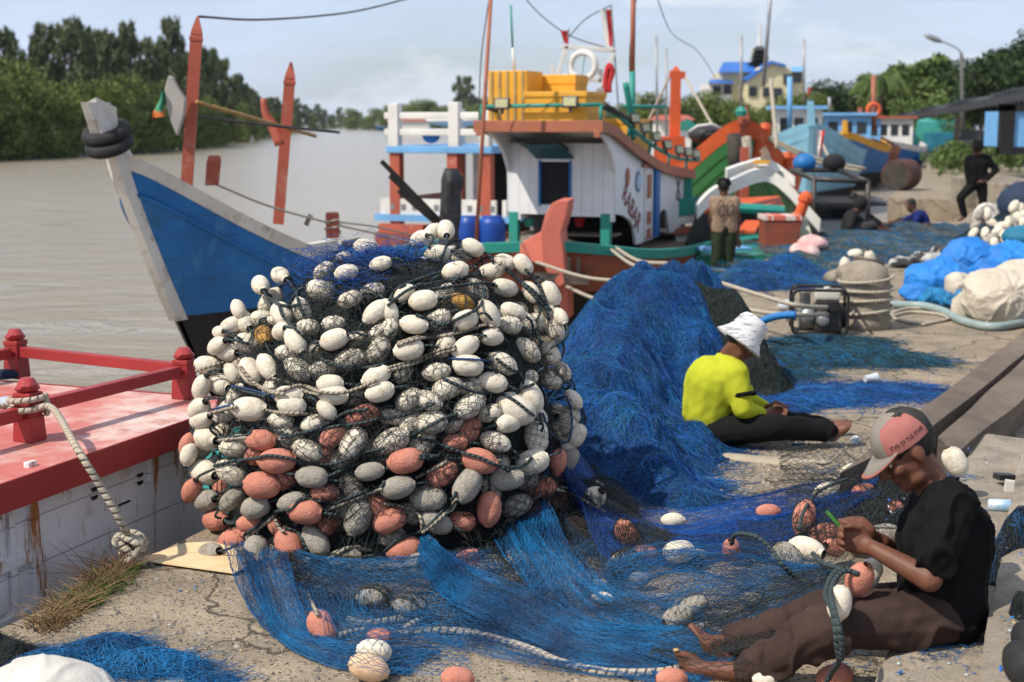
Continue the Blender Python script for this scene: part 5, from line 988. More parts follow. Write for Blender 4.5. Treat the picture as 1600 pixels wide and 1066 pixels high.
mb = MB(); mb.box((x0 + 1.0, y0_ - .62, .22), (2.5, .16, .12)); mb.box((x0 + 2.32, y0_ + .8, .22), (.16, 2.8, .12)); mb.build('rubbing_strake', M_lblue, cn, world=False)
for k in range(10):
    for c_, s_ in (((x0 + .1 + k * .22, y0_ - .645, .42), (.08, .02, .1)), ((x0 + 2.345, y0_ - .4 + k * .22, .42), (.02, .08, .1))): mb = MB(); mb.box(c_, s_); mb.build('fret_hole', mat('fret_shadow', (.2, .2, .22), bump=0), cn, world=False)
mb = MB(); mb.box((x0 + .35, y0_ - .75, .0), (.9, .2, .22)); mb.box((x0 + 1.5, y0_ - .75, -.02), (.8, .2, .18)); mb.build('beam', M_red, cn, world=False)
mb = MB(); mb.box((x0 + 1.1, y0_ + 1.2, -.7), (2.5, 4.2, 1.3)); mb.build('hull_side', M_brown, cn, world=False)
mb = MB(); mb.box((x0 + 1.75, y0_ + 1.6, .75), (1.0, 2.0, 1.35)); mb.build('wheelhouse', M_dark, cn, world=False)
mb = MB(); mb.box((x0 + 1.35, y0_ + .55, .85), (.25, .05, 1.1)); mb.box((x0 + 2.15, y0_ + .55, .85), (.2, .05, 1.1)); mb.build('curtain', M_flagw, cn, world=False)
mb = MB(); mb.ell((x0 + .85, y0_ - .55, 1.72), (.18, .03, .14)); tag(mb.build('rag', M_blue, cn, world=False, smooth=True))
mb = MB(); mb.ell((x0 + 1.0, y0_ + .2, 2.0), (.6, .3, .12)); mb.build('folded_sheet', M_flagw, cn, world=False, smooth=True)

# ---- bow-on boats farther along the quay
def bow_boat(name, label, px, py, Y, deg, Ln, beam, zm, m_side, m_gun, stem_px, cabin=None, m_stem=None, zblack=-.3, band=.3, rake=1.2, rail=None, m_bot=M_blackp):
    b = P(px, py, Y); t = thing(name, label, 'boat', (b[0], b[1], 0)); hull(t, b[:2], deg, Ln, beam, b[2], zm, zm + .2, rake, m_bot, m_side, m_gun, zblack=zblack, band=band, mid=.4, rail=rail)
    F, Rt = hdg(deg); q = P(stem_px[0], stem_px[1], Y); mb = MB(); low = np.array([b[0], b[1], 0]) + F * rake * .8; low[2] = -.6
    mb.bar(low - F * .05, np.array([b[0], b[1], b[2] - .05]) - F * .03, .16, .2); mb.bar(np.array([b[0], b[1], b[2] - .1]) - F * .03, q, .22, .2, taper=.8); mb.build('stem', m_stem or m_gun, t)
    if cabin:
        s, w_, l_, h_, mw, mr = cabin; c = b + F * s; rt = -R(deg)
        mb = MB(); mb.M = Matrix.Translation((c[0], c[1], zm - .3)) @ Matrix.Rotation(rt, 4, 'Z'); mb.box((0, l_ / 2, h_ / 2), (w_, l_, h_)); mb.build('cabin', mw, t)
        mb = MB(); mb.M = Matrix.Translation((c[0], c[1], zm - .3)) @ Matrix.Rotation(rt, 4, 'Z'); mb.box((0, l_ / 2, h_ + .06), (w_ + .5, l_ + .6, .12)); mb.build('roof', mr, t)
        for k in (-1, 0, 1):
            mb = MB(); mb.M = Matrix.Translation((c[0], c[1], zm - .3)) @ Matrix.Rotation(rt, 4, 'Z'); mb.box((k * w_ * .3, -.01, h_ * .66), (w_ * .2, .03, h_ * .32)); mb.build('window', M_glass, t)
    return t
gr = bow_boat('fishing_boat', 'green boat with broad red gunwales, bow facing the camera', 1162, 186, 29.5, 3, 8, 3.3, .75, M_green, M_orange, (1160, 168), None, M_red, band=.34, rail=(.62, .9), zblack=-.5)
mb = MB(); mb.bar(P(1163, 335, 26.5), P(1163, 230, 26.5), .14, .14); mb.build('post', M_red, gr)
mb = MB(); mb.lathe([(.1, 0), (.13, .1), (.05, .2), (0, .2)], P(1158, 182, 29.2), sides=8); mb.build('post_cap', M_tealp, gr)
for px, py, Y in ((1184, 222, 29.8), (1230, 250, 31), (1241, 250, 31.5), (1196, 205, 30.2)):
    mb = MB(); mb.lathe([(.11, -.5), (.11, 0), (.14, .05), (.1, .16), (0, .18)], P(px, py, Y), sides=10); mb.build('bitt', M_orange, gr, auto=.6)
mb = MB(); mb.tube([P(1146, 210, 29.0), P(1150, 250, 28.9), P(1147, 268, 28.9)], [.14, .17, .08], 9); tag(mb.build('fender', M_dkwood, smooth=True), 'dark matted fender hanging on the green bow', 'fender')
mb = MB(); mb.tube(catmull([P(1166, 215, 28.6), P(1168, 240, 28.5), P(1165, 270, 28.5)], 10), .1, 7); tag(mb.build('rope', M_rope, smooth=True), 'bunch of pale rope hanging on the red post', 'rope')
# white arched bow of the deck boat lying in front of it
wa = thing('open_boat', 'teal decked open boat with white arched bow timbers', 'boat', (3.2, 24, -.3))
arc = [P(1088, 330, 23.6), P(1112, 306, 24), P(1150, 286, 24.6), P(1195, 272, 25.2), P(1225, 290, 25), P(1252, 320, 24.4), P(1280, 352, 23.6)]
ac = catmull(arc, 40); mb = MB(); mb.loft([[q + (0, -.1, -.13), q + (0, -.12, .10), q + (0, .16, .12), q + (0, .14, -.1)] for q in ac], close=True, caps=True); mb.build('bow_arch', M_white, wa, smooth=False)
ac2 = catmull([P(1135, 272, 25), P(1165, 262, 25.3), P(1200, 256, 25.5), P(1240, 283, 25.2)], 20); mb = MB(); mb.loft([[q + (0, -.1, -.1), q + (0, -.12, .08), q + (0, .16, .1), q + (0, .14, -.1)] for q in ac2], close=True, caps=True); mb.build('bow_rim', M_white, wa)
mb = MB(); mb.loft([[P(1180, 268, 25.2), P(1222, 268, 25.2), P(1222, 268, 25.6), P(1180, 268, 25.6)], [P(1188, 250, 25.3), P(1206, 250, 25.3), P(1206, 250, 25.6), P(1188, 250, 25.6)], [P(1190, 240, 25.2), P(1202, 238, 25.2), P(1202, 238, 25.5), P(1190, 240, 25.5)], [P(1186, 236, 25), P(1196, 228, 25), P(1196, 228, 25.4), P(1186, 236, 25.4)]], close=True, caps=True); mb.build('stem_head', M_white, wa)
mb = MB(); q = P(1190, 253, 25.1); mb.box(q, (.26, .2, .06)); mb.build('stem_band', M_yel, wa)
mb = MB(); dk = [P(1062, 400, 22.5), P(1252, 400, 22.5), P(1262, 360, 25.5), P(1098, 350, 25.5)]; mb.plate(dk, (0, 0, -.5)); mb.build('deck', M_tealp, wa)
mb = MB(); mb.plate([P(1098, 330, 25.2), P(1225, 322, 25.2), P(1218, 306, 26), P(1105, 312, 26)], (0, 0, -.08)); mb.build('thwart', M_orange, wa)
mb = MB(); mb.tube([P(1150, 325, 24.4), P(1225, 330, 24.4)], .09, 8); mb.build('thwart_roll', M_tealp, wa)
mb = MB(); mb.loft([[P(1050, 430, 23), P(1088, 335, 23.5)], [P(1190, 440, 25), P(1195, 330, 25.3)], [P(1300, 440, 23.2), P(1282, 356, 23.6)]]); mb.build('hull_side', M_blackp, wa, smooth=True)
bx = thing('deck_box', 'red wooden deck box with pink striped lid', 'box', P(1217, 400, 22.8)); mb = MB(); b0 = P(1217, 372, 23); mb.box(b0, (.56, .6, .62)); mb.build('body', M_brown, bx, bevel=.01)
mb = MB(); mb.box(b0 + (0, 0, .34), (.6, .64, .07)); mb.build('lid', mat('striped_lid', (.55, .12, .08), (.62, .5, .45), scale=9, detail=1, stretch=(1, .02, .02), ramp=(.48, .52)), bx)
mb = MB(); mb.plate([P(1150, 365, 23.5), P(1180, 365, 23.5), P(1190, 348, 24), P(1165, 348, 24)], (0, 0, .04)); tag(mb.build('hatch_board', M_orange), 'orange hatch board on the teal deck behind the standing man', 'board')
mb = MB(); mb.loft([[P(1253, 402, 22.6), P(1278, 402, 22.6)], [P(1240, 350, 23.3), P(1262, 345, 23.3)], [P(1232, 335, 23.6), P(1248, 330, 23.6)]]); o = mb.build('quarter_board', pmat('flaking_green_white', (.45, .48, .36), (.15, .30, .16), .48, .6), wa)
mb = MB(); mb.lathe([(.09, -.45), (.09, .0), (.12, .04), (.12, .12), (.05, .2), (0, .2)], P(1256, 318, 23.2), (.35, 0, 1), sides=10); mb.build('bitt', M_orange, wa, auto=.6)
mb = MB(); mb.box(P(1128, 388, 22.4), (.8, .5, .05), (0, 0, .3)); tag(mb.build('tray', M_lblue, bevel=.01), 'light blue tray at the feet of the standing man', 'tray')
mb = MB(); mb.lathe([(.10, 0), (.13, .2), (0, .2)], P(1124, 384, 22.3), sides=12); tag(mb.build('bucket', M_orange, auto=.6), 'orange red bucket at the feet of the standing man', 'bucket')
# small white cabin boat with black pipe frame
pf = thing('workboat', 'small white workboat with windows and black pipe frame', 'boat', (5.4, 26, 0)); q0 = P(1305, 390, 25.5)
mb = MB(); mb.loft([[P(1245, 400, 25), P(1360, 395, 25), P(1350, 395, 27.5), P(1245, 395, 27.5)], [P(1245, 345, 25), P(1358, 342, 25), P(1350, 342, 27.5), P(1245, 345, 27.5)], [P(1262, 316, 25.2), P(1352, 316, 25.2), P(1346, 316, 27.2), P(1262, 316, 27.2)]], close=True, caps=True); mb.build('cabin', M_white, pf, bevel=.02)
mb = MB(); mb.box(P(1303, 334, 24.95), (.72, .06, .17)); mb.build('window', M_glass, pf)
mb = MB(); mb.box(P(1300, 314, 25.9), (1.35, 2.4, .05)); mb.build('roof', M_dark, pf)
mb = MB(); mb.loft([[P(1235, 430, 24.6), P(1370, 420, 24.6), P(1360, 420, 28), P(1240, 420, 28)], [P(1238, 372, 24.6), P(1372, 365, 24.6), P(1360, 365, 28), P(1240, 372, 28)]], close=True, caps=True); mb.build('hull_side', M_blackp, pf)
mb = MB()
for a, b in (((1272, 365), (1272, 278)), ((1356, 362), (1356, 282)), ((1272, 280), (1356, 284)), ((1236, 266), (1272, 280)), ((1310, 266), (1356, 284)), ((1236, 266), (1310, 266))): mb.tube([P(*a, 24.7 if a[0] > 1250 and a[1] > 270 else 26.2), P(*b, 24.7 if b[1] > 270 else 26.2)], .045, 7)
mb.build('pipe_frame', M_steel, pf, smooth=True)
for px, m in ((1257, M_blue), (1303, M_dark)):
    mb = MB(); mb.ell(P(px, 255, 26.3), (.22, .2, .18)); mb.build('engine_cover', m, pf, smooth=True)
lb = bow_boat('fishing_boat', 'light blue boat with tall stem, bow facing the camera', 1268, 192, 46, 8, 14, 4.6, 1.0, M_sky, M_sky, (1266, 158), (7, 1.7, 2.4, 1.75, M_white, M_lblue), M_sky, rail=(.5,), band=.25)
yb = bow_boat('fishing_boat', 'blue boat with yellow stem and gunwales beyond the light blue one', 1320, 206, 62, 14, 14, 4.0, .9, M_blue, M_yel, (1320, 188), (6, 2.2, 3, 1.7, M_lblue, M_lblue), M_yel)
wb = bow_boat('fishing_boat', 'white cabin boat farthest along the quay', 1395, 222, 78, 16, 12, 3.6, .6, M_blue, M_white, (1372, 214), (3, 2.0, 3, 1.9, M_white, M_trim), M_trim)
rb = bow_boat('fishing_boat', 'dark red hulled boat beyond the yellow stemmed one', 1350, 214, 70, 14, 12, 3.6, .7, M_brown, M_trim, (1343, 168), (5, 1.6, 3, 1.8, M_lblue, M_red), M_red)
db = thing('derrick_boat', 'red derrick post boat half hidden behind the brown roof', 'boat', P(1055, 260, 33)); mb = MB(); mb.bar(P(1053, 250, 33), P(1056, 112, 33), .24, .24, taper=.9); mb.bar(P(1046, 116, 33), P(1070, 118, 33), .2, .16); mb.bar(P(1056, 112, 33), P(1056, 104, 33), .2, .2, taper=.3); mb.build('derrick_post', M_orange, db)
mb = MB(); mb.loft([[P(1020, 300, 32), P(1075, 300, 32), P(1075, 300, 36), P(1020, 300, 36)], [P(1022, 215, 32), P(1070, 213, 32), P(1070, 213, 36), P(1022, 213, 36)]], close=True, caps=True); mb.build('cabin', M_orange, db)
mb = MB(); mb.tube([P(1069, 118, 33), P(1138, 240, 30)], .03, 6); mb.tube([P(1046, 120, 33), P(1008, 200, 33)], .03, 6); mb.build('stay', M_rope, db)
mb = MB(); mb.loft([[P(1040, 205, 36), P(1075, 150 + 35, 36), P(1100, 205, 36)], [P(1040, 205, 37), P(1075, 185, 37), P(1100, 205, 37)]], close=True, caps=True); mb.build('prow', M_tealp, db)
dm = thing('canopy', 'dark rounded tarpaulin canopy above the green boat', 'canopy', P(1105, 250, 31)); mb = MB(); mb.ell(P(1105, 210, 31), (.42, .7, .22)); mb.build('cover', M_tarp, dm, smooth=True)
mb = MB(); mb.tube([P(1077, 206, 30.4), P(1090, 197, 30.3), P(1112, 194, 30.3), P(1134, 206, 30.4)], .03, 6); mb.build('rim', M_white, dm, smooth=True); mb = MB(); mb.bar(P(1105, 280, 31), P(1105, 215, 31), .08); mb.build('support', M_steel, dm)
for k, (a, b) in enumerate((((1195, 212, 30), (1352, 264, 30.5)), ((1196, 216, 30), (1345, 268, 30)), ((1204, 124, 30), (1214, 232, 29)), ((1280, 214, 45), (1302, 262, 36)))):
    A, B = P(*a), P(*b); rope_thing('rope', catmull([A, (A + B) / 2 + (0, 0, -.12 if k < 2 else 0), B], 16), [.04, .035, .045, .04][k], M_rope, ['upper pale rope from the green boat to the quay', 'lower pale rope from the green boat to the quay', 'white stay slanting above the green bow', 'pale rope from the light blue bow to the quay'][k], world=True, sides=6, group='ropes of the far boats')
flag(1278, 204, 33, 12, 42, [M_flagw, M_flagr], 'small red and white flag over the workboat', ((1276, 275), (1276, 200)))
flag(1262, 137, 50, 6, 14, [M_flagr], 'tiny red pennant on the light blue boat', ((1263, 175), (1263, 135)))
for k, (x, y0, y1, Y, r, m) in enumerate(((1027, 215, 55, 40, .035, M_galv), (1041, 215, 75, 44, .035, M_galv), (1158, 175, 55, 40, .04, M_galv), (1256, 160, 62, 60, .05, M_galv), (1234, 200, 120, 50, .09, M_lblue), (1296, 175, 152, 46, .05, M_galv), (1365, 205, 118, 70, .12, M_trim), (1193, 135, -60, 30, .04, M_galv))):
    pole('mast', ['thin pole with blue tip behind the brown roof', 'thin grey pole right of the brown roof', 'thin grey mast above the green bow', 'tall thin mast beside the cream building', 'short blue and brown mast left of the light blue boat', 'short mast on the light blue boat', 'dark red mast among the far boats', 'slanting grey mast before the cream building'][k], [((x, y0), (x + (15 if k == 7 else -2 if k == 0 else 0), y1), r, m)], Y, group='masts')
c = P(1365, 172, 68); mb = MB(); mb.tube([c + (.28 * math.cos(t), 0, .28 * math.sin(t)) for t in np.linspace(0, 6.28, 31)[:-1]], .11, 7, closed=True); tag(mb.build('life_ring', M_orange, smooth=True), 'orange life ring on the far dark red boat', 'life ring')
# ================================================================ PEOPLE
def skinm(n, c, c2): return mat(n, c, c2, scale=14, detail=6, rough=.55, bump=.25, bscale=120, bdist=.002, spec=.35, subs=.08)
M_skin = skinm('brown_skin', (.165, .066, .038), (.115, .044, .025)); M_skin2 = skinm('darker_brown_skin', (.12, .052, .032), (.085, .036, .022))
M_hair = mat('black_hair', (.006, .0055, .0055), (.014, .013, .012), scale=60, rough=.6, bump=.8, bscale=160, bdist=.004)
M_eye = mat('eye_white', (.6, .56, .5), rough=.3, bump=0); M_pupil = mat('dark_pupil', (.01, .006, .004), rough=.2, bump=0); M_nail = mat('pale_nail', (.42, .29, .12), rough=.5, bump=.2)
def cloth(n, c, c2=None, **k): return mat(n, c, c2, scale=5, detail=7, rough=.9, bump=.25, bscale=300, bdist=.002, spec=.08, **k)
M_blackT = cloth('black_cotton', (.007, .007, .0075), (.010, .0095, .010)); M_brownP = cloth('brown_trouser_cloth', (.058, .037, .032), (.040, .025, .022)); M_blackP = cloth('black_trouser_cloth', (.008, .008, .009), (.012, .012, .012))
M_yel2 = cloth('lime_yellow_jersey', (.42, .445, .03), (.36, .39, .025)); M_tan = cloth('faded_tan_shirt', (.30, .215, .15), (.20, .14, .10)); M_olive = cloth('dark_green_trousers', (.028, .042, .024), (.018, .026, .016))
M_hood = cloth('charcoal_hoodie', (.018, .019, .020), (.028, .028, .03)); M_navy = cloth('navy_blue_shirt', (.018, .03, .15), (.012, .02, .09)); M_greyp = cloth('grey_shorts', (.05, .05, .05))
def unit(a): a = np.array(a, float); return a / np.linalg.norm(a)
def head(mb, c, f, u, s=1.0):
    f = unit(f); u = unit(np.array(u) - f * np.dot(u, f)); r = np.cross(f, u); F = np.array([f, r, u]).T
    q = lambda a, b, d: c + s * (a * f + b * r + d * u)
    mb.ell(q(-.012, 0, .028), (.100 * s, .078 * s, .098 * s), F, 18); mb.ell(q(.018, 0, -.035), (.074 * s, .064 * s, .078 * s), F, 16)
    mb.cone(q(.03, -.03, -.085), q(.066, 0, -.100), .034 * s, .027 * s); mb.cone(q(.03, .03, -.085), q(.066, 0, -.100), .034 * s, .027 * s)
    mb.cone(q(.092, 0, .012), q(.114, 0, -.030), .011 * s, .017 * s); mb.ell(q(.100, .013, -.036), .012 * s); mb.ell(q(.100, -.013, -.036), .012 * s)
    mb.cone(q(.080, -.034, .018), q(.080, .034, .018), .016 * s, .016 * s); mb.ell(q(.066, .042, -.026), .026 * s); mb.ell(q(.066, -.042, -.026), .026 * s)
    mb.ell(q(.088, 0, -.062), (.014 * s, .026 * s, .008 * s), F); mb.ell(q(.086, 0, -.074), (.014 * s, .022 * s, .009 * s), F)
    for k in (1, -1):
        mb.ell(q(-.008, .077 * k, -.012), (.020 * s, .011 * s, .033 * s), F); mb.ell(q(-.004, .076 * k, -.038), (.010 * s, .009 * s, .012 * s), F)
    return F, q
def hand(mb, wrist, palm, tipdir, up, s=1.0, curl=1.0, side=1, spread=.02):
    """palm, four bent fingers of different lengths and a thumb from the palm's side"""
    w = np.array(wrist, float); p = np.array(palm, float); d = unit(tipdir); u_ = unit(np.array(up) - d * np.dot(up, d)); n = np.cross(d, u_) * side
    mb.cone(w, p - d * .01 * s, .026 * s, .033 * s, flat=.62, up=n); mb.ell(p, (.045 * s, .042 * s, .019 * s), np.array([d, u_, n]).T)
    for i, (ln, o) in enumerate(((.92, .031), (1.0, .011), (.95, -.010), (.78, -.029))):
        b0 = p + d * .036 * s + u_ * o * s; L0 = .040 * s * ln; L1 = .027 * s * ln; L2 = .021 * s * ln; a = curl * (.75 + .08 * i)
        k1 = b0 + L0 * (d * math.cos(a * .7) + n * math.sin(a * .7)) + u_ * o * spread * 4; k2 = k1 + L1 * (d * math.cos(a * 1.7) + n * math.sin(a * 1.7)); k3 = k2 + L2 * (d * math.cos(a * 2.4) + n * math.sin(a * 2.4))
        mb.cone(b0 - d * .02 * s, k1, .0100 * s, .0092 * s, 9); mb.cone(k1, k2, .0092 * s, .0082 * s, 9); mb.cone(k2, k3, .0082 * s, .0070 * s, 9)
    t0 = p - d * .022 * s + u_ * .026 * s; t1 = t0 + d * .030 * s + u_ * .026 * s + n * .014 * s; t2 = t1 + d * .032 * s + n * .014 * s - u_ * .004 * s; t3 = t2 + d * .020 * s + n * .010 * s - u_ * .008 * s
    mb.cone(t0, t1, .0150 * s, .0120 * s, 10); mb.cone(t1, t2, .0120 * s, .0100 * s, 10); mb.cone(t2, t3, .0100 * s, .0080 * s, 10)
def foot(mb, ankle, heel, ball, toedir, across, s=1.0):
    a, h, b = [np.array(q, float) for q in (ankle, heel, ball)]; t = unit(toedir); x = unit(across)
    mb.cone(a, h, .036 * s, .033 * s); mb.cone(h, b + x * .018 * s, .031 * s, .026 * s); mb.cone(h, b - x * .018 * s, .031 * s, .022 * s); mb.cone(a, b, .036 * s, .026 * s)
    for i in range(5):
        o = (-.036 + .018 * i); r = [.0150, .0105, .0098, .0092, .0088][i]; L = [.052, .050, .046, .040, .034][i]
        q = b + x * o * s; mb.cone(q - t * .01 * s, q + t * L * .6 * s, r * s * 1.05, r * s); mb.cone(q + t * L * .6 * s, q + t * L * s + np.array([0, 0, -.002]), r * s * .98, r * s * .85)
nzw1 = Nz(71, 14, 14, 60); nzw2 = Nz(72, 10, 40, 120)
nzw0 = Nz(70, 10, 5, 16)
def wrk(a, b=.0): return lambda co: a * 1.9 * np.clip(1 - np.abs(nzw1(co + .012 * nzw0(co)[:, None])), 0, 1) ** 2.2 * np.clip(.55 + .6 * nzw0(co * .7 + 3), 0, 1.3) - a * .5 + a * .25 * nzw2(co)
def figure(name, label, J, s=1., vox=.014, shirt=None, sleeve=1.0, pants=None, pleg=1.0, skin=None, hat=None, hair=True, wr=.004, wid=1., belly=1., toes=True, fists=True, lg=1.):
    skin = skin or M_skin; t = thing(name, label, 'person', (J['pelvis'][0], J['pelvis'][1], min(J['anN'][2], J['anF'][2], J['pelvis'][2]) - .08)); mb = MB()
    f, u = unit(J['f']), unit(J['u']); F, q = head(mb, J['head'], f, u, s)
    nb = J['neck']; mb.cone(J['head'] - f * .01 * s - u * .05 * s, nb, .054 * s, .062 * s)
    ch, wa_, pe = J['chest'], J['waist'], J['pelvis']
    for a, b in (('shN', 'shF'),): mb.cone(J[a], J[b], .060 * s, .060 * s); mb.cone(nb, J[a], .058 * s, .056 * s); mb.cone(nb, J[b], .058 * s, .056 * s)
    lat = unit(J['shN'] - J['shF']); fw = unit(np.cross(lat, ch - pe))
    for k in (1, -1): mb.cone(ch + lat * .07 * s * k * wid, wa_ + lat * .055 * s * k, .115 * s * belly, .105 * s * belly); mb.cone(wa_ + lat * .055 * s * k, pe + lat * .06 * s * k, .105 * s * belly, .115 * s)
    for k in 'NF':
        mb.cone(J['sh' + k], J['el' + k], .050 * s, .040 * s); mb.cone(J['el' + k], J['wr' + k], .042 * s, .027 * s)
        if fists: hand(mb, J['wr' + k], J['ha' + k], J.get('hd' + k, J['ha' + k] - J['wr' + k]), J.get('hu' + k, (0, 0, 1)), s, J.get('curl', 1.0), J.get('hs' + k, 1))
        mb.cone(J['hi' + k], J['kn' + k], .085 * s * lg, .056 * s * lg); mb.cone(J['kn' + k], J['an' + k], .055 * s * lg, .036 * s)
        mb.ell(J['kn' + k] * .72 + J['an' + k] * .28, .052 * s * lg)
        ta = J.get('td' + k, J['to' + k] - J['an' + k]); foot(mb, J['an' + k], J.get('he' + k, J['an' + k] - unit(ta) * .035 * s + np.array([0, 0, -.045 * s])), J['to' + k], ta, J.get('tx' + k, lat), s)
    link_mesh('body', remesh(mb, 'body', vox, 4), skin, t)
    if shirt:
        mb = MB(); e = .022 * s; lat2 = lat
        mb.cone(J['shN'], J['shF'], .060 * s + e, .060 * s + e); mb.cone(nb - u * .02 * s, J['shN'], .060 * s + e * .6, .058 * s + e); mb.cone(nb - u * .02 * s, J['shF'], .060 * s + e * .6, .058 * s + e)
        for k in (1, -1): mb.cone(ch + lat * .075 * s * k * wid, wa_ + lat * .06 * s * k, .118 * s * belly + e, .110 * s * belly + e); mb.cone(wa_ + lat * .06 * s * k, pe + lat * .065 * s * k, .110 * s * belly + e, .120 * s + e * .7)
        for k in 'NF':
            a, b, c = J['sh' + k], J['el' + k], J['wr' + k]
            if sleeve > 0:
                e1 = a + (b - a) * min(1, sleeve); mb.cone(a, e1, .058 * s + e, (.052 if sleeve < 1 else .046) * s + e)
                if sleeve > 1: mb.cone(b, b + (c - b) * (sleeve - 1), .046 * s + e, .030 * s + e * .7)
        link_mesh('shirt', remesh(mb, 'shirt', vox, 5, wrk(wr)), shirt, t)
    if pants:
        mb = MB(); e = .020 * s
        mb.cone(pe + lat * .06 * s, pe - lat * .06 * s, .118 * s + e * .6, .118 * s + e * .6)
        for k in 'NF':
            a, b, c = J['hi' + k], J['kn' + k], J['an' + k]; mb.cone(pe, a, .11 * s, .098 * s * lg + e * .5)
            mb.cone(a, b, .092 * s * lg + e, .064 * s * lg + e)
            if pleg > .5: mb.cone(b, b + (c - b) * min(.96, (pleg - .5) * 2), .064 * s * lg + e, .050 * s * lg + e)
        link_mesh('trousers', remesh(mb, 'trousers', vox, 5, wrk(wr)), pants, t)
    if hair:
        mb = MB(); mb.ell(q(-.020, 0, .036), (.098 * s, .084 * s, .098 * s), F, 20); mb.ell(q(-.045, 0, -.012), (.056 * s, .068 * s, .052 * s), F, 16)
        link_mesh('hair', remesh(mb, 'hair', vox * .8, 3, lambda co: .003 * nzw1(co * 2)), M_hair, t)
    return t, F, q
Z3 = np.array
# ---- seated man in the foreground mending the net
J = dict(head=P(1416, 701, 4.88), f=(-.80, -.10, -.58), u=(-.55, .0, .80), neck=P(1462, 768, 4.90), chest=P(1472, 838, 4.89), waist=P(1468, 900, 4.87), pelvis=P(1470, 955, 4.85),
         shN=P(1484, 796, 4.71), shF=P(1448, 795, 5.08), elN=P(1452, 905, 4.60), elF=P(1418, 885, 5.12), wrN=P(1366, 858, 4.73), wrF=P(1378, 846, 4.95), haN=P(1341, 848, 4.77), haF=P(1350, 838, 4.90),
         hdN=(-.9, .15, .25), hdF=(-.92, -.2, .2), huN=(.2, .1, .95), huF=(.1, .1, .95), hsN=-1, hsF=1, curl=1.05,
         hiN=P(1462, 968, 4.72), hiF=P(1455, 950, 4.98), knN=P(1296, 982, 4.60), knF=P(1305, 948, 5.02), anN=P(1168, 1050, 4.78), anF=P(1142, 1008, 5.02),
         toN=P(1084, 1045, 4.83), toF=P(1104, 1003, 5.0), tdN=(-.9, .05, .30), tdF=(-.72, .0, .62), txN=(.15, -.25, -.95), txF=(.25, -.85, -.30), heN=P(1172, 1070, 4.80), heF=P(1132, 1036, 4.99))
t, F, q = figure('person', 'seated man in black t-shirt and grey-pink cap mending a net at right', J, 1.07, .0062, M_blackT, .66, M_brownP, 1.0, M_skin, wr=.010, wid=1.0, belly=1.04, lg=.86)
man = t
f, r, u = F[:, 0], F[:, 1], F[:, 2]; hs = 1.0
# cap: dome in panels and a peak
cc = q(-.008, 0, .040); ra = np.array([.114, .092, .106]) * hs
def capp(az, el, k=1.0): return cc + (f * math.cos(az) * math.cos(el) * ra[0] + r * math.sin(az) * math.cos(el) * ra[1] + u * math.sin(el) * ra[2]) * k
cams = -1 if np.dot(r, [0, -1, 0]) < 0 else 1
M_capg = cloth('faded_grey_cotton', (.26, .235, .205), (.20, .18, .155)); M_capp = cloth('faded_pink_cotton', (.39, .155, .14), (.30, .11, .10)); M_capd = cloth('dark_grey_cotton', (.055, .052, .048), (.035, .034, .032))
cells = {0: [], 1: [], 2: []}
NA, NE = 72, 20
def capcol(az, el):
    d = abs((R(1) * 0 + math.degrees(az) + 180) % 360 - 180)
    if el > R(66): return 0 if d < 120 else 2
    if 40 < d < 128: return 1 if el < R(50 + 10 * math.sin((d - 40) / 88 * 3.14)) else (0 if d < 95 else 2)
    return 0 if d <= 40 else 2
parts = {0: MB(), 1: MB(), 2: MB()}
for i in range(NA):
    for j in range(NE):
        a0, a1 = 2 * np.pi * i / NA, 2 * np.pi * (i + 1) / NA; e0, e1 = R(-8) + (np.pi / 2 + R(8)) * j / NE, R(-8) + (np.pi / 2 + R(8)) * (j + 1) / NE
        k = capcol((a0 + a1) / 2, (e0 + e1) / 2); w_ = lambda a, e: capp(a, e, 1 + .012 * math.sin(5 * a + 3 * e) * math.cos(7 * e) + (.004 if k == 1 else 0))
        parts[k].add([w_(a0, e0), w_(a1, e0), w_(a1, e1), w_(a0, e1)], [(0, 1, 2, 3)])
cap = None
import bmesh
def weld(o, d=.0012):
    bm = bmesh.new(); bm.from_mesh(o.data); bmesh.ops.remove_doubles(bm, verts=bm.verts, dist=d); bmesh.ops.recalc_face_normals(bm, faces=bm.faces); bm.to_mesh(o.data); bm.free()
cap = parts[0].build('cap', M_capg, man, smooth=True); weld(cap); weld(parts[1].build('side_panel', M_capp, cap, smooth=True)); weld(parts[2].build('back_panel', M_capd, cap, smooth=True))
mb = MB(); secs = []
for s_ in np.linspace(-1, 1, 15):
    az = s_ * R(62); b0 = capp(az, R(-4), 1.0); ln = .082 * (1 - abs(s_) ** 2.6) + .002
    tip = b0 + unit(f * .97 - u * (.30 + .25 * abs(s_))) * ln * hs
    mid = (b0 + tip) / 2 + u * .006; secs.append([b0, mid, tip, tip - u * .005, mid - u * .006, b0 - u * .006])
mb.loft(secs, close=True, caps=True); pk = mb.build('peak', M_capg, cap, smooth=True)
mb = MB(); mb.loft([[q_[2] - (q_[2] - q_[1]) * .22 + u * .001, q_[2] + u * .001 + f * .002, q_[3] - u * .001 + f * .002, q_[3] - (q_[3] - q_[4]) * .22 - u * .001] for q_ in secs], close=True, caps=True); mb.build('peak_edge', M_capp, cap, smooth=True)
me = text_mesh('STAR OF THE STARS', 1.0, 'lettering', .01, space=1.05); n = len(me.vertices); co = np.empty(n * 3); me.vertices.foreach_get('co', co); co = co.reshape(-1, 3)
wd_ = co[:, 0].max() - co[:, 0].min(); sgn = cams
out = []
for x, y, z in co:
    d = R(88 + 72 * (x / wd_)); e = R(7 + 11 * (y) + 6 * (x / wd_) ** 2 * 0); out.append(capp(sgn * d, e, 1.022 + (.004 if z > 0 else -.004)))
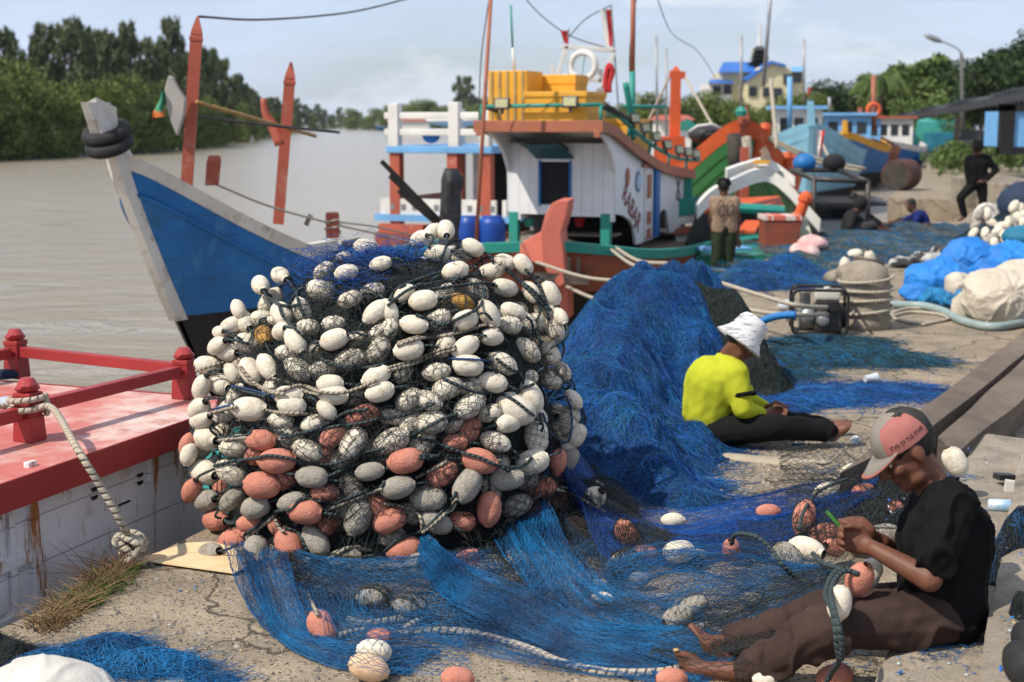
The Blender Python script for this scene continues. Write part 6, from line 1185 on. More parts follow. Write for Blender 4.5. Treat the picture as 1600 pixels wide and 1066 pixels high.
me.vertices.foreach_set('co', np.array(out).ravel()); me.update(); link_mesh('lettering', me, mat('dark_print', (.035, .018, .018), bump=0), cap)
for k in (1, -1):
    mb = MB(); mb.ell(q(.077, .032 * k, -.002), .0125 * hs); e_ = mb.build('eye', M_eye, man, smooth=True); mb = MB(); mb.ell(q(.087, .033 * k, -.004), .006 * hs); mb.build('pupil', M_pupil, e_, smooth=True)
# big toe nail, net needle
mb = MB(); tn = J['toN'] + unit(J['txN']) * -.036 * 1.07 + unit(J['tdN']) * .056; mb.ell(tn + (-.004, -.004, .012), (.012, .012, .006)); mb.build('toe_nail', M_nail, man, smooth=True)
ndl = thing('net_needle', 'green plastic netting needle in the seated man\'s fingers', 'netting needle', P(1318, 832, 4.80)); mb = MB(); a, b = P(1295, 803, 4.79), P(1322, 834, 4.81)
mb.bar(a, b, .004, .012, taper=1); mb.bar(a + (a - b) * .12, a, .002, .010, taper=.9); mb.build('blade', mat('green_plastic', (.10, .36, .06), rough=.4, bump=0), ndl)
# ---- man in the yellow shirt
J = dict(head=P(1160, 531, 8.52), f=(.74, .12, -.66), u=(.60, .15, .78), neck=P(1136, 560, 8.60), chest=P(1114, 598, 8.62), waist=P(1106, 642, 8.62), pelvis=P(1112, 672, 8.62),
         shN=P(1150, 583, 8.42), shF=P(1128, 576, 8.82), elN=P(1160, 638, 8.36), elF=P(1172, 630, 8.86), wrN=P(1190, 646, 8.46), wrF=P(1196, 636, 8.72), haN=P(1206, 646, 8.52), haF=P(1208, 640, 8.66), hsN=1, hsF=-1,
         hiN=P(1122, 674, 8.48), hiF=P(1122, 668, 8.76), knN=P(1208, 667, 8.36), knF=P(1212, 660, 8.72), anN=P(1295, 674, 8.46), anF=P(1288, 668, 8.78), toN=P(1320, 668, 8.45), toF=P(1312, 662, 8.78), tdN=(.75, -.05, .5), tdF=(.75, .05, .5), txN=(.1, -.95, -.15), txF=(.1, .95, -.1), heN=P(1300, 684, 8.46), heF=P(1294, 678, 8.78))
t, F, q = figure('person', 'man in lime yellow shirt and white bucket hat sitting by the blue net', J, 1.0, .011, M_yel2, 1.88, M_blackP, 1.0, M_skin, wr=.0055, wid=1.1, belly=1.22)
f, r, u = F[:, 0], F[:, 1], F[:, 2]
M_hat = mat('white_patterned_hat', (.62, .62, .62), (.30, .30, .31), scale=26, detail=3, rough=.9, bump=.4, bscale=80, bdist=.004, stretch=(.5, .5, 3), ramp=(.50, .60))
mb = MB(); mb.lathe([(.165, -.048), (.160, -.040), (.120, .012), (.110, .045), (.103, .10), (.088, .125), (0, .132)], q(-.01, 0, .02), tuple(u), 26, 1.0, .94); hm = mb.build('bucket_hat', M_hat, t, smooth=True)
hm.data.vertices.foreach_set('co', (lambda c: (c + .006 * Nz(9, 6, 8, 22)(c)[:, None] * np.array(u)).ravel())(np.array([v.co[:] for v in hm.data.vertices])))
mb = MB(); mb.lathe([(.073, -.012), (.077, 0), (.073, .012)], P(1163, 617, 8.37), tuple(unit(J['elN'] - J['shN'])), 18); mb.build('arm_band', M_blackT, t, smooth=True)
mb = MB(); mb.lathe([(.070, -.02), (.078, 0), (.066, .03)], J['neck'] + (.01, 0, .0), tuple(unit(J['head'] - J['neck'])), 18); mb.build('collar', M_blackT, t, smooth=True)
# ---- man standing on the deck, back turned
Yt = 20.6
J = dict(head=P(1131, 292, Yt), f=(.1, .99, -.1), u=(0, 0, 1), neck=P(1131, 309, Yt), chest=P(1132, 325, Yt), waist=P(1132, 340, Yt), pelvis=P(1132, 356, Yt), shN=P(1116, 314, Yt), shF=P(1148, 314, Yt), elN=P(1111, 341, Yt), elF=P(1154, 343, Yt), wrN=P(1113, 363, Yt + .12), wrF=P(1153, 368, Yt), haN=P(1113, 371, Yt + .15), haF=P(1153, 377, Yt),
         hiN=P(1124, 358, Yt), hiF=P(1141, 358, Yt), knN=P(1119, 404, Yt - .05), knF=P(1139, 404, Yt), anN=P(1117, 446, Yt), anF=P(1138, 447, Yt), toN=P(1117, 449, Yt + .13), toF=P(1138, 450, Yt + .13), txN=(1, 0, 0), txF=(1, 0, 0), curl=.6)
t, F, q = figure('person', 'man in tan sleeveless shirt and dark cap standing on the deck, back turned', J, 1.0, .018, M_tan, .2, M_olive, 1.0, M_skin2, wr=.006)
mb = MB(); mb.lathe([(.103, -.01), (.104, .03), (.085, .085), (0, .105)], q(-.01, 0, .03), (0, 0, 1), 18); mb.loft([[q(.09, x, .03) for x in (-.06, 0, .06)], [q(.16, x * .8, .015) for x in (-.06, 0, .06)]]); mb.build('cap', M_blackT, t, smooth=True)
mb = MB()
for x in (-.07, .06): mb.tube([P(1132, 325, Yt) + (x + .045 * math.cos(a), -.150 - .0, .11 * math.sin(a)) for a in np.linspace(0, 6.28, 19)], .007, 5)
mb.build('shirt_print', MATS['dark_print'] if 'dark_print' in MATS else M_blackT, t, smooth=True)
# ---- standing man in black with a hat
Yb = 27.6
J = dict(head=P(1527, 233, Yb), f=(-.5, .85, -.15), u=(0, 0, 1), neck=P(1528, 243, Yb), chest=P(1527, 258, Yb), waist=P(1527, 272, Yb), pelvis=P(1526, 286, Yb), shN=P(1513, 248, Yb), shF=P(1543, 248, Yb), elN=P(1512, 270, Yb), elF=P(1556, 266, Yb), wrN=P(1514, 291, Yb - .05), wrF=P(1541, 283, Yb - .2), haN=P(1514, 298, Yb - .06), haF=P(1534, 285, Yb - .22),
         hiN=P(1519, 290, Yb), hiF=P(1534, 290, Yb), knN=P(1500, 309, Yb - .15), knF=P(1536, 318, Yb), anN=P(1507, 337, Yb - .1), anF=P(1537, 344, Yb), toN=P(1498, 345, Yb - .2), toF=P(1534, 349, Yb - .12), txN=(.5, .6, 0), txF=(1, 0, 0), curl=.6)
t, F, q = figure('person', 'man all in black with a black brimmed hat standing, hand on hip', J, 1.0, .022, M_blackT, 1.9, M_blackP, 1.0, M_skin2, wr=.006)
mb = MB(); mb.lathe([(.17, -.01), (.165, .0), (.11, .02), (.10, .10), (.07, .13), (0, .135)], q(-.01, 0, .04), (0, 0, 1), 20); mb.build('hat', M_blackT, t, smooth=True)
# ---- two (and a third behind) sitting on the far nets
Ya = 24.4
J = dict(head=P(1345, 320, Ya), f=(.8, -.2, -.5), u=(.45, 0, .85), neck=P(1336, 331, Ya), chest=P(1330, 340, Ya), waist=P(1326, 350, Ya), pelvis=P(1325, 358, Ya), shN=P(1333, 337, Ya - .18), shF=P(1330, 335, Ya + .2), elN=P(1325, 358, Ya - .28), elF=P(1350, 350, Ya + .2), wrN=P(1338, 368, Ya - .2), wrF=P(1358, 358, Ya), haN=P(1345, 370, Ya - .15), haF=P(1362, 360, Ya), hiN=P(1328, 360, Ya - .1), hiF=P(1328, 358, Ya + .1), knN=P(1362, 352, Ya - .12), knF=P(1365, 346, Ya + .2), anN=P(1384, 364, Ya - .1), anF=P(1388, 360, Ya + .2), toN=P(1392, 364, Ya - .1), toF=P(1395, 360, Ya + .2), txN=(0, 1, .2), txF=(0, 1, .2), curl=.6)
t, F, q = figure('person', 'man in charcoal hooded top sitting on the far net mending it', J, .95, .022, M_hood, 1.6, M_greyp, .62, M_skin2, wr=.006)
mb = MB(); mb.ell(q(-.025, 0, .02), (.125, .115, .135), F); mb.build('hood', M_hood, t, smooth=True)
J2 = {k: (v + np.array([.28, 1.7, .0]) if k not in ('f', 'u', 'curl') and not k.startswith('tx') else v) for k, v in J.items()}
t, F, q = figure('person', 'dark haired man sitting behind the hooded man', J2, .95, .024, M_blackT, 1.0, M_blackP, 1.0, M_skin2, wr=.006)
Yc = 25.6
J = dict(head=P(1424, 321, Yc), f=(-.8, -.2, -.4), u=(-.35, 0, .9), neck=P(1431, 332, Yc), chest=P(1438, 340, Yc), waist=P(1441, 346, Yc), pelvis=P(1443, 352, Yc), shN=P(1434, 337, Yc - .18), shF=P(1436, 335, Yc + .18), elN=P(1428, 353, Yc - .26), elF=P(1412, 346, Yc + .1), wrN=P(1440, 352, Yc - .38), wrF=P(1400, 348, Yc), haN=P(1446, 352, Yc - .4), haF=P(1395, 348, Yc), hiN=P(1440, 352, Yc - .1), hiF=P(1440, 350, Yc + .1), knN=P(1412, 352, Yc - .15), knF=P(1408, 346, Yc + .15), anN=P(1386, 361, Yc - .2), anF=P(1380, 356, Yc + .15), toN=P(1377, 361, Yc - .2), toF=P(1372, 356, Yc + .15), txN=(0, 1, .2), txF=(0, 1, .2), curl=.6)
t, F, q = figure('person', 'man in navy blue shirt sitting on the far net with a leg stretched out', J, .95, .022, M_navy, 1.0, M_hood, .66, M_skin2, wr=.006)
# ================================================================ QUAY FURNITURE, GEAR AND LITTER
def lump(mb, n=2, amp=.02, lo=6, hi=30, seed=1):
    nz = Nz(seed, 10, lo, hi); v = mb.v[-1]; c = v.mean(0); d = v - c; mb.v[-1] = c + d * (1 + amp * nz(v))[:, None]
def slab(name, corners, h, m, label, cat, seed=0, nx=24, ny=10, rough=.008, z0=-.02):
    """a worn concrete slab: grid top with chipped surface and real sides"""
    a, b, c, d = [np.array(q, float) for q in corners]; nz = Nz(seed, 14, 3, 26, 2); mb = MB(); gx, gy = np.meshgrid(np.linspace(0, 1, nx), np.linspace(0, 1, ny), indexing='ij')
    p = (a * (1 - gx[..., None]) + b * gx[..., None]) * (1 - gy[..., None]) + (d * (1 - gx[..., None]) + c * gx[..., None]) * gy[..., None]
    e = np.minimum(np.minimum(gx, 1 - gx) * nx, np.minimum(gy, 1 - gy) * ny); p[..., 2] = h + rough * nz(p[..., :2]) - .018 * np.clip(1 - e, 0, 1)
    p[..., :2] += (rough * 1.2 * nz(p[..., :2] * 1.7 + 5))[..., None] * (e < .5)[..., None]
    mb.loft(p); rim = [p[i, 0] for i in range(nx)] + [p[-1, j] for j in range(1, ny)] + [p[i, -1] for i in range(nx - 2, -1, -1)] + [p[0, j] for j in range(ny - 2, 0, -1)]
    rim = np.array(rim); low = rim.copy(); low[:, 2] = z0; mb.loft([rim, rim * .5 + low * .5 + (0.004, 0, 0), low], close=True)
    return tag(mb.build(name, m, auto=.8), label, cat)
def gz(px, py, z): return G(px, py, z)
a, b = gz(1386, 1018, .17), gz(1527, 674, .17); dv = unit(b - a); nr = Z3([dv[1], -dv[0], 0])
slab('concrete_step', [a - dv * 1.3, b, b + nr * 1.4, a - dv * 1.3 + nr * 1.4], .17, M_conc2, 'lower concrete step the seated man in black sits on', 'step', 5, 60, 24, .006)
a2, b2 = gz(1526, 1066, .30), gz(1597, 690, .30); dv2 = unit(b2 - a2); nr2 = Z3([dv2[1], -dv2[0], 0])
slab('concrete_step', [a2 - dv2 * 1.2, b2 + dv2 * .05, b2 + dv2 * .05 + nr2 * 1.2, a2 - dv2 * 1.2 + nr2 * 1.2], .30, M_conc2, 'upper concrete step at the right edge', 'step', 6, 60, 20, .006)
# timber baulks
def baulk(l0, r0, l1, r1, z, th, label, seed):
    A0, B0, A1, B1 = gz(*l0, z), gz(*r0, z), gz(*l1, z), gz(*r1, z); nz = Nz(seed, 10, 1, 12); secs = []
    for t in np.linspace(0, 1, 24):
        a, b = A0 + (A1 - A0) * t, B0 + (B1 - B0) * t; w_ = [a, a * .6 + b * .4 + (0, 0, .008), b, b - (0, 0, th * .5), b - (0, 0, th), a - (0, 0, th), a - (0, 0, th * .5)]
        secs.append([q + np.array([nz(q) * .010, nz(q + 7) * .010, nz(q + 13) * .006]) for q in w_])
    mb = MB(); mb.loft(secs, close=True, caps=True); return tag(mb.build('timber_baulk', M_wood2, auto=.6), label, 'timber beam', 'old timber baulks lying on the quay')
M_wood2 = mat('weathered_timber', (.185, .140, .105), (.10, .077, .058), scale=2.5, detail=9, rough=.85, bump=.8, bscale=30, bdist=.012, stretch=(1.2, .5, 3), stain=[((.10, .08, .065), 5, .55, .75, (2, .4, 2))])
baulk((1316, 738), (1440, 682), (1640, 484), (1660, 503), .18, .19, 'left weathered timber beam running up the quay', 1)
baulk((1462, 684), (1486, 712), (1680, 492), (1730, 515), .20, .20, 'right weathered timber beam running up the quay', 2)
slab('concrete_strip', [gz(1108, 712, .03), gz(1300, 726, .03), gz(1306, 716, .03), gz(1112, 704, .03)], .03, mat('pale_concrete', (.44, .37, .27), (.32, .27, .20), scale=6, rough=.9, bump=.6, bscale=40, bdist=.01), 'pale concrete strip flush with the quay below the yellow shirted man', 'concrete strip', 8, 20, 5, .004)
# bollard with rope turns
bc = G(1350, 512); bo = thing('bollard', 'stout concrete bollard with domed top', 'bollard', bc); mb = MB(); mb.lathe([(.250, -.02), (.247, .08), (.238, .10), (.230, .40), (.226, .47), (.20, .56), (.14, .61), (.06, .635), (0, .64)], bc, sides=32); nzq = Nz(8, 12, 6, 30); v = mb.v[-1]; v += .006 * nzq(v)[:, None] * (v - bc); mb.build('body', M_conc2, bo, smooth=True)
mb = MB(); mb.tube([bc + (.258 * math.cos(t), .258 * math.sin(t), .10 + .016 * t + .012 * math.sin(t * 1.3)) for t in np.linspace(0, 25, 150)], .0155, 7); tag(mb.build('rope', M_rope, smooth=True), 'pale rope wound round the concrete bollard', 'rope')
rope_thing('rope', catmull([bc + (-.25, -.05, .2), P(1250, 478, 12.2), P(1190, 462, 12.8), P(1120, 440, 13.5)], 30), .02, M_rope, 'upper pale rope from the bollard to the left', world=True, sides=7, group='bollard ropes')
rope_thing('rope', catmull([bc + (-.25, -.05, .14), P(1245, 492, 12.0), P(1180, 486, 12.4), P(1120, 470, 13)], 30), .02, M_rope, 'lower pale rope from the bollard to the left', world=True, sides=7, group='bollard ropes')
rope_thing('rope', [(1378, 500), (1420, 488), (1470, 492), (1478, 500), (1430, 505), (1392, 494), (1420, 482), (1478, 486), (1490, 496), (1440, 508)], .017, M_rope, 'loose pale rope coils right of the bollard', n=90)
M_hose = mat('grey_green_hose', (.27, .34, .33), (.22, .28, .27), scale=8, rough=.4, bump=.1)
rope_thing('hose', [(1376, 476), (1440, 478), (1475, 487), (1500, 500), (1540, 510), (1580, 508), (1640, 494)], .042, M_hose, 'thick grey green hose curving past the cream sack', 'hose', sides=12)
rope_thing('hose', catmull([P(1243, 492, 11.75), P(1222, 493, 11.8), P(1200, 498, 11.85), P(1180, 508, 11.9)], 24), .032, mat('blue_hose', (.02, .20, .50), (.015, .14, .40), scale=60, rough=.35, bump=.8, bscale=80), 'ribbed blue suction hose on the pump', 'hose', world=True, sides=12)
# water pump
pc0 = G(1278, 522); pu = thing('water_pump', 'small engine water pump in a black tube frame', 'pump', pc0, R(-8)); mb = MB()
def rrect(y, x0=-.25, x1=.25, z0=.02, z1=.43, r=.06):
    q = []
    for cx, cz, a0 in ((x1 - r, z1 - r, 0), (x0 + r, z1 - r, 90), (x0 + r, z0 + r, 180), (x1 - r, z0 + r, 270)): q += [(cx + r * math.cos(R(a0 + a)), y, cz + r * math.sin(R(a0 + a))) for a in (0, 30, 60, 90)]
    return q
for y in (-.18, .18): mb.tube(rrect(y), .015, 8, closed=True)
for x, z in ((-.22, .43), (.22, .43), (-.2, .02), (.2, .02)): mb.tube([(x, -.18, z), (x, .18, z)], .015, 8)
mb.build('tube_frame', M_blackp, pu, world=False, smooth=True)
mb = MB(); mb.box((.08, 0, .16), (.24, .26, .24)); mb.box((.08, .02, .30), (.20, .22, .06)); mb.build('engine', M_steel, pu, world=False, bevel=.012)
M_alu = mat('cast_aluminium', (.42, .42, .41), (.30, .30, .30), scale=20, rough=.4, metal=.7, bump=.3)
mb = MB(); mb.lathe([(.04, -.08), (.11, -.07), (.115, .05), (.07, .08), (.0, .08)], (-.11, -.02, .17), (1, 0, 0), 24); mb.lathe([(.05, 0), (.05, .14), (.06, .15), (.06, .17), (0, .17)], (-.13, -.02, .24), sides=16); mb.lathe([(.045, 0), (.05, .10), (0, .1)], (-.2, -.02, .17), (-1, 0, 0), 14); mb.build('pump_housing', M_alu, pu, world=False, smooth=True)
mb = MB(); mb.box((.07, .0, .375), (.24, .2, .09)); mb.lathe([(.03, 0), (.03, .025), (0, .025)], (.07, 0, .42), sides=14); mb.build('fuel_tank', mat('cream_tank', (.62, .60, .52), (.5, .48, .42), rough=.4, bump=.1), pu, world=False, bevel=.025)
mb = MB(); mb.box((.02, -.16, .18), (.10, .06, .10)); mb.lathe([(.05, 0), (.055, .04), (.02, .05), (0, .05)], (.03, -.15, .15), (0, -1, 0), 16); mb.build('carburettor', M_alu, pu, world=False, bevel=.01)
mb = MB(); mb.lathe([(.085, 0), (.09, .05), (.06, .07), (0, .07)], (.20, 0, .16), (1, 0, 0), 20); mb.box((.12, -.15, .28), (.10, .07, .10)); mb.build('recoil_starter', M_blackp, pu, world=False, smooth=False, bevel=.01)
# tarpaulin bundles, sacks and cloths
def bag(name, label, pts, m, cat, seed, amp=.06, lo=3, hi=16, vox=.03, base=None, wr=.02, group=None, knot=None):
    """soft bundle: overlapping swellings under one skin, with creases"""
    mb = MB(); nz = Nz(seed, 14, lo, hi); nz2 = Nz(seed + 1, 12, hi, hi * 2.5)
    for c, r in pts: mb.ell(c, r, seg=16)
    nz0 = Nz(seed + 2, 8, lo * .5, lo * 1.5)
    def w_(co):
        c2 = co + .05 * nz0(co)[:, None]; z = wr * 1.3 * np.clip(1 - np.abs(nz(c2)), 0, 1) ** 1.7 - wr * .6 + wr * .5 * np.clip(1 - np.abs(nz2(c2)), 0, 1) ** 2
        if knot is not None:
            d = co - np.array(knot); rr = np.linalg.norm(d, axis=1); z = z + .6 * wr * np.sin(11 * np.arctan2(d[:, 2], d[:, 0]) + 2.5 * nz0(co)) * np.exp(-rr / .35) - .10 * np.exp(-(rr / .07) ** 2)
        return z
    me = remesh(mb, name, vox, 6, w_); n = len(me.vertices); co = np.empty(n * 3); me.vertices.foreach_get('co', co); co = co.reshape(-1, 3); co[:, 2] = np.maximum(co[:, 2], .005); me.vertices.foreach_set('co', co.ravel()); me.update()
    c = np.array(pts[0][0]); o = link_mesh(name, me, m, None, origin=(c[0], c[1], 0)); return tag(o, label, cat, group)
M_btarp = mat('bright_blue_tarpaulin', (.012, .21, .62), (.010, .15, .50), scale=2.5, detail=6, rough=.42, bump=.7, bscale=14, bdist=.04, spec=.4)
M_ttarp = mat('teal_tarpaulin', (.012, .18, .28), (.010, .13, .22), scale=3, rough=.5, bump=.7, bscale=14, bdist=.04)
M_sack = mat('cream_plastic_sack', (.62, .545, .44), (.50, .43, .34), scale=4, detail=8, rough=.6, bump=.9, bscale=22, bdist=.03, stain=((.40, .50, .56), 1.6, .58, .74))
def gp(px, py, h=0, dy=0): q = G(px, py, 0); return np.array([q[0], q[1] + dy, h])
bag('tarpaulin_bundle', 'bright blue tarpaulin bundle left of the cream sack', [(gp(1470, 462, .18), (.42, .3, .24)), (gp(1510, 440, .26), (.36, .35, .26)), (gp(1430, 470, .1), (.2, .2, .12)), (gp(1545, 432, .22), (.3, .3, .2)), (gp(1440, 455, .14), (.18, .2, .12))], M_btarp, 'tarpaulin', 21, wr=.05, vox=.018)
bag('tarpaulin_bundle', 'bright blue tarpaulin bundle behind the cream sack at the right edge', [(gp(1590, 452, .28), (.42, .35, .28)), (gp(1640, 450, .3), (.4, .4, .34)), (gp(1545, 462, .2), (.25, .25, .2))], M_btarp, 'tarpaulin', 22, wr=.05, vox=.02)
bag('cloth', 'teal tarpaulin folded over the blue bundle at the right edge', [(gp(1600, 440, .55), (.28, .25, .14)), (gp(1640, 440, .6), (.3, .3, .16))], M_ttarp, 'tarpaulin', 23, wr=.03)
bag('sack', 'big bulging cream plastic sack tied in the middle, right edge', [(gp(1560, 505, .24), (.40, .34, .32)), (gp(1610, 505, .26), (.36, .36, .32)), (gp(1520, 500, .14), (.2, .22, .2)), (gp(1590, 500, .44), (.28, .28, .18))], M_sack, 'sack', 24, wr=.035, vox=.016, knot=gp(1578, 512, .34, -.36))
bag('sack', 'small crumpled cream bag between the blue bundles', [(gp(1492, 472, .16), (.12, .12, .16)), (gp(1500, 470, .2), (.10, .1, .12))], M_sack, 'bag', 25, wr=.03, vox=.018)
bag('cloth', 'crumpled blue plastic sheet in front of the small cream bag', [(gp(1460, 478, .08), (.17, .14, .12)), (gp(1490, 482, .07), (.17, .12, .1)), (gp(1505, 478, .08), (.1, .1, .1))], mat('crumpled_blue_sheet', (.012, .22, .48), (.01, .12, .28), scale=7, rough=.4, bump=1, bscale=22, bdist=.03), 'plastic sheet', 26, wr=.035, lo=8, hi=30, vox=.016)
bag('sack', 'cream plastic sack at the bottom left corner', [(gp(70, 1110, .02), (.26, .2, .17)), (gp(110, 1115, 0), (.2, .15, .13)), (gp(20, 1120, 0), (.2, .15, .14))], mat('pale_woven_sack', (.60, .57, .52), (.50, .47, .42), scale=4, rough=.7, bump=.5, bscale=30, bdist=.01), 'sack', 27, wr=.02, lo=5, hi=14, vox=.012)
bag('cloth', 'faded pink towel draped over the far net', [(gp(1255, 410, .14), (.22, .3, .13)), (gp(1270, 402, .2), (.22, .3, .12)), (gp(1246, 416, .08), (.18, .3, .1))], mat('pink_towel', (.55, .26, .25), (.62, .50, .46), scale=5, rough=.95, bump=.6, bscale=30), 'towel', 28, wr=.03)
bag('cloth', 'striped black and white scrap of cloth left of the blue tarpaulin', [(gp(1440, 412, .06), (.4, .2, .08)), (gp(1410, 418, .05), (.2, .2, .07)), (gp(1480, 405, .08), (.3, .2, .1))], mat('striped_scrap', (.03, .03, .03), (.42, .42, .40), scale=3, detail=2, rough=.9, bump=.8, bscale=20, stretch=(1, 3.5, 1), ramp=(.48, .54)), 'cloth', 29, wr=.05, lo=5, hi=20)
bag('cloth', 'dark navy bundle standing in for a bending man at the right edge', [(gp(1600, 362, .5), (.5, .5, .4)), (gp(1640, 362, .5), (.6, .5, .45))], mat('navy_bundle', (.02, .035, .075), (.015, .025, .05), rough=.8, bump=.5, bscale=10), 'sheet', 30, wr=.03, vox=.05)  # navy bundle built in place of a man bending at the edge
# far nets on the quay and the heap of floats at right
M_olive2 = mat('olive_twine', (.11, .105, .07), (.16, .15, .11), scale=2, rough=.8, bump=0, island=.5)
M_oliv = mat('massed_olive_netting', (.05, .05, .036), (.10, .095, .065), scale=2.2, rough=.95, bump=1, bscale=30, bdist=.04, stain=((.015, .06, .10), 1.2, .48, .56))
M_farblue = mat('massed_far_netting', (.008, .07, .18), (.014, .15, .25), scale=1.4, rough=.9, bump=1, bscale=30, bdist=.04, stain=[((.13, .12, .085), .8, .48, .58, (.5, 1.6, 1)), ((.015, .025, .13), 1.2, .56, .64)])
bundle('spread_net', [gb(1330, 380, .10, 1.0, 1.4), gb(1400, 368, .09, 1.2, 1.6), gb(1460, 362, .09, 1.1, 1.4), gb(1300, 398, .16, .5, .9), gb(1480, 385, .08, .7, 1.0), gb(1360, 398, .08, .9, .8), gb(1262, 424, .16, .4, .6)], M_farblue, [(M_teal, .3), (M_bluenet, .3), (M_olive2, .4)], 'wide teal, olive and blue net the sitting men are mending', rough=.09, fib=5200, flen=1.3, seed=71, frad=.0035, grid=(160, 160), nzlo=1, nzhi=5, lift=.02)
bundle('spread_net', [gb(1195, 440, .16, .45, .6), gb(1235, 428, .17, .4, .6), gb(1165, 445, .16, .3, .5)], M_royalcore, [(M_royal, .6), (M_teal, .4)], 'blue net heap below the standing man in tan', rough=.06, fib=2600, flen=.7, seed=73, frad=.003, nzlo=2, nzhi=8)
fr_, H_ = bundle('net_pile', [gb(1565, 405, .52, .65, .6), gb(1610, 400, .6, .7, .7), gb(1530, 400, .3, .4, .5)], M_netcore, [(M_teal, .5), (M_blacknet, .5)], 'dark teal net piled with cream floats at the right edge', rough=.06, fib=1800, flen=.6, seed=75, frad=.003, nzlo=2, nzhi=8)
for i, (x, y) in enumerate(((600, 260), (590, 315), (590, 385), (675, 310), (630, 168), (690, 165), (725, 235), (770, 300), (700, 375), (815, 330), (795, 260), (840, 250), (900, 150), (925, 190), (945, 130), (955, 240), (885, 235), (915, 300), (860, 350), (830, 375), (775, 440), (745, 390), (635, 450), (690, 425), (730, 340), (895, 110), (960, 180), (870, 215))):
    px, py = 1400 + x / 4.845, 300 + y / 4.845; c = P(px, py, 19.3)
    for Yq in np.linspace(17.6, 21.5, 60):
        q = P(px, py, Yq)
        if q[2] <= float(H_(np.array([q[0]]), np.array([q[1]]))[0]) + .05: c = q; break
    if c[2] < .07: c = G(px, py, .07)
    add_float(c, orient(rng.uniform(0, 180), rng.uniform(-20, 20)), .125, 'w' if i % 4 else 'g', 0, f"small {'cream' if i % 4 else 'grey'} float {zone2(px, py)} in the float pile at right edge" if False else f"{'cream' if i % 4 else 'grey'} float {['at the bottom', 'low', 'high', 'at the top'][int(np.digitize(-py, [-385, -365, -345]))]} {['left', 'middle', 'right'][int(np.digitize(px, [1535, 1570]))]} of the float pile at the right edge", 'foam floats in the pile at the right edge', i)
for i, (px, py) in enumerate(((1320, 410), (1336, 394), (1359, 399))):
    add_float(G(px, py + 4, .09), orient([80, 10, 110][i], 20), .15, 'w', 0, ['upright cream float left of the stick by the far net', 'cream float lying level beside the stick by the far net', 'small cream float at the end of the stick by the far net'][i], 'foam floats by the far net', i)
mb = MB(); mb.tube([G(1336, 402, .15), G(1380, 412, .03)], .03, 7); tag(mb.build('stick', M_wood, smooth=True), 'pale wooden stick beside the cream floats', 'stick')
bag('stone', 'pale rough stone behind the bollard', [(G(1342, 428, .12), (.28, .2, .16)), (G(1310, 434, .05), (.2, .15, .1))], M_conc2, 'stone', 33, wr=.03)
# old drum, bucket, float ring, blocks and wrecked cabin farther off
dr = thing('drum', 'rusty steel drum lying on its side on the far quay', 'drum', G(1415, 274)); c = G(1400, 274, .45); mb = MB(); mb.lathe([(.42, 0), (.45, .02), (.45, .5), (.47, .52), (.45, .54), (.45, 1.0), (.42, 1.02)], c, (.55, .83, 0), 24); mb.build('shell', mat('rusty_steel', (.11, .035, .02), (.05, .03, .025), scale=4, rough=.8, bump=.5), dr, auto=.6); mb = MB(); mb.lathe([(0, 0), (.41, 0), (.41, .02), (0, .02)], c + unit([.55, .83, 0]) * -.01, (.55, .83, 0), 24); mb.build('drum_head', M_dkwood, dr)
bk = G(1563, 352); mb = MB(); mb.lathe([(.17, 0), (.2, .36), (.22, .36), (.22, .40), (.2, .4), (.17, .03), (0, .03)], bk, sides=20); tag(mb.build('bucket', M_white, auto=.6), 'white bucket right of the man in black', 'bucket')
c = G(1541, 340, .26); mb = MB(); mb.tube([c + (.2 * math.cos(t), 0, .22 * math.sin(t)) for t in np.linspace(0, 6.28, 25)[:-1]], .05, 7, closed=True); tag(mb.build('float_ring', M_whitew, smooth=True), 'worn white ring between the legs of the man in black', 'ring')
for k, (px, w_) in enumerate(((1540, 1.5), (1575, 1.2), (1605, 1.6))):
    c = G(px, 300 + 3 * k, .3); mb = MB(); mb.box(c, (w_, .7, .72 - .06 * k), (0, 0, .1 * k)); tag(mb.build('concrete_block', M_conc2, bevel=.03), ['concrete kerb block behind the man in black, leftmost', 'middle concrete kerb block at the right edge', 'rightmost concrete kerb block at the right edge'][k], 'concrete block', 'kerb blocks')
wk = thing('wrecked_cabin', 'turquoise boat cabin standing on the far quay', 'cabin', G(1460, 238)); Yw = float(G(1460, 238)[1]); mb = MB()
mb.loft([[P(1424, 238, Yw), P(1490, 238, Yw), P(1494, 236, Yw + 4), P(1428, 236, Yw + 4)], [P(1433, 190, Yw), P(1497, 192, Yw), P(1500, 190, Yw + 4), P(1436, 188, Yw + 4)], [P(1445, 183, Yw + 1), P(1485, 184, Yw + 1), P(1487, 184, Yw + 3), P(1447, 183, Yw + 3)]], close=True, caps=True); mb.build('wall', pmat('turquoise_paint', (.06, .38, .32), (.25, .36, .30), .55, .7), wk)
mb = MB(); mb.box(P(1466, 223, Yw - 1.2), (1.55, 1.6, 1.28)); tag(mb.build('chest', pmat('deep_teal_paint', (.015, .17, .26), (.05, .2, .25), .55, .7), bevel=.03), 'deep teal chest in front of the turquoise cabin', 'chest')
mb = MB(); mb.lathe([(.55, 0), (.6, .1), (.6, 1.2), (.5, 1.3), (0, 1.3)], G(1420, 237), sides=16); tag(mb.build('barrel', M_bplast, auto=.6), 'big blue drum left of the turquoise cabin', 'barrel')
for k, (px, py) in enumerate(((1375, 246), (1398, 236))):
    mb = MB(); mb.lathe([(.5, 0), (.5, .7), (.3, .95), (0, 1.0)], G(px, py), sides=14); tag(mb.build('bollard', M_conc2, smooth=True), ['nearer small bollard on the far quay edge', 'farther small bollard on the far quay edge'][k], 'bollard', 'far bollards')
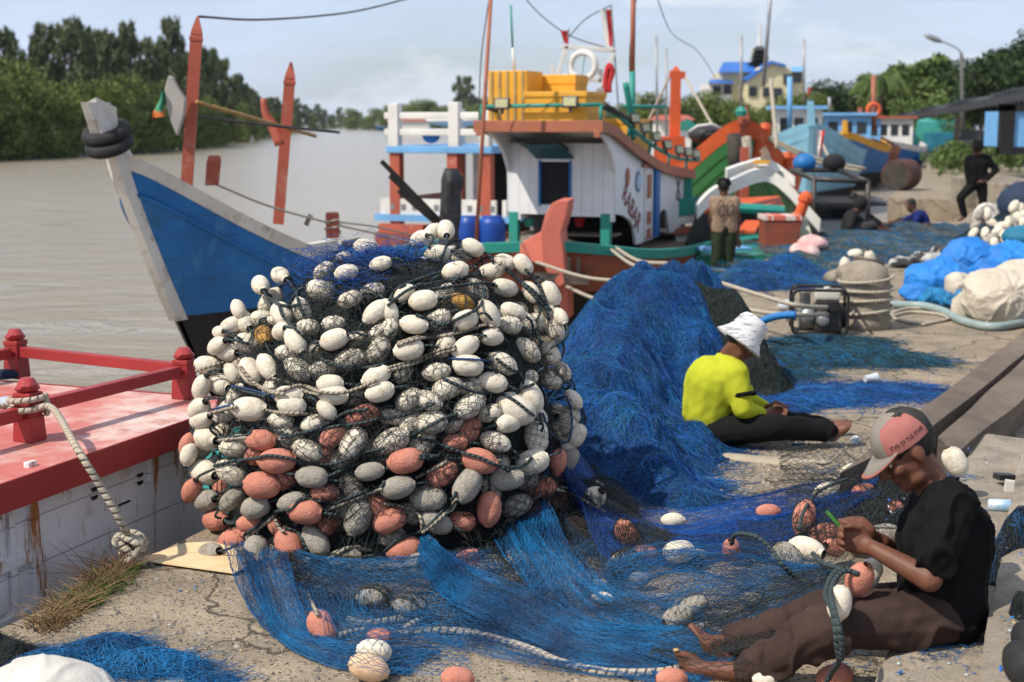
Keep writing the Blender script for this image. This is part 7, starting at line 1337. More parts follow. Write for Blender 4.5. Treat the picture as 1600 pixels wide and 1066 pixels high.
# lamp post
lp = G(1505, 243); Yl = lp[1]; lt = thing('street_lamp', 'tall grey street lamp with curved arm at right', 'street lamp', lp); mb = MB(); mb.tube([lp, P(1502, 82, Yl)], [.16, .10], 10); mb.build('pole', mat('concrete_pole', (.12, .115, .11), (.08, .08, .075), rough=.8), lt, smooth=True)
mb = MB(); mb.tube(catmull([P(1502, 95, Yl), P(1500, 80, Yl), P(1488, 72, Yl), P(1470, 64, Yl)], 14), .05, 8); mb.build('arm', M_galv, lt, smooth=True); mb = MB(); mb.ell(P(1458, 60, Yl), (.62, .22, .18), (0, R(22), 0)); mb.build('lamp_head', M_galv, lt, smooth=True)
# long dark shed roof, truck body, parked car
sh = thing('shed', 'open shed with a long black corrugated roof at right', 'shed', P(1560, 215, 62)); mb = MB(); A, B = P(1384, 187, 100), P(1680, 126, 48)
gx = np.linspace(0, 1, 120); top = [A + (B - A) * t + (0, 0, .12 * math.sin(t * 360)) for t in gx]; mb.loft([[q + (1.2, 3, .22) for q in top], top, [q + (0, 0, -.38 + .1 * (1 - t)) for q, t in zip(top, gx)], [q + (1.2, 3, .0) for q in top]]); mb.build('roof', mat('black_corrugated_sheet', (.022, .022, .024), (.05, .05, .05), rough=.6, bump=.2), sh)
for px, Y in ((1505, 70), (1570, 58), (1430, 88)):
    mb = MB(); g0 = P(px, 200, Y); mb.bar((g0[0], g0[1] + 1, 0), (g0[0], g0[1] + 1, 2.3), .2); mb.build('roof_post', M_dkwood, sh)
tr = thing('container', 'pale blue container with black frame at the right edge', 'container', P(1590, 228, 52)); c = P(1596, 202, 52); mb = MB(); mb.box(c, (1.9, 2.4, 1.25)); mb.build('panel', M_lblue, tr, bevel=.02); mb = MB(); mb.box(c + (-.95, -1.15, 0), (.5, .3, 1.75)); mb.box(c + (0, -1.15, .75), (2.4, .3, .25)); mb.box(c + (0, -1.1, -.75), (2.4, .3, .25)); mb.build('frame', M_blackp, tr)
ca = thing('parked_car', 'dark parked car behind the man in black', 'car', G(1532, 236)); c = P(1532, 222, 84); mb = MB()
mb.loft([[c + np.array([x * w_, y, z]) for x, z in ((-.86, -.55), (.86, -.55), (.9, .1), (-.9, .1))] for y, w_ in ((-2, .9), (-1.8, 1), (1.8, 1), (2, .9))], close=True, caps=True); mb.build('body', mat('black_car_paint', (.012, .014, .018), rough=.25, bump=0, coat=.5), ca, bevel=.05)
mb = MB(); mb.loft([[c + np.array([x * w_, y, z]) for x, z in ((-.8, .1), (.8, .1), (.62, .68), (-.62, .68))] for y, w_ in ((-1.2, 1), (-.6, 1), (1.4, 1), (1.7, .95))], close=True, caps=True); mb.build('cabin', M_glass, ca)
for x in (-.62, .62):
    mb = MB(); mb.ell(c + (x, -2.0, -.08), (.16, .05, .09)); mb.build('headlight', M_alu, ca, smooth=True)
for x in (-.85, .85):
    for y in (-1.3, 1.3): mb = MB(); mb.lathe([(.16, -.1), (.33, -.09), (.33, .09), (.16, .1)], c + (x, y, -.5), (1, 0, 0), 16); mb.build('wheel', M_rub, ca)
# yellowed board under the heap
mb = MB(); mb.plate([G(214, 876, .012), G(366, 897, .012), G(420, 870, .012), G(330, 848, .012), G(290, 850, .012)], (0, 0, .006)); tag(mb.build('board', mat('yellowed_printed_board', (.66, .56, .34), (.70, .44, .24), scale=4, detail=3, rough=.7, bump=.1)), 'yellowed board lying under the left foot of the float heap', 'board')
# litter
def crumple(c, s, seed, m, name, label, cat, flat=.5):
    mb = MB(); mb.ell(c, (s, s * .8, s * flat), seg=10); lump(mb, 2, .35, 1.2 / s, 4 / s, seed); return tag(mb.build(name, m, smooth=False), label, cat)
M_clear = mat('clear_plastic', (.62, .66, .70), (.42, .48, .55), scale=30, rough=.15, bump=.6, bscale=40, bdist=.01, spec=.6); M_bpl = mat('blue_plastic_bit', (.02, .10, .42), (.03, .2, .5), scale=10, rough=.35, bump=.2)
q = G(1337, 691, .012); mb = MB(); mb.lathe([(.0, .0), (.012, 0), (.020, .008), (.028, .008), (.031, .003), (.031, .0)], q + (0, 0, .012), (-.1, -.75, .6), 22); tag(mb.build('cup_lid', M_clear, auto=.5), 'round clear plastic cup lid by the bare feet of the yellow shirted man', 'cup lid')
mb = MB(); mb.lathe([(.026, 0), (.036, .09), (.039, .09), (.039, .096), (.030, .09), (.02, .01), (0, .01)], G(1352, 592, .036), (1, .3, .05), 18); tag(mb.build('plastic_cup', M_clear, auto=.5), 'clear plastic cup lying right of the blue net strip', 'cup')
mb = MB(); mb.box(G(1246, 694, .008), (.075, .02, .014), (0, 0, .05)); tag(mb.build('lighter', mat('turquoise_plastic', (.02, .22, .32), rough=.3, bump=0), bevel=.004), 'small turquoise lighter on the concrete by the yellow shirted man', 'lighter')
c = G(1563, 790, .20); cn_ = thing('can', 'pale blue and white drink can lying on the lower step', 'can', c); mb = MB(); mb.lathe([(.024, -.055), (.030, -.048), (.030, .045), (.026, .055), (.024, .052), (0, .05)], c, (.9, -.35, .05), 20); mb.build('body', mat('can_print', (.52, .60, .66), (.30, .48, .66), scale=18, detail=2, rough=.3, metal=.3, bump=0, ramp=(.5, .56)), cn_, smooth=True)
mb = MB(); mb.box(G(1570, 745, .20), (.10, .06, .03), (0, .1, .3)); tag(mb.build('packet', M_tarp, bevel=.003), 'black packet on the lower step', 'packet'); mb = MB(); mb.box(G(1578, 760, .19), (.05, .035, .06), (0, .1, -.2)); tag(mb.build('packet', M_white, bevel=.003), 'small white packet beside the black packet', 'packet')
crumple(G(1578, 642, .05), .09, 3, M_clear, 'plastic_bag', 'crumpled clear bag right of the timber beams, nearer', 'bag'); crumple(G(1592, 628, .05), .10, 4, M_clear, 'plastic_bag', 'crumpled clear bag right of the timber beams, farther', 'bag')
crumple(G(1560, 655, .04), .07, 5, mat('brown_card', (.30, .20, .12), rough=.8), 'card_scrap', 'brown card scrap right of the timber beams', 'card'); crumple(G(1235, 262 + 3, .03), .05, 9, M_clear, 'plastic_scrap', 'tiny clear plastic scrap on the far quay', 'plastic scrap')
crumple(G(1230, 478, .05), .09, 8, M_clear, 'plastic_bag', 'pale plastic bag left of the pump', 'bag')
def litter(name, boxes, n, mats, smin, smax, seed):
    g = np.random.default_rng(seed)
    for k, m in enumerate(mats):
        v, q = [], []
        for _ in range(n // len(mats)):
            x0, y0, x1, y1, z = boxes[g.integers(len(boxes))]; c = G(g.uniform(x0, x1), g.uniform(y0, y1), z); s = g.uniform(smin, smax); a = g.uniform(0, 6.28); e = np.array([math.cos(a), math.sin(a), g.normal() * .35]) * s; f_ = np.array([-math.sin(a), math.cos(a), g.normal() * .4]) * s * g.uniform(.3, .8)
            b0 = len(v); v += [c + e + (0, 0, s * .5), c + f_ + (0, 0, s * .45), c - e + (0, 0, s * .35), c - f_ + (0, 0, s * .4), c + e + (0, 0, s * .4), c + f_ + (0, 0, s * .34), c - e + (0, 0, s * .25), c - f_ + (0, 0, s * .3)]
            q += [(b0, b0 + 1, b0 + 2, b0 + 3), (b0 + 7, b0 + 6, b0 + 5, b0 + 4), (b0, b0 + 4, b0 + 5, b0 + 1), (b0 + 1, b0 + 5, b0 + 6, b0 + 2), (b0 + 2, b0 + 6, b0 + 7, b0 + 3), (b0 + 3, b0 + 7, b0 + 4, b0)]
        o = link_mesh(name, fast_mesh(name, np.array(v), np.array(q), False), m); tag(o, ['scattered pale litter on the quay and steps', 'scattered blue litter on the quay and steps', 'scattered straw coloured chips on the quay and steps', 'scattered small dark stones on the concrete'][k], 'litter', kind='stuff')
lb_ = [(1480, 600, 1600, 680, .02), (1470, 640, 1500, 720, .02), (1090, 690, 1360, 730, .01), (1150, 700, 1420, 800, .01), (1380, 780, 1560, 830, .18), (1400, 1010, 1540, 1066, .18), (1220, 520, 1450, 600, .01), (1500, 690, 1590, 900, .18), (240, 900, 480, 1060, .0), (1560, 850, 1600, 1060, .31)]
litter('litter', lb_ + [(1490, 610, 1600, 670, .02)] * 3, 560, [M_clear, M_bpl, mat('straw_chip', (.42, .32, .18), rough=.8, bump=0)], .003, .012, 3)
# loose gravel and grit: real stones over the concrete
g = np.random.default_rng(21); mbv, mbq = [], []; base = np.array([(-1, -1, -.5), (1, -1, -.5), (1, 1, -.5), (-1, 1, -.5), (-.6, -.6, .55), (.6, -.6, .5), (.55, .6, .5), (-.6, .6, .55)]); bf = np.array([(4, 5, 6, 7), (0, 1, 5, 4), (1, 2, 6, 5), (2, 3, 7, 6), (3, 0, 4, 7)])
for _ in range(5200):
    if g.random() < .55: x, y = g.uniform(1080, 1440), 690 + 150 * g.random() ** 1.5
    else: x, y = g.uniform(100, 1450), g.uniform(520, 1066)
    c = G(x, y, 0); s = .0028 + .0105 * g.random() ** 3; a = g.uniform(0, 6.28); Rm = np.array([[math.cos(a), -math.sin(a), 0], [math.sin(a), math.cos(a), 0], [0, 0, 1]])
    if (c[:2] - E0) @ EN > -.05: continue
    mbq.append(bf + 8 * len(mbv)); mbv.append((base * s * g.uniform(.6, 1.3, (8, 3))) @ Rm.T + c + (0, 0, s * .2))
tag(link_mesh('gravel', fast_mesh('gravel', np.vstack(mbv), np.vstack(mbq)), mat('quay_gravel', (.30, .26, .21), (.14, .13, .12), scale=30, rough=.9, bump=.2, island=.45)), 'loose gravel and grit on the concrete quay', 'gravel', kind='stuff')
# grass and dry twigs at the quay edge
def blades(name, n, box, h, m, label, seed, wd=.004, lean=.5):
    g = np.random.default_rng(seed); x = g.uniform(0, 1, n); pts = []; c0 = np.array([G(bx, by, 0) for bx, by in box]); t = g.uniform(0, len(box) - 1.001, n); i = t.astype(int); b = c0[i] + (c0[i + 1] - c0[i]) * (t - i)[:, None] + g.normal(size=(n, 3)) * [.035, .035, 0]
    d = g.normal(size=(n, 3)) * [lean, lean, 0] + [0, 0, 1]; L_ = h * g.uniform(.4, 1, n); s = np.linspace(0, 1, 6); dr = g.normal(size=(n, 3)) * [.5, .5, 0] + [0, 0, -.5]
    p = b[:, None] + d[:, None] * (s[None, :, None] * L_[:, None, None]) + dr[:, None] * (s ** 2)[None, :, None] * L_[:, None, None] * .7; p[..., 2] = np.maximum(p[..., 2], -.03); sb = SB(); sb.add(p, np.broadcast_to(wd * (1.05 - s)[None], (n, 6)).copy()); o = sb.build(name, m); tag(o, label, 'grass', kind='stuff')
blades('grass', 1500, [(118, 952), (150, 928), (178, 905), (190, 893)], .07, mat('green_grass', (.06, .13, .02), (.10, .16, .03), scale=20, rough=.7, bump=0, island=.4), 'short green grass in the crack of the quay edge', 3)
blades('dry_grass', 700, [(70, 985), (110, 955), (150, 925), (185, 890)], .12, mat('dry_straw', (.26, .18, .09), (.18, .11, .05), scale=20, rough=.8, bump=0, island=.4), 'dry brown stalks along the quay edge', 4, .0028, .9)
blades('dry_grass', 60, [(150, 920), (185, 890)], .28, mat('dry_twig', (.14, .07, .045), rough=.8, bump=0), 'thin dry twigs curling at the quay edge', 5, .0026, .9)
# black nets left on the steps
bundle('net_scrap', [(*gz(1580, 848, .3)[:2], .36, .10, .14), (*gz(1560, 860, .3)[:2], .30, .06, .10), (*gz(1610, 840, .3)[:2], .36, .14, .14)], M_netcore, [(M_blacknet, .7), (M_bluenet, .3)], 'tangled black and blue net hanging over the upper step', rough=.03, fib=900, flen=.16, seed=83, frad=.0012, nzlo=5, nzhi=26)
bag('shoe', 'black rubber boot toe at the lower right edge', [(gz(1600, 1040, .38), (.055, .12, .07)), (gz(1612, 1000, .38), (.06, .1, .06))], M_rub, 'boot', 35, wr=.004, vox=.012)
bundle('net_scrap', [(*gz(1592, 962, .3)[:2], .37, .05, .09)], M_netcore, [(M_blacknet, 1)], 'small black net tuft on the upper step', rough=.03, fib=260, flen=.10, seed=85, frad=.0012, nzlo=5, nzhi=26)
sbx = SB(); g = np.random.default_rng(9)
for (px, py, z, s, n) in ((1470, 1018, .18, .07, 70), (1520, 985, .18, .07, 90), (1330, 1048, .03, .05, 40), (1500, 745, .18, .05, 40), (1120, 700, .01, .1, 60), (1290, 735, .01, .1, 60)):
    c0 = G(px, py, z); st = c0 + g.normal(size=(n, 1, 3)) * [s, s, .004]; w_ = st + np.cumsum(g.normal(size=(n, 9, 3)) * [.010, .010, .003], axis=1); w_[..., 2] = np.maximum(w_[..., 2], z + .002); sbx.add(w_, .0009)
tag(sbx.build('twine_scraps', M_bluenet), 'loose ends of blue twine on the steps and concrete', 'twine', kind='stuff')
# steel wire hook by the blue net
mb = MB(); mb.tube([G(x, y, .03) for x, y in ((1040, 688), (1070, 686), (1080, 690), (1082, 700), (1074, 704), (1045, 708))], .004, 5); tag(mb.build('wire', M_alu, smooth=True), 'bent pale wire on the blue net left of the yellow shirted man', 'wire')
# ================================================================ TREES AND FAR BUILDINGS
def leafm(n, c, c2, isl=.5): return mat(n, c, c2, scale=.55, detail=3, rough=.6, bump=0, island=isl, spec=.25)
M_mang = leafm('mangrove_leaves', (.062, .098, .018), (.135, .175, .036)); M_cas = leafm('casuarina_leaves', (.060, .082, .036), (.115, .145, .062)); M_dktree = leafm('rain_tree_leaves', (.016, .036, .010), (.035, .065, .018)); M_lt = leafm('light_leaves', (.075, .125, .03), (.12, .17, .045)); M_bark = mat('tree_bark', (.09, .07, .055), (.05, .04, .03), rough=.9)
def leaves(cl, n, size, seed, up=.2, elong=1.6, droop=0):
    """many small leaf faces spread through the clumps of a crown"""
    g = np.random.default_rng(seed); cl = np.array(cl, float); wv = cl[:, 3] * cl[:, 4] * cl[:, 5]; wv = wv ** .7; i = g.choice(len(cl), n, p=wv / wv.sum())
    d = g.normal(size=(n, 3)); d /= np.linalg.norm(d, axis=1, keepdims=True); rr = g.uniform(.15, 1, n) ** .45 * (1 + .12 * g.normal(size=n)); c = cl[i, :3] + d * cl[i, 3:6] * rr[:, None]
    a = g.normal(size=(n, 3)) + np.array([0, 0, up]) - np.array([0, 0, droop]); a /= np.linalg.norm(a, axis=1, keepdims=True); b = np.cross(a, g.normal(size=(n, 3))); b /= np.linalg.norm(b, axis=1, keepdims=True); s = size * g.uniform(.5, 1.4, n)[:, None]
    v = np.stack([c + a * s * elong, c + b * s * .6, c - a * s * elong, c - b * s * .6], 1).reshape(-1, 3); return v, np.arange(4 * n).reshape(-1, 4)
def crown_mesh(kind, h, seed):
    g = np.random.default_rng(seed); cl = []
    if kind == 'mangrove':
        for _ in range(26): a = g.uniform(0, 6.28); r = g.uniform(0, .40) * h; z = g.uniform(.01, .84) * h; k = 1 - .45 * (z / h) ** 2; cl.append((r * math.cos(a) * k, r * math.sin(a) * k, z, .17 * h, .17 * h, g.uniform(.10, .17) * h))
        v, q = leaves(cl, 6000, .015 * h, seed)
    elif kind == 'casuarina':
        for _ in range(46): z = g.uniform(.15, 1) ** .8; a = g.uniform(0, 6.28); r = (.035 + .24 * (1 - z) ** .5) * h * g.uniform(.2, 1.25); cl.append((r * math.cos(a), r * math.sin(a), z * h, .036 * h * (1.4 - .7 * z), .036 * h * (1.4 - .7 * z), .075 * h * g.uniform(.6, 1.3)))
        v, q = leaves(cl, 4800, .012 * h, seed, up=1.6, elong=3.4)
    elif kind == 'broad':
        for _ in range(30): a = g.uniform(0, 6.28); r = g.uniform(.05, .5) * h; z = (.42 + .5 * g.random() * (1 - (r / (.62 * h)) ** 2)) * h; cl.append((r * math.cos(a), r * math.sin(a), z, .14 * h, .14 * h, .075 * h))
        v, q = leaves(cl, 6500, .014 * h, seed)
    elif kind == 'airy':
        for _ in range(24): a = g.uniform(0, 6.28); r = g.uniform(0, .32) * h; z = g.uniform(.3, 1) * h; cl.append((r * math.cos(a), r * math.sin(a), z, .09 * h, .09 * h, .08 * h))
        v, q = leaves(cl, 2800, .020 * h, seed, elong=2)
    return fast_mesh('crown', v, q, False), cl
def trunk_mesh(h, cl, seed, r=.022):
    g = np.random.default_rng(seed); mb = MB(); top = np.array([g.normal() * .03 * h, g.normal() * .03 * h, h * .8]); mb.tube(catmull([(0, 0, -.6), top * [.4, .6, .4], top], 10), np.linspace(r * h, r * h * .25, 10), 7)
    for k in range(0, len(cl), 3):
        c = np.array(cl[k][:3]); z0 = max(.1 * h, c[2] - .22 * h); b = np.array([top[0] * z0 / (.8 * h), top[1] * z0 / (.8 * h), z0]); mb.tube(catmull([b, (b + c) / 2 + (0, 0, .03 * h), c], 6), np.linspace(r * h * .45, r * h * .12, 6), 5)
    return mb.mesh('trunk')
PROTO = {}
def tree(kind, x, y, z, h, m, label, group, k=0, name='tree', sx=1.0):
    key = (kind, k, m.name)
    if key not in PROTO:
        cm, cl = crown_mesh(kind, 10., 900 + 17 * k + len(kind)); tm = trunk_mesh(10., cl, 950 + k); cm.materials.append(m); tm.materials.append(M_bark); PROTO[key] = (cm, tm)
    t = thing(name, label, 'tree', (x, y, z), 0, group); t.rotation_euler = (0, 0, (x * 3.7 + y * 1.3) % 6.28); t.scale = (h / 10 * sx, h / 10 * sx, h / 10)
    for nm, me in zip(('crown', 'trunk'), PROTO[key]): o = bpy.data.objects.new(nm, me); COL.objects.link(o); o.parent = t
    return t
def on_bank(px, py, back=0): q = G(px, py, WZ); d = unit([q[0], q[1], 0]); return q + d * back
g = np.random.default_rng(17)
wl = np.array([(-620, 264), (-140, 258), (0, 252), (120, 246), (235, 240), (330, 230), (400, 220), (440, 211), (475, 205), (540, 200.5)], float)
def wly(px): return float(np.interp(px, wl[:, 0], wl[:, 1]))
tops = np.array([(-100, 70), (0, 82), (60, 100), (130, 112), (200, 110), (270, 125), (330, 140), (400, 160), (440, 168), (480, 176), (540, 182)], float)
i = 0
for px in list(range(-620, -80, 45)) + list(range(-80, 300, 26)) + list(range(300, 440, 15)) + list(range(440, 540, 9)):
    for row in (0, 1):
        x = px + g.uniform(-8, 8) + row * 11; py = wly(x); q = on_bank(x, py, 2.5 + row * 5 + g.uniform(0, 2)); d = np.linalg.norm(q[:2]); tp = np.interp(x, tops[:, 0], tops[:, 1]) + g.uniform(-6, 14) + (18 if row == 0 else 0)
        h = ((CAM_H + (192 - tp) / FPX * d) - (WZ + .2)) * g.uniform(.72, 1.08); tree('mangrove', q[0], q[1], WZ + .1, max(h, 3.), M_mang, 'bushy green mangrove tree at the water edge of the left bank', 'mangroves along the left bank', i % 4, 'mangrove_tree'); i += 1
ct = [(-560, 40), (-480, 62), (-400, 48), (-320, 58), (-250, 40), (-180, 66), (-100, 46), (-30, 70), (8, 52), (38, 95), (72, 52), (96, 62), (118, 40), (140, 72), (160, 50), (182, 62), (204, 48), (222, 60), (250, 75), (270, 42), (292, 82), (312, 78), (334, 84), (352, 92), (372, 118)]
for j, (px, tp) in enumerate(ct):
    x = px; q = on_bank(x, wly(x), 18 + 6 * (j % 3)); d = np.linalg.norm(q[:2]); h = CAM_H + (192 - tp) / FPX * d - WZ - .8
    tree('casuarina', q[0], q[1], WZ + .6, h, M_cas, 'tall feathery dark casuarina standing behind the mangroves', 'casuarinas on the left bank', j % 3, 'casuarina_tree', .95)
for j, px in enumerate(range(388, 560, 11)):
    q = on_bank(px, wly(px), 30); d = np.linalg.norm(q[:2]); tp = 150 + 30 * (px - 388) / 170 + g.uniform(-6, 8); tree('casuarina', q[0], q[1], WZ + .6, CAM_H + (192 - tp) / FPX * d - WZ, M_cas, 'distant casuarina on the far left bank', 'distant casuarinas on the left bank', j % 3, 'casuarina_tree', 1.3)
for j, px in enumerate(range(548, 800, 10)):
    py = np.interp(px, (545, 620, 700, 790), (202.8, 204.5, 206, 207)); q = on_bank(px, py, 6 + 20 * (j % 2)); d = np.linalg.norm(q[:2]); tp = 168 + g.uniform(-8, 12) - 12 * (px > 630) + (6 if px < 600 else 0); h = CAM_H + (192 - tp) / FPX * d - WZ
    tree('mangrove', q[0], q[1], WZ + .2, h, M_mang, 'distant green tree across the river bend', 'distant trees across the river', j % 4, 'mangrove_tree', 1.2)
q = on_bank(727, 206, 30); tree('casuarina', q[0], q[1], WZ, CAM_H + 68 / FPX * np.linalg.norm(q[:2]) - WZ, M_cas, 'dark conical tree rising left of the slatted box', 'distant trees across the river', 1, 'casuarina_tree', 1.5)
for j, px in enumerate(range(780, 1060, 16)):
    q = on_bank(px, 209, 10 + 25 * (j % 2)); d = np.linalg.norm(q[:2]); tree('mangrove', q[0], q[1], WZ + .2, CAM_H + (192 - 165 - g.uniform(-12, 8)) / FPX * d - WZ, M_mang, 'distant green tree behind the cabin boat', 'distant trees behind the cabin boat', j % 4, 'mangrove_tree', 1.2)
def gt(px, Y, tp, kind, m, label, group, k, sx=1., name='tree'): q = P(px, 192, Y); return tree(kind, q[0], q[1], 0, CAM_H + (192 - tp) / FPX * Y, m, label, group, k, name, sx)
for j, (px, Y, tp) in enumerate(((1068, 95, 160), (1085, 100, 146), (1105, 98, 138), (1125, 104, 142), (1145, 100, 150), (1010, 110, 140), (1235, 105, 150), (1255, 100, 128), (1275, 110, 132), (1298, 108, 120), (1316, 112, 135), (1165, 95, 158), (1200, 98, 160), (1222, 92, 150), (1335, 115, 148))):
    gt(px, Y, tp, 'mangrove', M_mang if j % 3 else M_dktree, 'rounded green tree behind the moored boats, right of the brown roof', 'trees behind the quay boats', j % 4, 1.25)
for j, (px, Y, tp) in enumerate(((1352, 120, 125), (1378, 118, 118), (1400, 122, 130), (1418, 118, 108), (1440, 110, 100), (1462, 106, 98), (1482, 108, 118), (1500, 112, 125), (1430, 100, 150), (1470, 98, 150))):
    gt(px, Y, tp, 'airy' if tp < 127 else 'mangrove', M_lt, 'light green airy tree beyond the shed roof', 'airy trees beyond the shed', j % 3, 1.3)
# palm-like tree with bare fronds
pq = P(1372, 192, 105); pt_ = thing('palm_tree', 'thin palm with ragged fronds above the far boats', 'tree', (pq[0], pq[1], 0)); mb = MB(); hp = 1.95 + (192 - 128) / FPX * 105; mb.tube([(pq[0], pq[1], 0), (pq[0] + .2, pq[1], hp)], [.16, .10], 7); mb.build('trunk', M_bark, pt_, smooth=True); sbp = SB(); K = 240; a = g.uniform(0, 6.28, K); s_ = np.linspace(0, 1, 8); L_ = g.uniform(1.2, 2.6, K); pp = np.stack([pq[0] + .2 + np.cos(a)[:, None] * s_ * L_[:, None], pq[1] + np.sin(a)[:, None] * s_ * L_[:, None], hp + (.9 * s_ - 1.5 * s_ ** 2)[None] * L_[:, None] * g.uniform(.4, 1.3, K)[:, None]], -1); sbp.add(pp, .035); sbp.build('crown', M_lt, pt_)
for j, (px, Y, tp) in enumerate(((1606, 96, 28), (1582, 102, 56), (1556, 104, 92), (1640, 96, 40), (1566, 112, 76), (1600, 100, 104), (1532, 118, 138), (1516, 124, 150))):
    gt(px, Y, tp, 'broad', M_dktree, 'big dark spreading tree at the right edge' if j < 5 else 'lower dark tree under the spreading tree', 'dark trees at the right edge', j % 3, 1.1)
# weeds by the kerb blocks
def weed(px, py, h, k):
    q = G(px, py); t = thing('weed', 'leafy green weed growing behind the kerb blocks', 'plant', q, 0, 'weeds behind the kerb'); cl = [(q[0] + g.normal() * .3 * h, q[1] + g.normal() * .3 * h, h * g.uniform(.2, .9), .16 * h, .16 * h, .16 * h) for _ in range(14)]; v, qd = leaves(cl, 420, .045 * h, 60 + k, up=.6, elong=2); link_mesh('foliage', fast_mesh('foliage', v, qd, False), M_lt, t)
    mb = MB()
    for c in cl[::2]: mb.tube([q, (q + np.array(c[:3])) / 2 + (0, 0, .06), np.array(c[:3])], .012, 5)
    mb.build('stem', M_lt, t)
for k, (px, py, h) in enumerate(((1472, 272, 1.1), (1490, 278, 1.3), (1505, 270, 1.3), (1480, 262, 1.2), (1560, 270, 1.4), (1578, 268, 1.5), (1592, 272, 1.4), (1548, 262, 1.2), (1520, 266, 1.2))): weed(px, py, h, k)
# cream building with blue roofs and tiered spire
Yb_ = 170; bq = lambda px, py, dy=0: P(px, py, Yb_ + dy); bd = thing('building', 'cream building with bright blue roofs and dark tiered spire', 'building', bq(1200, 200)); M_cream = mat('cream_render', (.60, .55, .36), (.54, .49, .32), scale=.4, rough=.85, bump=.1); M_broof = mat('bright_blue_roof', (.03, .15, .50), (.03, .12, .42), scale=.5, rough=.5, bump=.2); M_dkroof = mat('dark_tier_roof', (.035, .04, .05), rough=.7)
mb = MB(); mb.plate([bq(1168, 215), bq(1236, 215), bq(1236, 108), bq(1226, 104), bq(1204, 98), bq(1190, 105), bq(1168, 122)], (0, 10, 0)); mb.build('wall', M_cream, bd); mb = MB(); mb.plate([bq(1236, 215, 1), bq(1256, 215, 1), bq(1256, 112, 1), bq(1236, 112, 1)], (0, 8, 0)); mb.build('wall', M_cream, bd)
mb = MB(); mb.plate([bq(1130, 215, 3), bq(1180, 215, 3), bq(1180, 112, 3), bq(1130, 112, 3)], (0, 9, 0)); mb.build('wall', M_cream, bd); mb = MB(); mb.plate([bq(1108, 215, 2), bq(1144, 215, 2), bq(1144, 130, 2), bq(1108, 130, 2)], (0, 9, 0)); mb.build('wall', M_white, bd)
mb = MB(); mb.loft([[bq(1122, 113, 2), bq(1180, 113, 2), bq(1180, 113, 14), bq(1122, 113, 14)], [bq(1130, 97, 6), bq(1176, 97, 6), bq(1176, 97, 10), bq(1130, 97, 10)]], close=True, caps=True); mb.build('roof', M_broof, bd); mb = MB(); mb.loft([[bq(1106, 130, 1), bq(1147, 130, 1), bq(1147, 130, 13), bq(1106, 130, 13)], [bq(1110, 124, 4), bq(1142, 124, 4), bq(1142, 124, 10), bq(1110, 124, 10)]], close=True, caps=True); mb.build('roof', M_broof, bd)
mb = MB(); mb.plate([bq(1164, 124, -.6), bq(1206, 95, -.6), bq(1206, 99, -.6), bq(1168, 127, -.6)], (0, 11, 0)); mb.plate([bq(1206, 95, -.6), bq(1228, 101, -.6), bq(1228, 105, -.6), bq(1206, 99, -.6)], (0, 11, 0)); mb.build('roof_edge', M_broof, bd)
mb = MB(); mb.loft([[bq(1234, 112, 0), bq(1259, 112, 0), bq(1259, 112, 10), bq(1234, 112, 10)], [bq(1238, 104, 4), bq(1256, 104, 4), bq(1256, 104, 7), bq(1238, 104, 7)]], close=True, caps=True); mb.build('roof', M_lblue, bd)
for k in range(4):
    y = 99 - 7 * k; wv = 19 - 2.6 * k; mb = MB(); mb.loft([[bq(1187 - wv, y, 4), bq(1187 + wv, y, 4), bq(1187 + wv, y, 12), bq(1187 - wv, y, 12)], [bq(1187 - wv * .45, y - 6, 6.5), bq(1187 + wv * .45, y - 6, 6.5), bq(1187 + wv * .45, y - 6, 9.5), bq(1187 - wv * .45, y - 6, 9.5)]], close=True, caps=True); mb.build('tier_roof', M_dkroof, bd); mb = MB(); mb.box(bq(1187, y + 2, 8), (1.6, 3, .5)); mb.build('tier_wall', M_cream, bd)
mb = MB(); mb.tube([bq(1187, 75, 8), bq(1187, 34, 8)], [.3, .12], 6); mb.build('spire', M_white, bd)
for px, py in ((1230, 124), (1246, 122), (1176, 143), (1198, 144), (1137, 140), (1120, 142), (1215, 145)):
    mb = MB(); mb.box(bq(px, py, -.05 if 1168 < px < 1236 else (.95 if px > 1236 else 1.95 if px < 1144 else 2.9)), (.95, .3, 1.1)); mb.build('window', M_glass, bd)
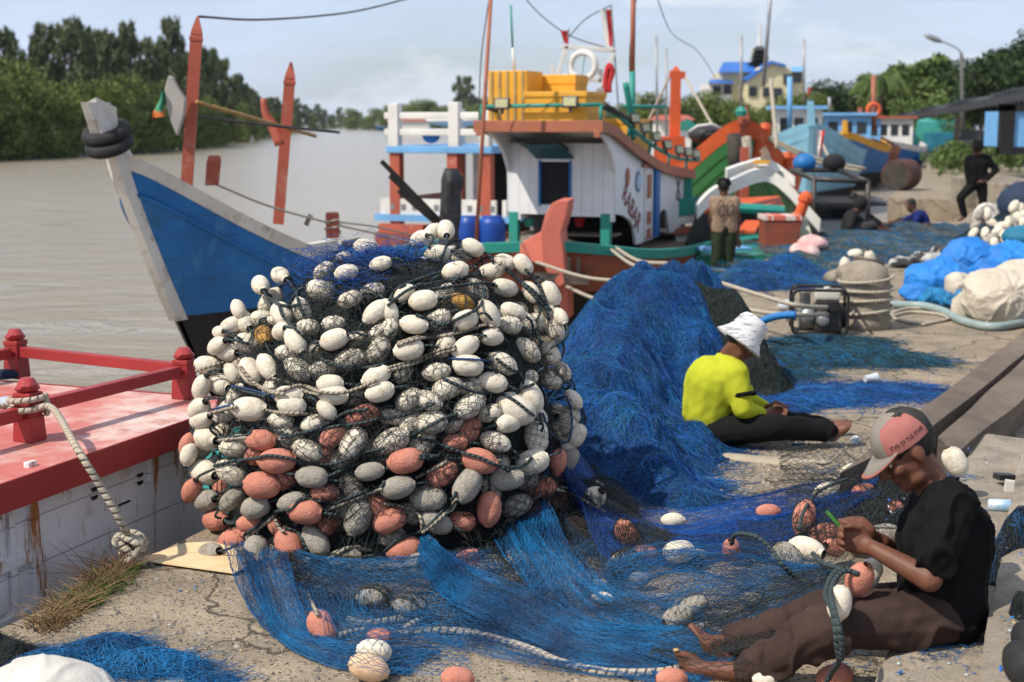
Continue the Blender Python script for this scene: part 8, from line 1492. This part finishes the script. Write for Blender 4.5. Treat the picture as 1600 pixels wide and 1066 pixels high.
for k, (px, py, wp, hp_, m, rf, Y) in enumerate(((1055, 196, 50, 16, M_white, M_red, 90), (1345, 200, 40, 22, M_white, M_broof, 100), (640, 196, 60, 14, M_white, M_red, 320), (1400, 200, 30, 24, M_cream, M_dkroof, 120))):
    t = thing('house', ['small white house with red roof behind the cabin boat', 'low white house with blue roof behind the far boats', 'distant white house with red roof across the river', 'cream hut with dark roof by the far shed'][k], 'house', P(px, 205, Y)); c = P(px, py, Y); sx, sz = wp * Y / FPX, hp_ * Y / FPX; mb = MB(); mb.box((c[0], c[1] + 2, c[2] - 1), (sx, 4, sz + 2)); mb.build('wall', m, t); zt2 = c[2] + sz / 2
    mb = MB(); mb.loft([[(c[0] - sx * .6, c[1] - .5, zt2), (c[0] + sx * .6, c[1] - .5, zt2), (c[0] + sx * .6, c[1] + 4.5, zt2), (c[0] - sx * .6, c[1] + 4.5, zt2)], [(c[0] - sx * .5, c[1] + 2, zt2 + sz * .5), (c[0] + sx * .5, c[1] + 2, zt2 + sz * .5), (c[0] + sx * .5, c[1] + 2.1, zt2 + sz * .5), (c[0] - sx * .5, c[1] + 2.1, zt2 + sz * .5)]], close=True, caps=True); mb.build('roof', rf, t)
# small far boat on the river bend
t = thing('fishing_boat', 'tiny distant blue boat moored across the river', 'boat', on_bank(586, 204.5, -2)); q = on_bank(586, 204.5, -2); hull(t, q[:2], 70, 14, 3.6, 1.6, .2, .6, 1.5, M_blackp, M_blue, M_white, zblack=-.7, keel=-1.4, band=.3); mb = MB(); F7, _ = hdg(70); c = q + F7 * 8; mb.box((c[0], c[1], 1.2), (4, 3, 2.2)); mb.build('cabin', M_lblue, t)

# thin haze in the air: one closed box round the whole scene
mb = MB(); mb.add([(-960, -120, -3.4), (680, -120, -3.4), (680, 1700, -3.4), (-960, 1700, -3.4), (-960, -120, 34), (680, -120, 34), (680, 1700, 34), (-960, 1700, 34)], [(0, 3, 2, 1), (4, 5, 6, 7), (0, 1, 5, 4), (1, 2, 6, 5), (2, 3, 7, 6), (3, 0, 4, 7)])
hm = bpy.data.materials.new('air_haze'); hm.use_nodes = True; hn = hm.node_tree; hn.nodes.remove(hn.nodes['Principled BSDF']); pv = hn.nodes.new('ShaderNodeVolumePrincipled'); pv.inputs['Density'].default_value = .00008; pv.inputs['Color'].default_value = (.86, .91, 1, 1)
hn.links.new(pv.outputs[0], hn.nodes['Material Output'].inputs['Volume']); hz = mb.build('haze', hm); tag(hz, 'thin pale haze in the air over the river', 'haze', kind='stuff')
